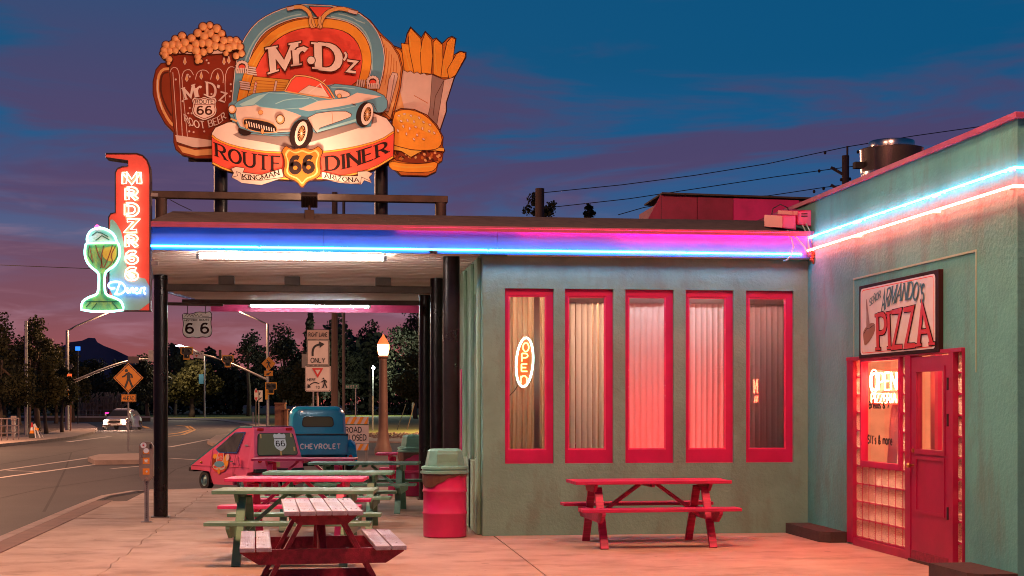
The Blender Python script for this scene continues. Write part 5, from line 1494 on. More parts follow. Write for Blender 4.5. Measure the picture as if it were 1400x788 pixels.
mb = MB(); ptext('PIZZA', [(.275, .105), (.935, .105)], [(.265, .56), (.90, .58)], c_k, .2, 8, mb, thin=.12, serif=.10, gap=.2); mb.build('lettering', c_pzr, pzs)
mb = MB(); ptext("ARMANDO'S", [(.31, .57), (.40, .66), (.55, .70), (.70, .70), (.84, .62)], [(.33, .86), (.45, .90), (.58, .91), (.72, .905), (.86, .84)], c_teal, .2, 3, mb, thin=.11, serif=.07, gap=.18); ptext("SE~OR", [(.155, .70), (.31, .79)], [(.155, .79), (.31, .885)], c_teal, .2, 3, mb, thin=.12, serif=.05); mb.build('lettering', c_teal, pzs)
# plain tall hat shape in brown paint (no face)
c_hat = M('sign_brown_ink', (.26, .12, .06), .5); mb = MB()
mb.poly([PS(u, v, 3) for u, v in smooth([(.075, .22), (.06, .35), (.10, .42), (.15, .46), (.20, .47), (.235, .44), (.23, .34), (.17, .24), (.09, .16)], 1, True)], 0)
mb.poly([PS(u, v, 4) for u, v in smooth([(.11, .44), (.115, .60), (.105, .72), (.115, .83), (.13, .70), (.145, .56), (.16, .44), (.15, .37), (.12, .36)], 1, True)], 1)
stroke(mb, [(.075, .33), (.12, .40), (.16, .40), (.225, .44)], .006, lambda a, b, k: PS(a, b, k), 5, 2)
mb.build('hat_artwork', [c_hat, c_gr, c_k], pzs)

# ================================================================ NEON OPEN SIGNS
yo = YF + .12
on = thing('open_sign', 'oval neon open sign with white outline hanging in the first window', 'neon sign', onY(717.5, 531, yo))
el_ = ellp(717.3, 495.5, 11.5, 33.5, 4, 28)
mb = MB(); mb.prism([onY(a, b, yo) for a, b in ellp(717.3, 495.5, 12.8, 35, 4, 28)], (0, .02, 0)); bp_ = mb.build('backing', M('open_backing', (.55, .12, .03), .5), on)
tb = MB(); tb.tube([onY(a, b, yo - .03) for a, b in el_], .013, 6, closed=True); tb.build('neon_outline', EM('neon_open_outline', (.5, 1.0, .8), 6), on, smooth=True)
m_['n_or'] = EM('neon_open_letters', (1.0, .40, .12), 7)
for ch, cx, cy, h_ in (('O', 719, 475, 12), ('P', 717.5, 489, 11), ('E', 717, 503, 10), ('n', 716.3, 519, 15)):
    st, W = layout(ch, .2)
    tb = MB()
    for pl, _ in st:
        tb.tube([onY(cx + (a / W - .5) * 8, cy - (b - (.35 if ch == 'n' else .5)) * h_, yo - .03) for a, b in pl], .009, 5)
    tb.build('neon_letter', m_['n_or'], on, smooth=True)
cb = MB(); cb.tube([onY(708, 527, yo), onY(703, 535, yo), onY(697, 541, yo + .02)], .005, 5); cb.build('cord', m_['black'], on)
XO = XR + .12
op = thing('pizzeria_open_sign', 'red neon open pizzeria sign glowing inside the pizza shop window', 'neon sign', (XO, 15.5, 1.6))
y_a, y_b = cy_(1190, XO), cy_(1227, XO)
mb = MB(); mb.box((XO + .03, y_b - .02, 1.60), (XO + .05, y_a + .02, 1.98)); mb.build('backing', M('red_acrylic', (.5, .02, .02), .3), op)
m_['n_op'] = EM('neon_open_red', (1.0, .12, .05), 95)
for s_, z0, h_, w_ in (('OPEN', 1.76, .19, 1), ('PIZZERIA', 1.62, .10, 1)):
    st, W = layout(s_, .22)
    tb = MB()
    for pl, _ in st: tb.tube([(XO, y_a - .03 - (a / W) * (y_a - y_b - .06), z0 + b * h_) for a, b in pl], .010 if s_ == 'OPEN' else .006, 5)
    tb.build('neon_lettering', m_['n_op'], op, smooth=True)
tb = MB(); tb.tube([(XO, y_a - .11 + .13 * math.cos(q), 1.86 + .13 * math.sin(q)) for q in [k * math.pi / 8 for k in range(16)]], .007, 5, closed=True); tb.build('neon_ring', m_['n_op'], op, smooth=True)
# ================================================================ PICNIC TABLES
def picnic(label, loc, rz, mw, mf=None, mt=None, L=1.62, wtop=.64, group='picnic tables outside the diner', foot=False, yb=.60):
    mf = mf or mw; mt = mt or mw
    t_ = thing('picnic_table', label, 'picnic table', loc, rz, group, local=True)
    np_ = 5; pw = wtop / np_
    rr = random.Random(int(loc[0] * 100) + int(loc[1] * 10))
    src = None
    for k in range(np_):
        if src is None:
            src = MB().box((-L / 2, -pw / 2 + .004, 0), (L / 2, pw / 2 - .004, .038)).build('table_plank', mt, t_, bevel=.004); src.location = (0, -wtop / 2 + pw / 2, .702)
        else: inst(src, t_, (rr.uniform(-.004, .004), -wtop / 2 + pw * (k + .5), .702 + rr.uniform(-.002, .002)), (0, 0, rr.uniform(-.002, .002)))
    src = None
    for s_ in (-1, 1):
        for j in (-.066, .066):
            if src is None:
                src = MB().box((-L / 2, -.061, 0), (L / 2, .061, .036)).build('bench_plank', mt, t_, bevel=.004); src.location = (rr.uniform(-.005, .005), s_ * yb + j, .415)
            else: inst(src, t_, (rr.uniform(-.006, .006), s_ * yb + j, .415))
    xl = L / 2 - .28
    for e in (-1, 1):
        x_ = e * xl
        for s_ in (-1, 1):
            q = MB(); o_ = .02 * s_
            q.beam((x_, s_ * .16, .66), (x_, s_ * .52, .0), .038, .088, (1, 0, 0)); q.build('leg', mf, t_, bevel=.003)
        q = MB()
        x2 = x_ + e * .042
        q.prism([(x2 - .019, -wtop / 2 + .02, .70), (x2 - .019, wtop / 2 - .02, .70), (x2 - .019, wtop / 2 - .12, .612), (x2 - .019, -wtop / 2 + .12, .612)], (.038, 0, 0)); q.build('top_cleat', mf, t_, bevel=.003)
        q = MB(); yy = yb + .125
        q.prism([(x2 - .019, -yy, .414), (x2 - .019, yy, .414), (x2 - .019, yy, .385), (x2 - .019, yy - .15, .29), (x2 - .019, -yy + .15, .29), (x2 - .019, -yy, .385)], (.038, 0, 0)); q.build('seat_beam', mf, t_, bevel=.003)
        q = MB(); q.beam((x_ - e * .02, 0, .33), (e * .10, 0, .69), .038, .075, (0, 1, 0)); q.build('brace', mf, t_, bevel=.003)
        if foot:
            q = MB(); q.prism([(x2 + .0, -.50, .05), (x2 + .0, -.44, .12), (x2 + .0, .44, .12), (x2 + .0, .50, .05), (x2 + .0, .50, .0), (x2 + .0, -.50, .0)], (.06, 0, 0)); q.build('foot_rail', mf, t_, bevel=.004)
    bt = MB()
    for e in (-1, 1):
        for k in range(np_):
            for d_ in (-.02, .02): bt.cyl((e * (xl + .042) + d_ * .6, -wtop / 2 + pw * (k + .5) + d_, .740), (e * (xl + .042) + d_ * .6, -wtop / 2 + pw * (k + .5) + d_, .7425), .007, n=6)
        for s_ in (-1, 1):
            for j in (-.066, .066): bt.cyl((e * (xl + .042), s_ * yb + j, .451), (e * (xl + .042), s_ * yb + j, .4535), .008, n=6)
    tag(bt.build('bolt_heads', m_['steel'], t_), kind='stuff')
    q = MB(); q.box((-.019, -wtop / 2 + .06, .665), (.019, wtop / 2 - .06, .70)); q.build('top_cleat', mf, t_)
    return t_
def place(px, Z): 
    p = GZ(px, Z, 0); return (p.x, p.y, 0)
cw = -YAW
picnic('dark red picnic table with worn, sheen-coloured boards, end-on in front of all the others', place(437, 12.95), R(90) - R(-2.5), m_['wornred_sheen'], m_['darkred'], m_['wornred_sheen'], L=1.66, foot=True, yb=.545)
picnic('green picnic table directly behind the dark red one', place(406, 15.3), cw, m_['green'], L=1.62)
picnic('pink picnic table just behind the nearest green one', place(407, 17.7), cw, m_['pink'], L=1.62)
picnic('green picnic table mostly hidden behind the nearer pink one', place(451, 19.3), cw + R(1), m_['green'], L=1.64)
picnic('pink picnic table just in front of the pink microcar', place(417, 24.0), cw, m_['pink'], L=1.62)
picnic('green picnic table at the right beside the black canopy post', place(499, 22.4), cw - R(1), m_['green'], L=1.62)
picnic('farthest pink picnic table, half hidden by the far barrel', place(577, 26.6), cw, m_['pink'], L=1.6)
picnic('red picnic table standing by the wall under the diner windows', place(886, 17.15), R(1.5), m_['coral'], L=1.80, wtop=.62, yb=.56)

# ================================================================ LITTER BARRELS
def barrel(label, loc, rz, grp='lidded litter barrels'):
    t_ = thing('litter_barrel', label, 'litter bin', loc, rz, grp, local=True)
    r_ = .262
    pr = [(0, .004), (r_ - .01, .004), (r_, .015), (r_, .27), (r_ + .010, .285), (r_ + .010, .30), (r_, .315), (r_, .535), (r_ + .010, .55), (r_ + .010, .565), (r_, .58), (r_, .74), (r_ + .006, .75)]
    MB().lathe(pr, n=40).build('barrel', m_['barrel'], t_, smooth='auto')
    mb = MB()
    n = 48
    vs = []
    for i in range(n):
        a_ = 2 * math.pi * i / n
        w_ = .006 * math.sin(i * 2.3) + .006 * math.sin(i * 5.1)
        dz = .14 * max(0, math.cos(a_ - 3.75)) ** 3 + .008 * math.sin(i * 1.7)
        vs += [((r_ + .013) * math.cos(a_), (r_ + .013) * math.sin(a_), .775), ((r_ + .016 + w_) * math.cos(a_), (r_ + .016 + w_) * math.sin(a_), .755 - dz * .4), ((r_ + .012 + w_ * .5) * math.cos(a_), (r_ + .012 + w_ * .5) * math.sin(a_), .742 - dz)]
    fs = []
    for i in range(n):
        j = (i + 1) % n
        fs += [(3 * i, 3 * j, 3 * j + 1, 3 * i + 1), (3 * i + 1, 3 * j + 1, 3 * j + 2, 3 * i + 2)]
    mb.add(vs, fs).build('bin_liner', m_['bag'], t_, smooth=True)
    lid = MB().lathe([(r_ + .02, .765), (r_ + .035, .77), (r_ + .035, .795), (r_ + .015, .80), (r_ + .01, .82), (r_ + .025, .825), (r_ + .022, .85), (r_ - .02, .862), (0, .865)], n=40).build('lid', m_['lid'], t_, smooth='auto')
    mb = MB()
    a, b = .235, .19
    ring = lambda a, b, z, c_: [(x, y, z) for x, y in [(a, -b + c_), (a, b - c_), (a - c_, b), (-a + c_, b), (-a, b - c_), (-a, -b + c_), (-a + c_, -b), (a - c_, -b)]]
    R_ = [ring(.225, .20, .86, .09), ring(.222, .195, .90, .09), ring(.195, .165, 1.04, .08), ring(.17, .14, 1.065, .07)]
    vs = [q for r2 in R_ for q in r2]
    fs = [(8 * i + k, 8 * i + (k + 1) % 8, 8 * i + 8 + (k + 1) % 8, 8 * i + 8 + k) for i in range(3) for k in range(8)] + [tuple(range(24, 32))]
    hd = mb.add(vs, fs).build('hood', m_['lid'], lid, bevel=.008, seg=2)
    MB().box((-.13, -.197, .905), (.13, -.176, 1.01)).build('flap', m_['lid'], t_, bevel=.006)
    return t_
p = GZ(610.5, 18.15); barrel('pink litter barrel with mint lid at the corner of the diner', (p.x - .02, p.y, 0), R(5))
p = GZ(566, 26.2); barrel('pink litter barrel with mint lid farther back behind the black posts', (p.x, p.y, 0), R(-4))

# ================================================================ PARKING METER
p = G(200.5, 714)
pm_ = thing('parking_meter', 'brown parking meter with orange stickers on a perforated steel post', 'parking meter', p)
s_ = 20.4 / FP
mb = MB(); mb.box((p.x - .028, p.y - .02, 0), (p.x - .022, p.y + .02, .58)); mb.box((p.x + .022, p.y - .02, 0), (p.x + .028, p.y + .02, .58)); mb.box((p.x - .022, p.y + .0, 0), (p.x + .022, p.y + .006, .58))
mp = mb.build('post', m_['steel'], pm_)
mb = MB()
for k in range(19): mb.box((p.x - .007, p.y - .002, .05 + k * .027), (p.x + .007, p.y - .0003, .064 + k * .027))
tag(mb.build('post_holes', m_['dark'], mp), kind='stuff')
MB().box((p.x - .07, p.y - .05, .0005), (p.x + .07, p.y + .05, .012)).build('base_plate', m_['steel'], pm_)
ml = M('meter_brown', (.27, .19, .15), .5, metal=.3, var=.2, vs=10)
hd = [(-.095, .63), (-.055, .565), (.055, .565), (.095, .63), (.095, 1.03), (.055, 1.09), (-.055, 1.09), (-.095, 1.03)]
mb = MB(); mb.prism([(p.x + a, p.y - .06, b) for a, b in hd], (0, .11, 0)); mh = mb.build('head', ml, pm_, bevel=.008)
orn = M('sticker_orange', (.75, .22, .015), .5); whs = M('sticker_white', (.75, .72, .70), .5)
for z_, w_, h_, mt_2 in ((.69, .09, .085, orn), (.835, .09, .085, orn), (.95, .085, .05, orn)):
    MB().box((p.x - w_ / 2, p.y - .063, z_ - h_ / 2), (p.x + w_ / 2, p.y - .0605, z_ + h_ / 2)).build('sticker', mt_2, mh)
for x_, z_, r_, mt_2 in ((.0, .972, .036, whs), (-.035, 1.045, .040, whs), (.008, .69, .014, whs)):
    mb = MB(); mb.cyl((p.x + x_, p.y - .0665, z_), (p.x + x_, p.y - .064, z_), r_, n=16); mb.build('sticker', mt_2, mh)
MB().box((p.x - .046, p.y - .069, 1.034), (p.x - .024, p.y - .067, 1.056)).build('sticker', M('sticker_red', (.6, .01, .03), .5), mh)
mb = MB()
for k in range(4): 
    a_ = k * math.pi / 4
    mb.beam((p.x - .028 * math.cos(a_), p.y - .0652 - k * .0003, .835 - .028 * math.sin(a_)), (p.x + .028 * math.cos(a_), p.y - .0652 - k * .0003, .835 + .028 * math.sin(a_)), .008, .002, (0, 1, 0))
mb.build('star_mark', whs, mh)
MB().box((p.x + .045, p.y - .075, 1.0), (p.x + .075, p.y - .061, 1.06)).build('coin_slot', m_['dark'], mh)
mb = MB(); mb.cyl((p.x - .055, p.y - .075, .90), (p.x - .055, p.y - .06, .90), .014, n=10); mb.cyl((p.x, p.y - .07, .595), (p.x, p.y - .06, .595), .014, n=10); mb.build('knob', m_['chrome'], mh)

# ================================================================ TRANSFORMER BOXES AND CABLES at the end of the canopy
for i, (px, py, w_, h_, dx, lab, mt_2) in enumerate(((1079, 303.5, .175, .175, -.11, 'boxy pink neon transformer left of its twin on the canopy edge', m_['barrel']), (1100, 298, .18, .19, -.13, 'boxy pink neon transformer with vent slots, nearest the pizza shop wall', m_['barrel']))):
    c = onY(px, py, YC + .06)
    tb_ = thing('neon_transformer', lab, 'electrical box', (c.x, c.y, c.z - h_ / 2), group='neon transformer boxes on the canopy')
    mb = MB()
    A0 = [Vector((c.x - w_ / 2, c.y, c.z - h_ / 2 + .01)), Vector((c.x + w_ / 2, c.y, c.z - h_ / 2 - .01)), Vector((c.x + w_ / 2, c.y, c.z + h_ / 2)), Vector((c.x - w_ / 2, c.y, c.z + h_ / 2 - .01))]
    mb.prism(A0, (dx, .40, .06))
    bo = mb.build('box', mt_2, tb_, bevel=.004)
    mb = MB(); q = [v + Vector((0, -.006, 0)) for v in A0]; cc = sum(q, Vector()) / 4
    q = [cc + (v - cc) * .86 for v in q]; mb.prism(q, (0, .006, 0)); mb.build('end_plate', M('box_plate_%s' % 'ab'[i], (.62, .10, .26), .5), bo)
    mb = MB()
    if i == 1:
        for k in range(3): mb.box((c.x - .045, c.y - .010, c.z + .01 + k * .02), (c.x + .035, c.y - .006, c.z + .018 + k * .02))
        tag(mb.build('vent_slot', m_['dark'], bo), kind='stuff')
    if i == 0:
        mb = MB(); mb.tube(smooth([(c.x - .2, c.y + .3, c.z + .09), (c.x - .16, c.y + .2, c.z + .22), (c.x - .02, c.y + .15, c.z + .27), (c.x + .1, c.y + .25, c.z + .18)], 2) if False else [Vector(v) for v in [(c.x - .14, c.y + .3, c.z + .1), (c.x - .12, c.y + .28, c.z + .2), (c.x - .03, c.y + .26, c.z + .25), (c.x + .06, c.y + .26, c.z + .21), (c.x + .1, c.y + .26, c.z + .1)]], .007, 6); mb.build('cable_loop', m_['black'], tb_)
cbl = [([(1073, 318), (1082, 326), (1085, 338), (1081, 350), (1076, 356), (1071, 357)], 'grey green', .010), ([(1076, 315), (1090, 326), (1100, 338), (1105, 350)], 'grey', .010), ([(1097, 308), (1104, 322), (1106, 340), (1108, 348)], 'grey', .009), ([(1102, 306), (1108, 318), (1110, 332)], 'grey', .009)]
cable = thing('neon_cables', 'grey green cables looping from the transformer boxes down over the fascia', 'cable', onY(1090, 330, YC - .07))
m_['cable'] = M('cable_sheath', (.30, .42, .38), .5)
for pl, _, r_ in cbl:
    P_ = [onY(a, b, YC - (.075 if 0 < i < len(pl) - 1 else .03)) for i, (a, b) in enumerate(pl)]
    mb = MB(); mb.tube(P_, r_, 6); mb.build('cable', m_['cable'], cable, smooth=True)
mb = MB()
for k in range(7): mb.tube([onY(1106 + (k * 37 % 11) * .7, 338 + k * 3, YC - .05), onY(1109 + (k * 17 % 5), 343 + k * 2, YC - .09), onY(1112 - (k % 3), 346 + k * 2.4, YC - .04)], .012, 6)
mb.build('electrode_bundle', M('electrode_orange', (.65, .12, .06), .5), cable, smooth=True)

# ================================================================ KITCHEN EXHAUST on the pizza shop roof
q = GZ(1219, 19.2)
ex = thing('roof_exhaust', 'round stainless steel exhaust fan on the pizza shop roof', 'vent', (q.x, q.y, 4.05))
Zs = 19.2 / FP
zt2 = HC + (552 - 206) * Zs
pr = [(.30, 4.05), (.30, zt2 - .42), (.36, zt2 - .40), (.385, zt2 - .36), (.388, zt2 - .30), (.385, zt2 - .285), (.392, zt2 - .27), (.40, zt2 - .0), (.405, zt2 + .01), (.29, zt2 + .04), (.29, zt2 + .10), (.28, zt2 + .115), (0, zt2 + .12)]
MB().lathe(pr, (q.x, q.y, 0), 36).build('housing', M('stainless', (.5, .47, .46), .22, metal=1, var=.15, vs=3), ex, smooth='auto')
mb = MB(); mb.box((q.x - .50, q.y - .05, zt2 - .24), (q.x - .39, q.y + .05, zt2 - .16)); mb.build('motor_bracket', m_['dark'], ex)
# ================================================================ VEHICLES
def wheel(parent, c, r_, w_, rim_mat, side=1, n=24):
    """axis along local y; side +1 = outer face towards +y"""
    c = Vector(c)
    RX = Matrix.Rotation(R(-90 * side), 3, 'X')
    t_ = MB().lathe([(r_ * .55, -w_ / 2), (r_ * .93, -w_ / 2), (r_, -w_ * .3), (r_, w_ * .3), (r_ * .93, w_ / 2), (r_ * .60, w_ / 2), (r_ * .57, w_ * .4)], c, n, M_=RX).build('wheel', m_['rubber'], parent, smooth='auto')
    rm_ = MB().lathe([(r_ * .60, w_ * .42), (r_ * .56, w_ * .46), (r_ * .50, w_ * .30), (r_ * .30, w_ * .34), (r_ * .22, w_ * .46), (0, w_ * .48)], c, n, M_=RX).build('rim', rim_mat, t_, smooth='auto')
    return t_
def rnd(pts, r_, n=4):
    o = []
    N = len(pts)
    for i in range(N):
        a, b, c = Vector(pts[i - 1]), Vector(pts[i]), Vector(pts[(i + 1) % N])
        p0, p1 = b + (a - b).normalized() * r_, b + (c - b).normalized() * r_
        for k in range(n + 1):
            q = k / n; o.append(tuple(p0 * (1 - q) ** 2 + b * 2 * q * (1 - q) + p1 * q * q))
    return o
# ---------------- pink microcar
cp = M('car_pink', (.82, .11, .20), .30, var=.08, vs=3, coat=.4)
cteal = M('car_teal', (.05, .20, .19), .35, var=.1, vs=3)
c0 = G(281, 670, -.13)
fw = Vector((-.70, .714, 0)); 
fww = Vector((fw.x * CY + fw.y * SY, -fw.x * SY + fw.y * CY, 0))       # camera frame -> world
hdg = math.atan2(fww.y, fww.x)
LX = 2.12
# local origin = nose centre on the ground, x backwards-negative: nose at x=+LX/2
mc = thing('pink_microcar', 'pink wedge-shaped microcar with teal roof and round logo on its side', 'car', (0, 0, -.13), hdg, local=True)
left = Vector((-math.sin(hdg), math.cos(hdg), 0))
fwd = Vector((math.cos(hdg), math.sin(hdg), 0))
base = c0 - fwd * (LX / 2 - .42) - left * .53
mc.location = (base.x, base.y, -.13)
X = lambda s: LX / 2 - s * LX / 2.05       # s: metres back from the nose
hw = lambda z: .60 if z < .5 else .60 - (z - .5) * .17
prof = [(0.0, .40), (-.0, .50), (1.38, 1.25), (1.50, 1.285), (1.90, 1.285), (1.97, 1.25), (2.10, .60), (2.10, .42), (1.93, .40), (1.90, .34), (1.84, .30), (1.60, .30), (1.50, .36), (1.46, .14), (.78, .13), (.64, .38), (.22, .40)]
def side_pts(sg_, off=0.0): return [(X(s), sg_ * (hw(z) + off), z) for s, z in prof]
mb = MB()
Lp, Rp = side_pts(1), side_pts(-1)
mb.poly(Lp); mb.poly(Rp[::-1])
n = len(prof)
for i in range(n):
    j = (i + 1) % n
    mb.add([Lp[i], Lp[j], Rp[j], Rp[i]], [(0, 3, 2, 1)])
body = mb.build('body', cp, mc, bevel=.025, seg=3)
# teal bonnet and roof skin, following the slope
mb = MB()
seq = [(0.0, .50), (1.38, 1.25), (1.50, 1.285), (1.90, 1.285)]
for (s0_, z0_), (s1_, z1_) in zip(seq, seq[1:]):
    mb.add([(X(s0_), hw(z0_) + .004, z0_ + .010), (X(s1_), hw(z1_) + .004, z1_ + .010), (X(s1_), -hw(z1_) - .004, z1_ + .010), (X(s0_), -hw(z0_) - .004, z0_ + .010),
            (X(s0_), hw(z0_) + .006, z0_ - .022), (X(s1_), hw(z1_) + .006, z1_ - .022), (X(s1_), -hw(z1_) - .006, z1_ - .022), (X(s0_), -hw(z0_) - .006, z0_ - .022)], [(0, 1, 2, 3), (0, 4, 5, 1), (3, 2, 6, 7)])
mb.build('roof_skin', cteal, mc)
def sidep(P, sg_, off): return [(X(s), sg_ * (hw(z) + off), z) for s, z in P]
for sg_ in (1, -1):
    W_ = [(.80, .83), (1.36, 1.17), (1.72, 1.19), (1.52, .77), (.92, .76)]
    mb = MB(); mb.poly(sidep(W_, sg_, .010)); wn_ = mb.build('side_window', m_['chrome'], mc)
    ins = [(s + (1.28 - s) * .085, z + (.95 - z) * .085) for s, z in W_]
    mb = MB(); mb.poly(sidep(ins, sg_, .014)); mb.build('pane', M('car_glass', (.05, .045, .035), .12, spec=.3, var=.5, vs=3, col2=(.11, .10, .07)) if 'car_glass' not in bpy.data.materials else bpy.data.materials['car_glass'], wn_)
    mb = MB(); mb.poly(sidep([(1.20, 1.08), (1.23, 1.10), (1.17, .77), (1.14, .77)], sg_, .017)); mb.build('window_bar', m_['black'], wn_)
    mb = MB()
    stroke(mb, [(.70, .84), (.68, .50), (.72, .16)], .013, lambda a, b, k: Vector((X(a), sg_ * (hw(b) + .006), b)), 0)
    stroke(mb, [(1.50, .74), (1.46, .50), (1.45, .16)], .013, lambda a, b, k: Vector((X(a), sg_ * (hw(b) + .006), b)), 0)
    stroke(mb, [(.05, .485), (.9, .49), (2.0, .49)], .010, lambda a, b, k: Vector((X(a), sg_ * (hw(b) + .006), b)), 0)  # dark line paints the shading along the sill crease
    mb.build('door_seam_and_crease_shade', m_['darkred'], mc)
    mb = MB(); x_ = X(1.40); mb.beam((x_ - .05, sg_ * (hw(.6) + .02), .60), (x_ + .05, sg_ * (hw(.6) + .02), .60), .02, .025); mb.build('door_handle', m_['chrome'], mc, bevel=.004)
    mb = MB(); mb.ell((X(.34), sg_ * (hw(.55)), .56), (.035, .02, .025)); mb.build('side_marker', M('amber_lens', (.7, .2, .02), .3) if 'amber_lens' not in bpy.data.materials else bpy.data.materials['amber_lens'], mc, smooth=True)
    mb = MB(); mb.poly(sidep([(1.74, .94), (1.86, .94), (1.86, .91), (1.74, .91)], sg_, .006)); mb.build('vent', m_['steel'], mc)
    mb = MB(); mb.beam((X(1.62), sg_ * (hw(.6) + .03), .70), (X(1.68), sg_ * (hw(.6) + .03), .52), .03, .06); mb.build('scoop', cp, mc, bevel=.01)
    # round logo decal: sign in miniature
    if sg_ == 1:
        mb = MB(); mm = [c_br, c_red, c_blue, c_or, c_cream, c_tan]
        D = lambda a, b, k=0: Vector((X(.99 + a), (hw(.56 + b) + .006 + .0008 * k), .56 + b))
        E_ = lambda cx, cy, rx, ry, k, mi: mb.poly([D(a, b, k) for a, b in ellp(cx, cy, rx, ry)], mi)
        E_(-.19, .02, .085, .14, 1, 0); E_(-.19, .13, .07, .05, 2, 3); E_(.20, .03, .09, .15, 1, 3); E_(.24, .12, .06, .07, 2, 4); E_(0, .09, .13, .16, 3, 4); E_(0, .10, .10, .13, 4, 1); E_(0, -.11, .22, .08, 5, 1); E_(0, -.07, .22, .07, 6, 4); E_(.0, -.02, .17, .06, 7, 2); E_(0, -.16, .05, .06, 8, 3)
        text(mb, "Mr.D'z", band([(-.08, .07), (.08, .07)], [(-.08, .14), (.08, .14)], lambda a, b, k: D(a, b, 9 + k)), w=.2, mi=4)
        mb.build('logo_decal', mm, mc)
# rear: window, shield, lamps, bumper
rn = Vector((-(1.25 - .60), 0, .13)).normalized()
def rearp(y, z, off=0.0):
    s = 1.97 + (2.10 - 1.97) * (1.25 - z) / .65
    return Vector((X(s), y, z)) + Vector((-.98, 0, .2)) * off
RW = [(.50, 1.17), (-.50, 1.17), (-.555, .74), (.555, .74)]
kk = lambda z: hw(z) / .60
RWp = [(.42, 1.16), (-.42, 1.16), (-.49, .72), (.49, .72)]
mb = MB(); mb.poly([rearp(y, z, .018) for y, z in rnd(RWp, .07)]); rw_ = mb.build('rear_window', m_['black'], mc)
ins = [(y * .955, z + (.94 - z) * .06) for y, z in rnd(RWp, .07)]
mb = MB(); mb.poly([rearp(y, z, .022) for y, z in ins]); mb.build('pane', M('rear_glass_olive', (.16, .14, .08), .12), rw_)
mb = MB(); mb.poly([rearp(-.08 + .15 * -(a - .5) * 2, .80 + b * .36, .026) for a, b in smooth(SHIELD, 1, True)], 0)
text(mb, '66', band([(.02, .90), (-.18, .90)], [(.02, 1.00), (-.18, 1.00)], lambda a, b, k: rearp(a, b, .028 + .001 * k)), w=.16, mi=1, gap=.3)
stroke(mb, [(.05, 1.05), (-.21, 1.05)], .012, lambda a, b, k: rearp(a, b, .028), 0, 1)
mb.build('shield_decal', [whs, c_k], rw_)
mb = MB()
for y, z in ((.36, 1.10), (-.36, 1.11), (-.40, .84), (-.07, .76)): mb.poly([rearp(y + a, z + b, .026) for a, b in ((-.02, -.04), (.02, -.04), (.02, .04), (-.02, .04))])
tag(mb.build('stickers', c_tan, rw_), kind='stuff')
redl = M('red_lens', (.55, .01, .01), .25)
for y in (.34, -.34): 
    mb = MB(); q = rearp(y, 1.235, .0); mb.box((q.x - .03, q.y - .07, q.z - .025), (q.x + .01, q.y + .07, q.z + .025)); mb.build('high_brake_lamp', redl, mc, bevel=.004)
for y in (.44, -.44):
    mb = MB(); q = rearp(y, .635, .0); mb.cyl(q + Vector((-.03, 0, 0)), q, .045, n=16); mb.build('tail_lamp', redl, mc, smooth='auto')
mb = MB(); q = rearp(.1, .56); mb.box((q.x - .02, q.y - .12, .50), (q.x, q.y + .12, .60)); mb.build('number_plate', M('plate_amber', (.6, .35, .12), .4), mc)
mb = MB(); mb.box((X(2.10) - .07, -.58, .40), (X(2.10) + .02, .58, .47)); mb.build('rear_bumper', m_['black'], mc, bevel=.008)
mb = MB(); mb.box((X(0) - .02, -.56, .36), (X(0) + .16, .56, .45)); mb.build('front_bumper', m_['black'], mc, bevel=.008)
mb = MB(); mb.box((X(0) + .02, -.30, .26), (X(0) + .10, .30, .30)); mb.build('front_bar', m_['black'], mc)
mb = MB(); rr = random.Random(2)
for k in range(70):
    a_ = rr.random() * 6.28; e_ = rr.random() * 1.4
    d = Vector((math.cos(a_) * math.cos(e_), math.sin(a_) * math.cos(e_), math.sin(e_))) * (.10 + .06 * rr.random())
    o_ = Vector((X(.52), -.42, .80)); mb.tube([o_, o_ + d], .004, 3)
tag(mb.build('feather_tuft', M('tuft_pink', (.85, .35, .50), .8), mc), 'fluffy pink tuft on the bonnet')
ctw = M('rim_teal', (.25, .42, .38), .35, metal=.4, var=.3, vs=12)
for s, sg_ in ((.42, 1), (.42, -1), (1.72, 1), (1.72, -1)):
    wheel(mc, (X(s), sg_ * .51, .195), .195, .13, ctw, sg_)
mb = MB(); mb.box((X(1.9), -.45, .2), (X(.2), .45, .45)); mb.build('underbody', m_['dark'], mc)

# ---------------- blue pickup
cb_ = M('truck_blue', (.016, .33, .52), .22, var=.12, vs=2, coat=.5)
pk = thing('blue_pickup', 'old blue pickup truck seen from behind with white tailgate lettering', 'pickup truck', (0, 0, -.13), 0, local=True)
r0 = GZ(438, 33.4)
f_c = Vector((-.16, .987, 0)); f_w = Vector((f_c.x * CY + f_c.y * SY, -f_c.x * SY + f_c.y * CY, 0))
pk.location = (r0.x, r0.y, -.13); pk.rotation_euler = (0, 0, math.atan2(f_w.y, f_w.x))
def rsec(x, wb, wt, z0, z1, r_, n=5):
    """rounded section across y at x; wb half-width at the bottom, wt at the shoulder"""
    o = [(x, -wb, z0)]
    zs = z1 - r_
    for i in range(n + 1):
        a_ = math.pi / 2 * i / n
        o.append((x, -(wt - r_ * .9) - r_ * .9 * math.cos(a_), zs + r_ * math.sin(a_)))
    o2 = [(x, -q[1], q[2]) for q in o[::-1]]
    return o + o2
def loft(secs, name, mat, parent, caps=True):
    n = len(secs[0]); mb = MB()
    vs = [q for s in secs for q in s]
    fs = []
    for i in range(len(secs) - 1):
        for k in range(n - 1): fs.append((i * n + k, (i + 1) * n + k, (i + 1) * n + k + 1, i * n + k + 1))
    if caps: fs += [tuple(range(n)), tuple((len(secs) - 1) * n + k for k in range(n))[::-1]]
    return mb.add(vs, fs).build(name, mat, parent, smooth='auto')
Hh = 1.66
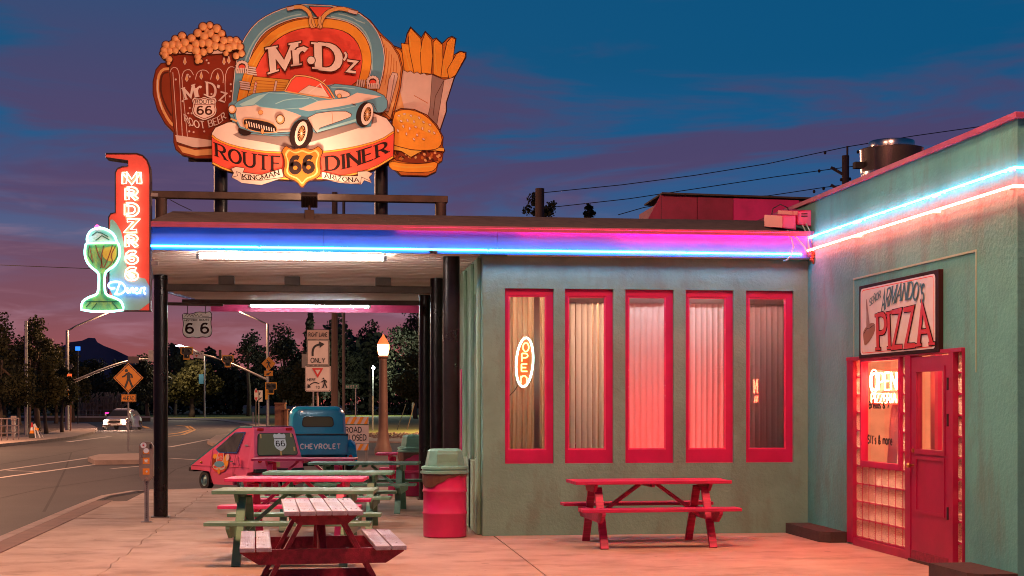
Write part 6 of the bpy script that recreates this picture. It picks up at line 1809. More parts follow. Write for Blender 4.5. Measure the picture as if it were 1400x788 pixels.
cab = loft([rsec(1.68, .60, .50, .50, Hh - .12, .22), rsec(1.70, .65, .58, .48, Hh - .05, .24), rsec(1.80, .69, .64, .46, Hh, .26), rsec(2.3, .71, .66, .45, Hh + .02, .26), rsec(2.75, .71, .64, .45, Hh - .03, .26), rsec(3.10, .70, .56, .45, 1.14, .2), rsec(3.2, .62, .5, .45, 1.10, .2), rsec(4.2, .46, .38, .45, 1.04, .22), rsec(4.35, .40, .3, .5, .9, .2)], 'cab', cb_, pk)
mb = MB(); mb.poly([(1.674 - .006, y, z) for y, z in rnd([(.35, 1.44), (-.35, 1.44), (-.38, 1.19), (.38, 1.19)], .09)]); rw_ = mb.build('rear_window', m_['black'], pk)
mb = MB(); mb.poly([(1.660, y * .94, 1.315 + (z - 1.315) * .86) for y, z in rnd([(.35, 1.44), (-.35, 1.44), (-.38, 1.19), (.38, 1.19)], .09)]); mb.build('pane', M('truck_glass', (.16, .13, .07), .08), rw_)
for z_ in (1.03, .98): 
    mb = MB(); mb.beam((1.668, -.62, z_), (1.668, .62, z_), .012, .012); mb.build('body_line', cb_, cab)
# bed
mb = MB()
mb.box((.05, -.62, .55), (1.64, -.57, .985)); mb.box((.05, .57, .55), (1.64, .62, .985)); mb.box((1.59, -.57, .55), (1.64, .57, .985)); mb.box((.05, -.57, .55), (1.59, .57, .60))
mb.build('bed', cb_, pk, bevel=.01)
mb = MB(); mb.box((.0, -.60, .52), (.045, .60, .96)); tg = mb.build('tailgate', cb_, pk, bevel=.012)
mb = MB(); mb.holes((-.012, .56, .55), (0, -1, 0), (0, 0, 1), (.012, 0, 0), 1.12, .38, [(.05, 1.07, .05, .33)]); mb.build('tailgate_border', cb_, tg, bevel=.004)
mb = MB(); mb.cyl((.02, -.62, .978), (.02, .62, .978), .024, n=10); mb.build('top_rail', m_['black'], tg)
for k in range(9):
    mb = MB(); mb.ell((-.005, -.56 + k * .14, .985), .008, 6, 4); mb.build('rivet', m_['chrome'], tg)
mb = MB(); text(mb, 'CHEVROLET', flat((-.014, .44, .665), (0, -.88, 0), (0, 0, .105), (-1, 0, 0)), w=.24, gap=.34); mb.build('lettering', M('tailgate_white', (.85, .80, .76), .5), tg)
for sg_ in (1, -1):
    secs = []
    for i in range(11):
        a_ = math.pi * i / 10
        x_ = .62 + .52 * math.cos(a_); z_ = .42 + .42 * math.sin(a_)
        secs.append([(x_, sg_ * .60, z_ - .06), (x_, sg_ * .60, z_ + .0), (x_, sg_ * .70, z_ + .02), (x_, sg_ * .80, z_ - .04), (x_, sg_ * .82, z_ - .12)])
    loft(secs, 'rear_fender', cb_, pk, caps=False)
    mb = MB(); mb.poly([(.10, sg_ * .61, .28), (.10, sg_ * .61, .70), (.14, sg_ * .70, .74), (.14, sg_ * .80, .62), (.12, sg_ * .82, .28)]); mb.poly([(.09, sg_ * .61, .28), (.12, sg_ * .82, .28), (.14, sg_ * .80, .62), (.14, sg_ * .70, .74), (.10, sg_ * .61, .70)]); mb.build('fender_rear', cb_, pk)
    mb = MB(); mb.cyl((-.02, sg_ * .67, .55), (.06, sg_ * .67, .55), .045, n=14); mb.build('tail_lamp', redl, pk, smooth='auto')
    mb = MB(); mb.cyl((.02, sg_ * .62, .50), (.02, sg_ * .69, .62), .012, n=6); mb.build('lamp_bracket', m_['chrome'], pk)
    wheel(pk, (.62, sg_ * .68, .34), .34, .16, m_['chrome'], sg_); wheel(pk, (3.65, sg_ * .62, .34), .34, .16, m_['chrome'], sg_)
    loft([[(3.65 + .5 * math.cos(a_), sg_ * .45, .40 + .40 * math.sin(a_)), (3.65 + .5 * math.cos(a_), sg_ * .62, .42 + .40 * math.sin(a_)), (3.65 + .5 * math.cos(a_), sg_ * .74, .34 + .38 * math.sin(a_))] for a_ in [math.pi * i / 8 for i in range(9)]], 'front_fender', cb_, pk, caps=False)
mb = MB(); mb.box((-.10, -.72, .40), (-.05, .72, .49)); mb.build('rear_bumper', m_['black'], pk, bevel=.01)
mb = MB(); mb.box((.1, -.4, .34), (4.1, .4, .48)); mb.build('chassis', m_['dark'], pk)

for q in pk.children:
    if q.name.split('.')[0] in ('bed', 'tailgate', 'fender_rear', 'rear_fender'): q.location.z += .07
# ---------------- sedans
def sedan(label, loc, rz, col, lit=False):
    s_ = thing('sedan', label, 'car', loc, rz, local=True)
    pm2 = M('sedan_paint', col, .3, coat=.5)
    S_ = [(2.15, .62, .50, .35, .60, .1), (2.05, .80, .70, .22, .72, .14), (1.3, .86, .76, .20, .86, .14), (.95, .87, .77, .20, .92, .14), (.35, .87, .60, .20, 1.34, .16), (-.2, .87, .60, .20, 1.40, .16), (-.8, .87, .58, .20, 1.34, .16), (-1.35, .87, .75, .20, .98, .14), (-2.0, .82, .72, .24, .92, .14), (-2.15, .7, .62, .35, .80, .1)]
    loft([rsec(*q) for q in S_], 'body', pm2, s_)
    mb = MB(); mb.poly([(1.0, -.66, .945), (1.0, .66, .945), (.42, .54, 1.30), (.42, -.54, 1.30)]); mb.build('windscreen', m_['black'], s_)
    for sg_ in (1, -1):
        mb = MB(); mb.poly([(.85, sg_ * .845, .93), (.35, sg_ * .73, 1.27), (-.75, sg_ * .73, 1.27), (-1.2, sg_ * .84, .95)]); mb.build('side_window', m_['black'], s_)
        mb = MB(); mb.ell((2.10, sg_ * .58, .60), (.09, .15, .08)); mb.build('headlight', EM('headlamp_lit', (1.0, .60, .42), 450) if lit else m_['chrome'], s_, smooth=True)
        mb = MB(); mb.ell((.75, sg_ * .93, .98), (.06, .08, .06)); mb.build('wing_mirror', pm2, s_, smooth=True)
        for x_ in (1.35, -1.35): wheel(s_, (x_, sg_ * .78, .31), .31, .18, m_['chrome'], sg_)
    mb = MB(); mb.box((2.12, -.38, .50), (2.17, .38, .62)); mb.build('grille', m_['black'], s_)
    mb = MB(); mb.box((2.0, -.75, .30), (2.2, .75, .42)); mb.build('front_bumper', pm2, s_, bevel=.03)
    mb = MB(); mb.box((2.2, -.2, .33), (2.21, .2, .41)); mb.build('number_plate', m_['white'], s_)
    return s_
q = G(168, 588, -.13)
sedan('white sedan driving towards us with both headlights lit', q, R(-90) - YAW + R(-10) + R(10), (.26, .20, .19), True)
q = GZ(672, 37.5, -.13)
sedan('dark maroon car parked behind the far litter barrel', q, R(180) - YAW - R(12), (.16, .006, .02))
# ================================================================ STREET FURNITURE
amber = M('sign_amber', (.80, .27, .012), .5); amber2 = M('signal_yellow', (.80, .33, .02), .5); wsign = M('sign_white', (.66, .54, .50), .5, var=.1, vs=3); rsign = M('sign_red', (.55, .03, .03), .5); gsign = M('sign_green', (.02, .12, .07), .5); pole_m = m_['steel']
sign_back = M('sign_back', (.2, .18, .17), .5, metal=.6)
def pole(parent, px, Z, z0, z1, r_=.035, name='pole', mat=None, r1=None, n=10):
    p_ = GZ(px, Z)
    mb = MB(); mb.cyl((p_.x, p_.y, z0), (p_.x, p_.y, z1), r_, r1 if r1 else r_, n); return mb.build(name, mat or pole_m, parent, smooth='auto')
RV = Vector((CY, -SY, 0)); FV = Vector((SY, CY, 0))
def plate(parent, pts, Z, mats, name='sign_plate', th=.006, yaw=0.0):
    mb = MB(); mb.prism([atZ(a, b, Z) for a, b in pts], FV * .03, 0, 1); return mb.build(name, mats, parent)
def PL(Z, e=.004): return lambda a, b, k=0: atZ(a, b, Z) - FV * (e + e * .5 * k)
def walker(mb, cx, cy, h, P, mi=0, k=1, flip=1):
    """pedestrian pictogram, h pixels high"""
    s_ = h / 10.0; T = lambda q: [(cx + flip * a * s_, cy + b * s_) for a, b in q]
    mb.poly([P(a, b, k) for a, b in ellp(cx - flip * .9 * s_, cy - 4.3 * s_, .85 * s_, .85 * s_, n=12)], mi)
    for i, (q, w_) in enumerate((([(-.3, -3.2), (.2, -2.2), (.3, -.2)], 1.9), ([(.1, -.2), (-.5, 1.8), (-1.6, 4.6)], 1.05), ([(.4, -.2), (1.2, 1.8), (2.4, 4.6)], 1.05), ([(-.4, -2.9), (-1.6, -1.6), (-3.1, -.9)], .8), ([(.5, -2.9), (1.8, -2.0), (2.2, -.4)], .8))):
        stroke(mb, T(q), w_ * s_, P, k + i + 1, mi)
def diamond(cx, cy, r_): return [(cx, cy - r_), (cx + r_, cy), (cx, cy + r_), (cx - r_, cy)]

# pedestrian sign on the median
Zp = 50.8
ps_ = thing('pedestrian_sign', 'orange diamond pedestrian sign with AHEAD plate on the median island', 'road sign', GZ(175.5, Zp))
pole(ps_, 175.5, Zp + .05, 0, 2.3, .03)
d_ = plate(ps_, diamond(175.5, 516.8, 20.6), Zp, [amber, sign_back])
mb = MB(); q = diamond(175.5, 516.8, 18.6); stroke(mb, q + [q[0]], .9, PL(Zp), 1); walker(mb, 175.2, 518, 26, PL(Zp), 0, 2); mb.build('pictogram', m_['black'], d_)
d_ = plate(ps_, [(165.5, 539.5), (186, 539.5), (186, 549.8), (165.5, 549.8)], Zp, [amber, sign_back])
mb = MB(); q = [(166.3, 540.3), (185.2, 540.3), (185.2, 549), (166.3, 549)]; stroke(mb, q + [q[0]], .5, PL(Zp), 1); text(mb, 'AHEAD', band([(168.2, 547.3), (183.4, 547.3)], [(168.2, 542), (183.4, 542)], PL(Zp)), w=.17, k0=2); mb.build('lettering', m_['black'], d_)

# right lane / yield sign assembly
Zr = 48.0
rl = thing('lane_sign', 'tall white RIGHT LANE ONLY sign with yield-here sign below it', 'road sign', GZ(434, Zr))
pole(rl, 434.5, Zr + .06, -.1, 3.9, .035, mat=M('pole_pinkish', (.42, .28, .24), .6))
d_ = plate(rl, rrp := [(419.5, 451), (450, 451), (450, 464), (419.5, 464)], Zr, [M('plate_tan', (.42, .29, .25), .5), sign_back])
mb = MB(); stroke(mb, rrp + [rrp[0]], .6, PL(Zr), 1); text(mb, 'RIGHT LANE', band([(422, 460.5), (447.5, 460.5)], [(422, 455), (447.5, 455)], PL(Zr)), w=.16, k0=2); mb.build('lettering', m_['black'], d_)
q = [(419.5, 464.6), (450, 464.6), (450, 499.5), (419.5, 499.5)]
d_ = plate(rl, q, Zr, [wsign, sign_back])
mb = MB(); q2 = [(420.4, 465.4), (449.1, 465.4), (449.1, 498.7), (420.4, 498.7)]; stroke(mb, q2 + [q2[0]], .6, PL(Zr), 1)
stroke(mb, smooth([(427.5, 487), (427.5, 478), (431, 473), (437, 471)], 2), 2.8, PL(Zr), 2); mb.poly([PL(Zr)(a, b, 3) for a, b in ((436, 466.8), (443.8, 470.6), (437.3, 476))])
text(mb, 'ONLY', band([(425, 496), (444.5, 496)], [(425, 489.8), (444.5, 489.8)], PL(Zr)), w=.17, k0=2); mb.build('lettering', m_['black'], d_)
q = rrect(417, 452.5, 500.3, 535.7, 2.5, 3)
d_ = plate(rl, q, Zr - .03, [wsign, sign_back])
mb = MB(); q2 = rrect(418, 451.5, 501.3, 534.7, 2, 3); P_ = PL(Zr - .03); stroke(mb, q2 + [q2[0]], .6, P_, 1)
text(mb, 'HERE', band([(420.5, 521), (431.5, 521)], [(420.5, 517.5), (431.5, 517.5)], P_), w=.16, k0=2); text(mb, 'TO', band([(432, 531.5), (437, 531.5)], [(432, 528), (437, 528)], P_), w=.16, k0=2)
stroke(mb, smooth([(436.5, 524.6), (430, 522.5), (424, 526), (421.5, 529)], 2), 1.4, P_, 2); mb.poly([P_(a, b, 3) for a, b in ((420.3, 531), (420.6, 524.5), (425.2, 529.6))])
walker(mb, 443.5, 524, 14.5, P_, 0, 2); mb.build('pictogram', m_['black'], d_)
mb = MB(); mb.poly([P_(a, b, 2) for a, b in ((426.5, 503.5), (442, 503.5), (434.3, 517))]); y_ = mb.build('yield_triangle', rsign, d_)
mb = MB(); mb.poly([P_(a, b, 4) for a, b in ((430.6, 505.8), (438, 505.8), (434.3, 512.3))]); mb.build('yield_centre', wsign, d_)
bk = thing('sign_back_view', 'grey back of a small sign just left of the RIGHT LANE sign', 'road sign', GZ(428, 60))
pole(bk, 428.5, 60, -.1, 3.8, .035); plate(bk, [(412.5, 484), (419, 484), (419, 503), (412.5, 503)], 59.9, [sign_back, sign_back])

# utility pole and thin pole behind
up = thing('utility_pole', 'brown wooden utility pole behind the RIGHT LANE sign', 'utility pole', GZ(457.5, 56))
pole(up, 457.6, 56, -.1, 9.5, .13, mat=m_['wood'], r1=.105, n=12)
tp = thing('light_pole', 'slim grey pole right of the brown utility pole', 'pole', GZ(470, 58)); pole(tp, 470, 58, -.1, 9.5, .06, mat=M('pole_brown', (.10, .075, .065), .6, metal=.4))
pole(tp, 453.2, 60, -.1, 7.0, .045, name='conduit') if False else None

# street name sign
st_ = thing('street_name_sign', 'small green street name sign on a thin pole beside the lamp', 'road sign', GZ(486, 62)); pole(st_, 486.3, 62, -.1, 2.25, .03)
d_ = plate(st_, [(472, 526), (490.5, 525.5), (490.5, 532), (472, 532)], 62, [gsign, gsign]); mb = MB(); text(mb, 'N 1ST S', band([(474, 531), (488.5, 531)], [(474, 527.2), (488.5, 527.2)], PL(62)), w=.15) if '1' in GL else text(mb, 'N IST S', band([(474, 531), (488.5, 531)], [(474, 527.2), (488.5, 527.2)], PL(62)), w=.15); mb.build('lettering', wsign, d_)

# acorn street lamp
Zl = 50.8
sp0 = GZ(524, Zl)
al = thing('street_lamp', 'brown post street lamp with glowing orange acorn lantern', 'street lamp', sp0)
lb = M('lamp_post_brown', (.13, .065, .045), .6, var=.2, vs=4)
MB().lathe([(.30, -.12), (.30, .05), (.24, .2), (.19, .45), (.165, .7), (.13, 2.9), (.125, 3.12), (.17, 3.16), (.19, 3.2), (.13, 3.24)], (sp0.x, sp0.y, 0), 16).build('post', lb, al, smooth='auto')
MB().lathe([(.12, 3.22), (.165, 3.27), (.205, 3.47), (.20, 3.62)], (sp0.x, sp0.y, 0), 16).build('globe', EM('lamp_globe', (1.0, .34, .13), 12), al, smooth='auto')
MB().lathe([(.205, 3.62), (.13, 3.78), (.06, 3.86), (.03, 3.93), (0, 3.97)], (sp0.x, sp0.y, 0), 16).build('cap', M('lamp_cap_orange', (.5, .15, .05), .4, em=(1, .18, .05), es=.9), al, smooth='auto')

# barricade
Zb = 41.5
bcd = thing('road_closed_barricade', 'ROAD CLOSED board with orange and white striped rails on legs', 'barricade', GZ(487, Zb))
d_ = plate(bcd, [(469, 581.5), (504, 581.5), (504, 606), (469, 606)], Zb, [wsign, sign_back], 'message_board')
mb = MB(); text(mb, 'ROAD', band([(472.5, 591.5), (494, 591.5)], [(472.5, 584.3), (494, 584.3)], PL(Zb)), w=.18); text(mb, 'CLOSED', band([(472, 602.5), (500.5, 602)], [(472, 595), (500.5, 594.5)], PL(Zb)), w=.18); mb.build('lettering', m_['black'], d_)
for yy0, yy1 in ((570.5, 580), (607, 616)):
    r_ = plate(bcd, [(468, yy0), (504, yy0 - .3), (504, yy1), (468, yy1)], Zb - .02, [wsign, sign_back], 'striped_rail')
    mb = MB()
    for k in range(4):
        x_ = 469 + k * 9.5; mb.poly([PL(Zb - .02)(a, b, 1) for a, b in ((x_, yy1), (x_ + 4.5, yy1), (min(x_ + 9.5, 504), yy0), (min(x_ + 5, 503), yy0))])
    mb.build('stripe', amber, r_)
for px in (471, 501):
    mb = MB(); p_ = GZ(px, Zb + .05); mb.box((p_.x - .03, p_.y - .03, -.13), (p_.x + .03, p_.y + .03, 1.1)); mb.build('leg', M('barricade_leg', (.3, .28, .26), .6) if 'barricade_leg' not in bpy.data.materials else bpy.data.materials['barricade_leg'], bcd)

# brick gate pillars of the park
Zk = 92.0
bp_ = thing('brick_pillar', 'stepped red brick park pillar left of the blue pickup', 'pillar', GZ(384, Zk))
brk = M('brick_red', (.30, .12, .075), .8, var=.35, vs=2)
for (xa, xb, yt) in ((375.5, 389, 552.5), (384, 392.5, 561)):
    pa, pb_ = GZ(xa, Zk), GZ(xb, Zk)
    top = atZ(xa, yt, Zk).z
    mb = MB(); mb.prism([(pa.x, pa.y, -.1), (pb_.x, pb_.y, -.1), (pb_.x, pb_.y, top), (pa.x, pa.y, top)], FV * (.6 if xa < 380 else .5)); mb.build('pier', brk, bp_)
    pa, pb_ = GZ(xa - .8, Zk - .08), GZ(xb + .8, Zk - .08)
    mb = MB(); mb.prism([(pa.x, pa.y, top), (pb_.x, pb_.y, top), (pb_.x, pb_.y, top + .08), (pa.x, pa.y, top + .08)], FV * .76); mb.build('capstone', brk, bp_)

# traffic signal masts
GL['1'] = (.2, [[(0, .8), (.15, 1), (.15, 0)]])
def signal(parent, px, py, Z, s_=1.0, w_=14.5, h_=16.5, board=True):
    """cluster head: wide top, narrow tail, yellow-edged backboard"""
    o = [(-.5, 0), (.5, 0), (.5, .55), (.26, .66), (.26, 1), (-.26, 1), (-.26, .66), (-.5, .55)]
    P_ = [(px + a * w_, py + b * h_) for a, b in o]
    hd_ = plate(parent, P_, Z, [amber2, m_['black']], 'signal_head')
    cx, cy = px, py + h_ * .42
    ins = [(cx + (a - cx) * .80, cy + (b - cy) * .80) for a, b in P_]
    mb = MB(); mb.prism([atZ(a, b, Z - .05) for a, b in ins], FV * .049); mb.build('backboard', m_['black'], hd_)
    for (a, b) in ((-.22, .3), (.22, .3), (0, .72)):
        q = atZ(px + a * w_, py + b * h_, Z - .05)
        mb = MB(); mb.cyl(q, q - FV * .2, .10, n=8); mb.build('visor', m_['dark'], hd_)
    return hd_
def mast(name, label, px, Z, ztop, arm, heads, lum=None, r_=.13):
    t_ = thing(name, label, 'traffic signal', GZ(px, Z))
    pole(t_, px, Z, 0 if px < 200 else -.1, ztop, r_, 'pole', r1=r_ * .75, n=12)
    mb = MB(); mb.tube([atZ(a, b, Z) for a, b in smooth(arm, 2)], .10, 8, r1=.055); mb.build('mast_arm', pole_m, t_, smooth=True)
    if lum:
        mb = MB(); mb.tube([atZ(a, b, Z) for a, b in lum], .055, 6); mb.build('lamp_arm', pole_m, t_, smooth=True)
    return t_
Zm = 91.0
m1 = mast('traffic_signal', 'grey signal mast with long curved arm beside the left trees', 92, Zm, HC + (552 - 452) / FP * Zm, [(92, 525), (110, 518), (140, 505), (170, 495), (190, 491.5), (214, 491.5)], None, [(92, 453), (104, 446), (125, 437), (146, 428), (152, 424)])
mb = MB(); q = atZ(208, 486, Zm); mb.box((q.x - .2, q.y - .2, q.z - .35), (q.x + .2, q.y + .2, q.z + .3)); mb.build('camera_box', m_['steel'], m1)
d_ = plate(m1, [(174.8, 487.5), (189.6, 487.5), (189.6, 497), (174.8, 497)], Zm - .15, [M('plate_tan_dark', (.26, .17, .14), .5), sign_back])
plate(m1, [(94, 500), (98.5, 497.5), (100.5, 501.5), (95, 506)], Zm - .2, [sign_back, sign_back], 'small_sign')
q = atZ(95, 517, Zm - .2); mb = MB(); mb.box((q.x - .12, q.y - .1, q.z - .25), (q.x + .12, q.y + .1, q.z + .25)); mb.build('pedestrian_head', EM('ped_signal', (1, .12, .03), 1.2), m1)
plate(m1, [(91.5, 533), (94, 533), (94, 551), (91.5, 551)], Zm - .2, [amber2, amber2], 'banner')
sp2 = thing('small_road_sign', 'small square sign on an orange-tan post beside the left mast', 'road sign', GZ(96.3, Zm - 2)); pole(sp2, 96.3, Zm - 2, 0, 1.95, .05, mat=M('post_orange_tan', (.40, .16, .08), .6)); plate(sp2, [(93.5, 543), (99.5, 543), (99.5, 554), (93.5, 554)], Zm - 2.1, [M('plate_brown', (.30, .16, .11), .5), sign_back])
Zq = 112.0
m2 = mast('traffic_signal', 'grey signal mast whose arm slopes down to the pole carrying three yellow-edged signal heads', 366, Zq, HC + (552 - 443) / FP * Zq, [(366, 520), (345, 510), (320, 499), (300, 491), (280, 485.5), (262, 484.5), (250, 484.5)], None, [(366, 444), (350, 436), (330, 427), (322, 423)])
signal(m2, 255.2, 474.5, Zq - .3, w_=17, h_=17.5); signal(m2, 311.3, 485.8, Zq - .3, w_=16, h_=16.5); signal(m2, 370.5, 523, Zq - .4, w_=16, h_=16.5)
d_ = plate(m2, [(264, 480.5), (278.5, 481.5), (278.5, 490.5), (264, 489.5)], Zq - .3, [wsign, sign_back]); mb = MB(); text(mb, 'ONLY', band([(266, 484.3), (276.5, 485)], [(266, 482), (276.5, 482.7)], PL(Zq - .3)), w=.2); mb.build('lettering', m_['black'], d_); mb = MB(); mb.poly([PL(Zq - .3)(a, b, 2) for a, b in ((266.5, 485.5), (270.5, 485.6), (268.5, 489))]); mb.build('yield_triangle', rsign, d_)
q = atZ(301, 484, Zq); mb = MB(); mb.box((q.x - .10, q.y - .1, q.z - .3), (q.x + .10, q.y + .1, q.z + .3)); mb.build('detector', m_['dark'], m2)
d_ = plate(m2, diamond(367.2, 497.3, 9.8), Zq - .35, [amber, sign_back]); mb = MB(); walker(mb, 367, 498, 11.5, PL(Zq - .35, .012), 0, 1); mb.build('pictogram', m_['black'], d_)
d_ = plate(m2, [(361.3, 507), (373.2, 507), (373.2, 514.5), (361.3, 514.5)], Zq - .35, [amber, sign_back]); mb = MB(); stroke(mb, [(370.5, 509), (366, 512)], 1.3, PL(Zq - .35, .012), 1); mb.poly([PL(Zq - .35, .012)(a, b, 2) for a, b in ((364, 513.3), (365, 509.7), (368.2, 512.8))]); mb.build('arrow', m_['black'], d_)
q = atZ(364.5, 539, Zq - .3); mb = MB(); mb.box((q.x - .10, q.y - .1, q.z - .4), (q.x + .10, q.y + .1, q.z + .4)); mb.build('pedestrian_head', amber2, m2)
ys = thing('yield_sign_pair', 'red and white yield sign beside a ped-crossing plate on two thin posts', 'road sign', GZ(351, 100)); pole(ys, 349.8, 100, -.1, 2.3, .04, mat=M('post_dark', (.08, .06, .05), .6)); pole(ys, 353.8, 100, -.1, 2.3, .04)
d_ = plate(ys, [(348.6, 532), (350.2, 531), (352.8, 536), (353, 546), (350.4, 549.5), (348, 546), (347.4, 537)], 99.8, [wsign, sign_back]); mb = MB(); mb.poly([PL(99.8, .01)(a, b, 1) for a, b in ((348.2, 536.8), (350.2, 531.6), (352.4, 536.8))]); mb.poly([PL(99.8, .01)(a, b, 1) for a, b in ((348.2, 543.5), (352.4, 543.5), (350.3, 548.8))]); mb.build('red_triangle', rsign, d_)
d_ = plate(ys, [(353.2, 534), (359, 534), (359, 549.5), (353.2, 549.5)], 99.9, [wsign, sign_back]); mb = MB(); stroke(mb, [(357.6, 543.5), (354, 547)], 1.2, PL(99.9, .01), 1); stroke(mb, [(355, 540), (355.8, 536)], .9, PL(99.9, .01), 1); mb.build('pictogram', m_['black'], d_)
# far lamp post with blue banner and lit luminaire
Zf = 185.0
lp = thing('banner_lamp_post', 'tall lamp post with a blue banner in front of the olive tree', 'street lamp', GZ(280, Zf)); pole(lp, 280, Zf, -.1, HC + (552 - 486) / FP * Zf, .11, mat=pole_m)
mb = MB(); mb.tube([atZ(a, b, Zf) for a, b in ((280, 487), (270, 481), (258, 475), (247, 473.3))], .09, 6); mb.build('lamp_arm', pole_m, lp)
mb = MB(); q = atZ(245.5, 473, Zf); mb.ell(tuple(q), (.5, .3, .11)); mb.build('luminaire', EM('luminaire_white', (.8, .85, 1), 14), lp, smooth=True)
plate(lp, [(271.8, 512), (278.3, 512), (278.3, 525), (271.8, 525)], Zf - .1, [M('banner_blue', (.06, .22, .34), .6), sign_back], 'banner')
# distant lit park light (star-like point)
pkL = thing('park_light', 'bright white floodlight on a pole among the dark park trees', 'park light', GZ(510, 210)); pole(pkL, 510, 210, -.1, HC + (552 - 500) / FP * 210, .08)
mb = MB(); q = atZ(510.5, 503.5, 209.6); mb.ell(tuple(q), (.22, .2, .2)); mb.build('lamp_head', EM('park_lamp_white', (.85, .95, 1), 40), pkL, smooth=True)
light('park_lamp', 'POINT', q - FV * 1.0, (.85, .95, .75), 7000, .3, parent=pkL)
# blue lit traffic camera sign
bs2 = thing('blue_lit_sign', 'small glowing blue square sign in front of the mesa', 'sign', GZ(106.5, 120)); plate(bs2, [(103, 474), (109.8, 474), (109.8, 479.5), (103, 479.5)], 120, [EM('sign_blue_glow', (.03, .22, 1.0), 1.6), sign_back], 'face'); pole(bs2, 106.5, 120.2, 0, HC + (552 - 479.5) / FP * 120, .05, mat=m_['black'])
# electric pole among the left trees
lpz = thing('wooden_pole', 'weathered wooden pole among the left trees, its top clear of the crowns', 'utility pole', GZ(36, 76)); pole(lpz, 35.8, 76, 0, HC + (552 - 590) / FP * 76 + 5.6, .10, mat=m_['steel'], r1=.08)
tw = thing('utility_pole', 'slim pole with small arm rising above the left tree crowns', 'utility pole', GZ(40.5, 100)); pole(tw, 40.7, 100, 0, HC + (552 - 437) / FP * 100, .09, mat=m_['wood']); mb = MB(); mb.cyl(atZ(41, 439, 100), atZ(46, 438, 100), .05, n=6); mb.build('arm', m_['wood'], tw)

# railings
def railing(name, label, x0, x1, yb0, yb1, h, Z0, Z1, nr, npst, mat, r_=.03):
    t_ = thing(name, label, 'railing', GZ(x0, Z0))
    a_, b_ = GZ(x0, Z0), GZ(x1, Z1)
    for k in range(nr):
        z_ = h * (k + 1) / nr
        mb = MB(); mb.cyl((a_.x, a_.y, z_), (b_.x, b_.y, z_), r_, n=6); mb.build('rail', mat, t_)
    for k in range(npst):
        q = a_.lerp(b_, k / (npst - 1))
        mb = MB(); mb.cyl((q.x, q.y, 0), (q.x, q.y, h), r_ * 1.1, n=6); mb.build('post', mat, t_)
    return t_
rw = M('rail_pinkish_white', (.50, .38, .33), .5)
railing('pipe_railing', 'pale pipe railing along the left pavement edge', -40, 25.5, 0, 0, .95, 63, 67, 3, 9, rw)
railing('pipe_railing', 'long pale guard railing across the road behind the white sedan', 108, 185, 0, 0, .95, 150, 155, 2, 9, M('rail_grey', (.20, .15, .13), .5), .035)
lw = thing('low_wall', 'long low pale wall behind the left tree trunks', 'wall', GZ(60, 138)); a_, b_ = GZ(26, 138), GZ(205, 146); mb = MB(); mb.beam((a_.x, a_.y, .40), (b_.x, b_.y, .30), .3, .16); mb.build('coping', M('wall_pale', (.42, .34, .31), .7), lw); mb = MB(); mb.beam((a_.x, a_.y, .10), (b_.x, b_.y, .06), .26, .5); mb.build('body', m_['dirt'], lw)
mg = thing('lit_strip_sign', 'short magenta glowing strip above the white sedan', 'sign', GZ(149, 149)); plate(mg, [(143.5, 564), (155.5, 564), (155.5, 566), (143.5, 566)], 149, [EM('strip_magenta', (1.0, .05, .45), 1.6), m_['black']], 'strip'); pole(mg, 149.5, 149.2, 0, .6, .04)
# utility cabinet, cone and folded white barricade on the left pavement
cbn = thing('utility_cabinet', 'pale utility cabinet standing behind the left pipe railing', 'cabinet', GZ(19, 72)); mb = MB(); q = GZ(19, 72); mb.box((q.x - .09, q.y - .1, 0), (q.x + .09, q.y + .1, .8)); mb.build('post', m_['steel'], cbn); mb = MB(); mb.box((q.x - .12, q.y - .15, .8), (q.x + .12, q.y + .15, 1.02)); mb.build('box', M('cabinet_beige', (.35, .27, .24), .6), cbn, bevel=.01)
q = GZ(43.8, 70); tc_ = thing('traffic_cone', 'orange traffic cone with white collar on a dark crate', 'traffic cone', (q.x, q.y, .22)); MB().lathe([(.13, .22), (.13, .25), (.10, .25), (.085, .36)], (q.x, q.y, 0), 12).build('cone_base', amber, tc_); MB().lathe([(.085, .36), (.06, .50)], (q.x, q.y, 0), 12).build('collar', m_['white'], tc_); MB().lathe([(.06, .50), (.025, .72), (0, .73)], (q.x, q.y, 0), 12).build('cone_top', rsign, tc_)
mb = MB(); mb.box((q.x - .12, q.y - .15, .012), (q.x + .12, q.y + .15, .219)); cr = mb.build('crate', m_['black'], bevel=.01); tag(cr, 'black crate under the traffic cone on the left pavement', 'crate')
q = GZ(50.5, 70); fbq = thing('folding_barricade', 'white folding a-frame barricade leaning beside the traffic cone', 'barricade', (q.x, q.y, 0))
for a_, b_ in (((-.14, 0, .62), (-.02, -.2, .0)), ((-.10, 0, .66), (.18, -.2, .0)), ((-.12, .02, .64), (.02, .3, .0)), ((-.1, 0, .64), (.24, .25, .0))):
    mb = MB(); mb.beam((q.x + a_[0], q.y + a_[1], a_[2] + .012), (q.x + b_[0], q.y + b_[1], .014), .05, .025); mb.build('leg', m_['white'], fbq)
mb = MB(); mb.beam((q.x - .10, q.y - .04, .45), (q.x + .10, q.y - .12, .40), .03, .12); mb.build('cross_board', amber, fbq)
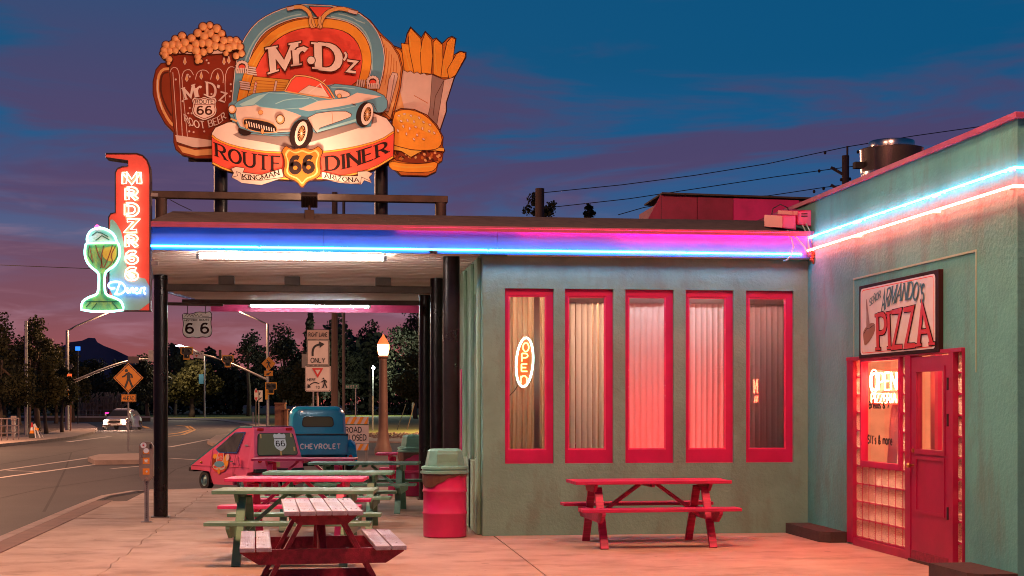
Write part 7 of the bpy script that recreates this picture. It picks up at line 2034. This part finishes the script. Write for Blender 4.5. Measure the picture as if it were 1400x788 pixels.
# park fence behind the lawn
pf = thing('park_fence', 'wire park fence with slim posts along the back of the lawn', 'fence', GZ(480, 240))
for k in range(24):
    q = GZ(474 + k * 7.5, 240); mb = MB(); mb.cyl((q.x, q.y, -.1), (q.x, q.y, 2.6 + (k % 5 == 2) * 1.2), .05, n=5); mb.build('post', m_['steel'], pf)
for z_ in (.9, 2.5):
    a_, b_ = GZ(470, 240), GZ(650, 240); mb = MB(); mb.cyl((a_.x, a_.y, z_), (b_.x, b_.y, z_), .04, n=5); mb.build('rail', m_['steel'], pf)
bl_ = thing('litter_bin', 'blue litter bin on the park lawn', 'litter bin', G(490, 565.5, -.1)); q = G(490, 565.5, -.1); MB().lathe([(0, -.1), (.40, -.1), (.50, 1.25), (.54, 1.28), (.54, 1.34), (0, 1.34)], (q.x, q.y, 0), 12).build('bin_body', M('bin_blue', (.02, .13, .28), .5), bl_)
bx = thing('utility_box', 'dark low utility box on the park lawn right of the lamp', 'box', G(537.5, 561.5, -.1)); q = G(537.5, 561.5, -.1); mb = MB(); mb.box((q.x - .6, q.y - .4, -.1), (q.x + .6, q.y + .4, .75)); mb.build('box', m_['black'], bx, bevel=.05)
for px, Z_, lab in ((509.5, 95, 'thin steel post on the lawn left of the acorn lamp'), (346, 125, 'short pale bollard on the lawn by the yield signs')):
    tq = thing('lawn_post', lab, 'post', GZ(px, Z_)); pole(tq, px, Z_, -.1, 2.1 if px > 400 else .9, .05)
for a_, b_ in (((543, 588), (555, 552.5)), ((556.5, 588), (566.5, 552))):
    tq = thing('leaning_stake', 'leaning dark stake on the lawn, the left one of two' if a_[0] < 550 else 'leaning pale stake on the lawn, the right one of two', 'stake', G(a_[0], a_[1], -.1)); mb = MB(); p0_ = G(a_[0], a_[1], -.1); mb.cyl(p0_, atZ(b_[0], b_[1], (p0_ - Vector((0, 0, -.1))).dot(FV)), .03, n=6); mb.build('stake', m_['black'] if a_[0] < 550 else m_['wood'], tq)
# loose rubble strip
mb = MB(); rr = random.Random(4)
for k in range(420):
    q = G(rr.uniform(498, 640), rr.uniform(593, 601), -.1); s_ = rr.uniform(.05, .16)
    mb.ell((q.x, q.y, -.08), (s_, s_ * rr.uniform(.7, 1.2), s_ * .7), 5, 3)
tag(mb.build('rubble', M('rubble_tan', (.34, .20, .13), .9, var=.3, vs=2)), 'strip of tan rubble between the road and the park lawn', 'rubble', kind='stuff')

# ================================================================ UTILITY POLES AND WIRES above the roofs
u1 = thing('utility_pole', 'dark stub of a utility pole rising above the canopy roof', 'utility pole', GZ(738, 46)); pole(u1, 738, 46, 0, HC + (552 - 258) / FP * 46, .14, mat=m_['wood'])
u2 = thing('utility_pole', 'brown utility pole with insulators beside the roof exhaust', 'utility pole', GZ(1156, 50)); pole(u2, 1156, 50, 0, HC + (552 - 213) / FP * 50, .12, mat=m_['wood'])
mb = MB(); mb.cyl(atZ(1158.5, 216, 50), atZ(1158.5, 200, 50), .035, n=6); mb.build('pin', m_['wood'], u2)
for yy in (229, 253):
    mb = MB(); mb.beam(atZ(1136, yy, 50), atZ(1153, yy + 10, 50), .08, .08); mb.build('cross_arm', m_['wood'], u2)
for a_, b_ in ((1173, 208), (1150, 246), (1162, 245), (1126, 258), (1140, 231), (1120, 234), (1113, 262), (1128, 209)):
    q = atZ(a_, b_, 50); mb = MB(); mb.ell(tuple(q), (.05, .05, .06), 8, 5); mb.build('insulator', m_['beam'], u2)
def wire(label, pl, Z, r_=.014, sag=True):
    P_ = [atZ(a, b, Z if not isinstance(Z, tuple) else Z[0] + (Z[1] - Z[0]) * i / (len(pl) - 1)) for i, (a, b) in enumerate(pl)]
    mb = MB(); mb.tube(P_, r_, 5); o = mb.build('overhead_wire', m_['black']); tag(o, label, 'wire', 'overhead wires'); return o
wire('highest overhead wire running up past the roof exhaust', [(740, 264), (850, 253), (950, 240), (1050, 224), (1158, 201), (1250, 186), (1420, 162)], 50)
wire('middle overhead wire ending at the upper cross arm of the brown pole', [(742, 285), (860, 272), (960, 257), (1060, 242), (1140, 231), (1230, 220)], 50)
wire('overhead wire sloping down behind the maroon roof box', [(845, 294), (880, 284), (960, 270), (1050, 268), (1130, 256), (1200, 248)], 50)
wire('short drop wire left of the pole stub', [(737, 265), (724, 275), (716, 293)], 46)
wire('faint overhead wire crossing the sky left of the neon sign', [(-60, 360), (0, 362.5), (60, 365), (110, 367), (200, 369)], 60)
wire('orange-lit wire hanging from the sign rail to the roof', [(232, 273), (245, 280), (262, 288)], 19.6, .005)

# ================================================================ TREES
leafm = {}
def leaf_mat(key, col, c2):
    if key not in leafm:
        m = M('foliage_' + key, col, .75, col2=c2, vs=.45, lo=.35, hi=.62, trans=.25)
        leafm[key] = m
    return leafm[key]
leaf_mat('dark', (.030, .034, .012), (.060, .055, .016)); leaf_mat('olive', (.060, .056, .014), (.10, .085, .02)); leaf_mat('deep', (.022, .026, .014), (.040, .036, .016))  # olive copy puts lamplight on the crowns into the leaf colour
bark = M('bark', (.10, .065, .045), .9, var=.3, vs=3, bump=.5, bs=6, bdist=.05)
def tree(name, label, px, Z, ytop, hwpx, ybot, key, n=1500, ls=None, trunk=.16, kind='broad', seed=0, trunk_px=None, group=None, nl=None):
    rr = random.Random(seed * 97 + int(px))
    t_ = thing(name, label, 'tree', GZ(px, Z), group=group)
    s_ = Z / FP
    base_ = GZ(px, Z)
    zt_, zb_ = HC + (HY - ytop) * s_, max(.3, HC + (HY - ybot) * s_)
    hw_ = hwpx * s_
    H_ = zt_ - zb_
    ls = ls or 3.4 * s_
    tm = MB()
    tw_ = trunk * (1 if trunk < 1 else 1)
    top = Vector((base_.x, base_.y, zb_ + H_ * .55))
    path = [Vector((base_.x, base_.y, -.15)), Vector((base_.x + rr.uniform(-.1, .1), base_.y, zb_ * .6)), Vector((base_.x + rr.uniform(-.2, .2), base_.y, zb_ + H_ * .2)), top]
    tm.tube(path, trunk, 8, r1=trunk * .35)
    lobes = []
    nl = nl or 9
    for k in range(nl):
        if kind == 'cone':
            f = k / (nl - 1); r2 = hw_ * (1 - f) * .9 + hw_ * .12
            c = Vector((base_.x + rr.uniform(-.3, .3) * r2, base_.y + rr.uniform(-.3, .3) * r2, zb_ + H_ * (.06 + .88 * f))); rad = (r2, r2, H_ / nl * .75)
        else:
            a_ = rr.uniform(0, 2 * math.pi); d = math.sqrt(rr.random()) * hw_ * .62
            f = rr.random()
            c = Vector((base_.x + d * math.cos(a_), base_.y + d * math.sin(a_), zb_ + H_ * (.2 + .62 * f * (1 - .35 * (d / hw_) ** 2))))
            q = rr.uniform(.28, .46); rad = (hw_ * q, hw_ * q, min(H_ * .28, hw_ * q * .8))
        lobes.append((c, rad))
        if kind != 'cone':
            st = path[2].lerp(top, rr.random() * .8)
            tm.tube([st, st.lerp(c, .5) + Vector((0, 0, .05 * H_)), c], trunk * .34, 5, r1=trunk * .08)
    tm.build('trunk', bark, t_, smooth=True)
    # the outermost lobes define the measured top and sides
    if kind != 'cone':
        lobes.append((Vector((base_.x + rr.uniform(-.2, .2) * hw_, base_.y, zt_ - H_ * .16)), (hw_ * .4, hw_ * .4, H_ * .16)))
        for sgn in (-1, 1): lobes.append((base_ + RV * (sgn * hw_ * .66) + Vector((0, 0, zb_ + H_ * rr.uniform(.3, .5))), (hw_ * .34, hw_ * .34, H_ * .2)))
    V_, F_ = [], []
    n = int(n * 1.7); ls = ls * 1.12
    if kind == 'broad' and n > 1500: lobes.append((Vector((base_.x, base_.y, zb_ + H_ * .45)), (hw_ * .6, hw_ * .6, H_ * .38)))
    per_ = n // len(lobes)
    for c, rad in lobes:
        for k in range(per_):
            th = rr.uniform(0, 2 * math.pi); u = rr.uniform(-1, 1); q = math.sqrt(1 - u * u)
            rdl = rr.random() ** .45 * rr.choice((1, 1, 1, 1.15))
            p_ = (c.x + rad[0] * q * math.cos(th) * rdl, c.y + rad[1] * q * math.sin(th) * rdl, c.z + rad[2] * u * rdl)
            sz = ls * rr.uniform(.5, 1.25)
            a1 = Vector((rr.gauss(0, 1), rr.gauss(0, 1), rr.gauss(0, .7))).normalized(); a2 = a1.cross(Vector((rr.gauss(0, 1), rr.gauss(0, 1), rr.gauss(0, 1)))).normalized()
            b_ = len(V_)
            for e1, e2 in ((-.5, -.12), (0, -.42), (.5, -.08), (.42, .3), (-.1, .45)):
                V_.append((p_[0] + (a1.x * e1 + a2.x * e2) * sz, p_[1] + (a1.y * e1 + a2.y * e2) * sz, p_[2] + (a1.z * e1 + a2.z * e2) * sz))
            F_.append((b_, b_ + 1, b_ + 2, b_ + 3, b_ + 4))
    MB().add(V_, F_).build('crown', leafm[key], t_)
    return t_
TR = [
 ('broad_tree', 'big dark tree at the left picture edge behind the railing', 2, 74, 425, 48, 575, 'dark', 3600, .22, 'broad'),
 ('broad_tree', 'tall dark tree with an open top just right of the left edge', 52, 88, 430, 36, 545, 'dark', 3000, .2, 'broad'),
 ('broad_tree', 'dark tree filling the gap behind the wooden pole on the left', 28, 110, 458, 34, 575, 'dark', 3000, .2, 'broad'),
 ('broad_tree', 'dark tree behind the left signal mast', 100, 130, 478, 26, 565, 'dark', 2400, .2, 'broad'),
 ('broad_tree', 'dark tree closing the view left of the wooden pole', 8, 120, 446, 40, 575, 'dark', 3200, .2, 'broad'),
 ('broad_tree', 'low dark tree between the two left poles', 76, 120, 470, 34, 572, 'dark', 3000, .2, 'broad'),
 ('broad_tree', 'dark tree directly behind the lane sign', 448, 240, 444, 42, 556, 'deep', 3600, .45, 'broad'),
 ('broad_tree', 'dark tree behind the yield sign pair', 352, 240, 470, 40, 560, 'deep', 3200, .45, 'broad'),
 ('broad_tree', 'dark tree between the thin pole and the acorn lamp', 500, 250, 446, 40, 556, 'deep', 3400, .45, 'broad'),
 ('broad_tree', 'olive-green tree over two thick trunks beside the left signal mast', 64, 80, 486, 28, 572, 'olive', 2200, .13, 'broad'),
 ('broad_tree', 'olive tree reaching right behind the left signal mast', 85, 84, 492, 22, 566, 'dark', 1500, .12, 'broad'),
 ('broad_tree', 'dark tree under the mesa behind the mast arm', 128, 170, 489, 34, 560, 'deep', 1800, .3, 'broad'),
 ('broad_tree', 'dark tree behind the orange pedestrian sign', 165, 175, 493, 34, 560, 'deep', 1800, .3, 'broad'),
 ('broad_tree', 'dark tree just left of the black canopy post', 202, 180, 484, 34, 560, 'deep', 1800, .3, 'broad'),
 ('broad_tree', 'dark tree just right of the black canopy post', 240, 215, 478, 34, 560, 'deep', 1800, .3, 'broad'),
 ('broad_tree', 'round olive tree with forked pale trunk behind the banner lamp post', 262, 192, 490, 44, 560, 'olive', 3200, .45, 'broad'),
 ('broad_tree', 'large dark tree right of the banner lamp post', 318, 230, 500, 34, 562, 'deep', 2200, .4, 'broad'),
 ('bare_tree', 'thin-leaved tree against the pink sky above the signal heads', 340, 205, 450, 30, 520, 'deep', 520, .35, 'broad'),
 ('pine_tree', 'spreading dark pine behind the diamond sign on the mast', 388, 200, 443, 42, 556, 'deep', 3000, .4, 'broad'),
 ('pine_tree', 'pointed dark conifer rising between signs and mast', 424, 215, 425, 24, 545, 'deep', 2400, .4, 'cone'),
 ('broad_tree', 'olive bushy tree behind the brick pillar and pickup', 408, 150, 494, 30, 562, 'olive', 2400, .3, 'broad'),
 ('broad_tree', 'dark tree behind the utility pole and thin pole', 462, 225, 455, 38, 556, 'deep', 2400, .4, 'broad'),
 ('bare_tree', 'sparse tree with open twigs against the mauve sky', 506, 230, 434, 26, 520, 'deep', 700, .35, 'broad'),
 ('broad_tree', 'dark tree behind the park floodlight', 505, 245, 470, 38, 556, 'deep', 2400, .4, 'broad'),
 ('broad_tree', 'huge dark tree in the park left of the black posts', 566, 215, 402, 52, 560, 'deep', 3800, .5, 'broad'),
 ('broad_tree', 'olive-lit tree in the park just left of the black posts', 568, 170, 480, 34, 556, 'olive', 2600, .3, 'broad'),
 ('broad_tree', 'tree top showing beside the dark pole stub above the canopy', 738, 62, 262, 24, 300, 'dark', 700, .2, 'broad'),
 ('broad_tree', 'small tree tip above the canopy roof, right of the pole stub', 806, 66, 279, 9, 300, 'dark', 260, .15, 'broad'),
]
for i, q in enumerate(TR):
    tree(q[0], q[1], q[2], q[3], q[4], q[5], q[6], q[7], q[8], None, q[9], q[10], seed=i + 3, group='trees around the intersection and park' if i < 26 else 'tree tops above the canopy')
for px, Z_, lab in ((65.3, 78, 'thick brown tree trunk, left of the pair by the mast'), (73, 78, 'thick brown tree trunk, right of the pair by the mast')):
    pass
# undergrowth reading as one mass
V_, F_ = [], []
rr = random.Random(21)
for k in range(36000):
    px = rr.uniform(-60, 720); Z_ = rr.uniform(225, 262)
    hmax = (8.0 if px < 440 else 12.0) + 2.0 * math.sin(px * .031) + 1.2 * math.sin(px * .11 + 1)
    z_ = rr.random() ** .8 * hmax
    if 330 < px < 470 and z_ < 1.4: continue
    c = GZ(px, Z_); sz = rr.uniform(.35, .9)
    a1 = Vector((rr.gauss(0, 1), rr.gauss(0, 1), rr.gauss(0, .7))).normalized(); a2 = a1.cross(Vector((rr.gauss(0, 1), rr.gauss(0, 1), rr.gauss(0, 1)))).normalized()
    b_ = len(V_)
    for e1, e2 in ((-.5, -.12), (0, -.42), (.5, -.08), (.42, .3), (-.1, .45)): V_.append((c.x + (a1.x * e1 + a2.x * e2) * sz, c.y + (a1.y * e1 + a2.y * e2) * sz, z_ + (a1.z * e1 + a2.z * e2) * sz))
    F_.append((b_, b_ + 1, b_ + 2, b_ + 3, b_ + 4))
tag(MB().add(V_, F_).build('undergrowth', leafm['deep']), 'dark mass of far shrubs behind the park', 'shrubs', kind='stuff')
# pampas-like pale grass behind the sedan
mb = MB()
for k in range(260):
    q = GZ(rr.uniform(108, 165), rr.uniform(160, 164)); h_ = rr.uniform(.8, 2.9); dx = rr.uniform(-.5, 1.0)
    mb.tube([(q.x, q.y, 0), (q.x + dx * .4, q.y, h_ * .8), (q.x + dx, q.y, h_)], .04, 3, r1=.08)
tag(mb.build('pampas_grass', M('pampas', (.25, .15, .10), .9)), 'pale feathery grasses behind the far railing', 'grass', kind='stuff')

# ================================================================ STREET LIGHTS of this side of the road (they light the forecourt)
def cobra(label, base, head, power, col=(1.0, .50, .29), size=.9):
    t_ = thing('street_light', label, 'street light', base, group='tall street lights on the near side')
    mb = MB(); mb.cyl((base[0], base[1], 0), (base[0], base[1], head[2] - .3), .11, .07, 12); mb.build('pole', m_['steel'], t_, smooth='auto')
    mb = MB(); mb.tube([(base[0], base[1], head[2] - .35), ((base[0] + head[0]) / 2, (base[1] + head[1]) / 2, head[2] + .1), (head[0], head[1], head[2] + .06)], .04, 6); mb.build('arm', m_['steel'], t_)
    mb = MB(); mb.ell((head[0], head[1], head[2] + .05), (.35, .18, .09)); hd_ = mb.build('lamp_head', m_['steel'], t_, smooth=True)
    light('street_light_lamp', 'AREA', (head[0], head[1], head[2] - .06), col, power, size, size, to=Vector((head[0] + (head[0] - base[0]) * 0, head[1], 0)), parent=t_)
    return t_
cobra('street light on the near kerb left of the camera', (-4.3, 9.5, 0), (-1.0, 12.0, 9.0), 830, (1.0, .46, .25))
cobra('street light right of the camera', (8.5, 7.0, 0), (3.6, 10.5, 9.0), 980, (1.0, .43, .26))
def lamp_at(q, parent, power, col=(1.0, .52, .28), size=.5):
    mb = MB(); mb.ell((q.x, q.y, q.z + .05), (.45, .25, .10)); mb.build('luminaire', m_['steel'], parent, smooth=True)
    light('luminaire_lamp', 'POINT', (q.x, q.y, q.z - .4), col, power, size, parent=parent)
lamp_at(atZ(152, 424, 91), m1, 2500)
lamp_at(atZ(322, 423, 112), m2, 4000)
light('luminaire_lamp', 'POINT', atZ(245.5, 474.5, 184), (1.0, .75, .5), 3500, .5, parent=lp)
cobra('added unseen street light across the road, outside the picture on the left', tuple(GZ(-260, 62)), tuple(GZ(-150, 58, 9.0)), 4000, (1.0, .50, .27))  # added lamp brightening the dark background from the left
cobra('added street light of the cross street, unseen behind the diner', tuple(GZ(780, 50)), tuple(GZ(740, 46, 6.2)), 2500, (1.0, .50, .27))  # added lamp, kept out of sight, lifts the background light
cobra('added unseen street light on the near side of the road outside the picture', tuple(GZ(-500, 30)), tuple(GZ(-320, 30, 9.0)), 1500, (1.0, .46, .25))  # added lamp lighting the road from the camera side
t9 = thing('street_light', 'added unseen point lamp on the near side of the road, outside the picture', 'street light', GZ(-330, 34), group='tall street lights on the near side'); q = GZ(-330, 34); mb = MB(); mb.cyl((q.x, q.y, 0), (q.x, q.y, 8.2), .1, .07, 10); mb.build('pole', m_['steel'], t9); light('added_fill_lamp', 'POINT', GZ(-330, 34, 8.6), (1.0, .50, .27), 5500, .4, parent=t9)  # added point lamp that lights signs and trees from the front
cobra('added street light by the park, unseen behind the diner', tuple(GZ(760, 92)), tuple(GZ(735, 90, 7.0)), 9000, (1.0, .66, .30))  # added unseen lamp that brightens the park lawn
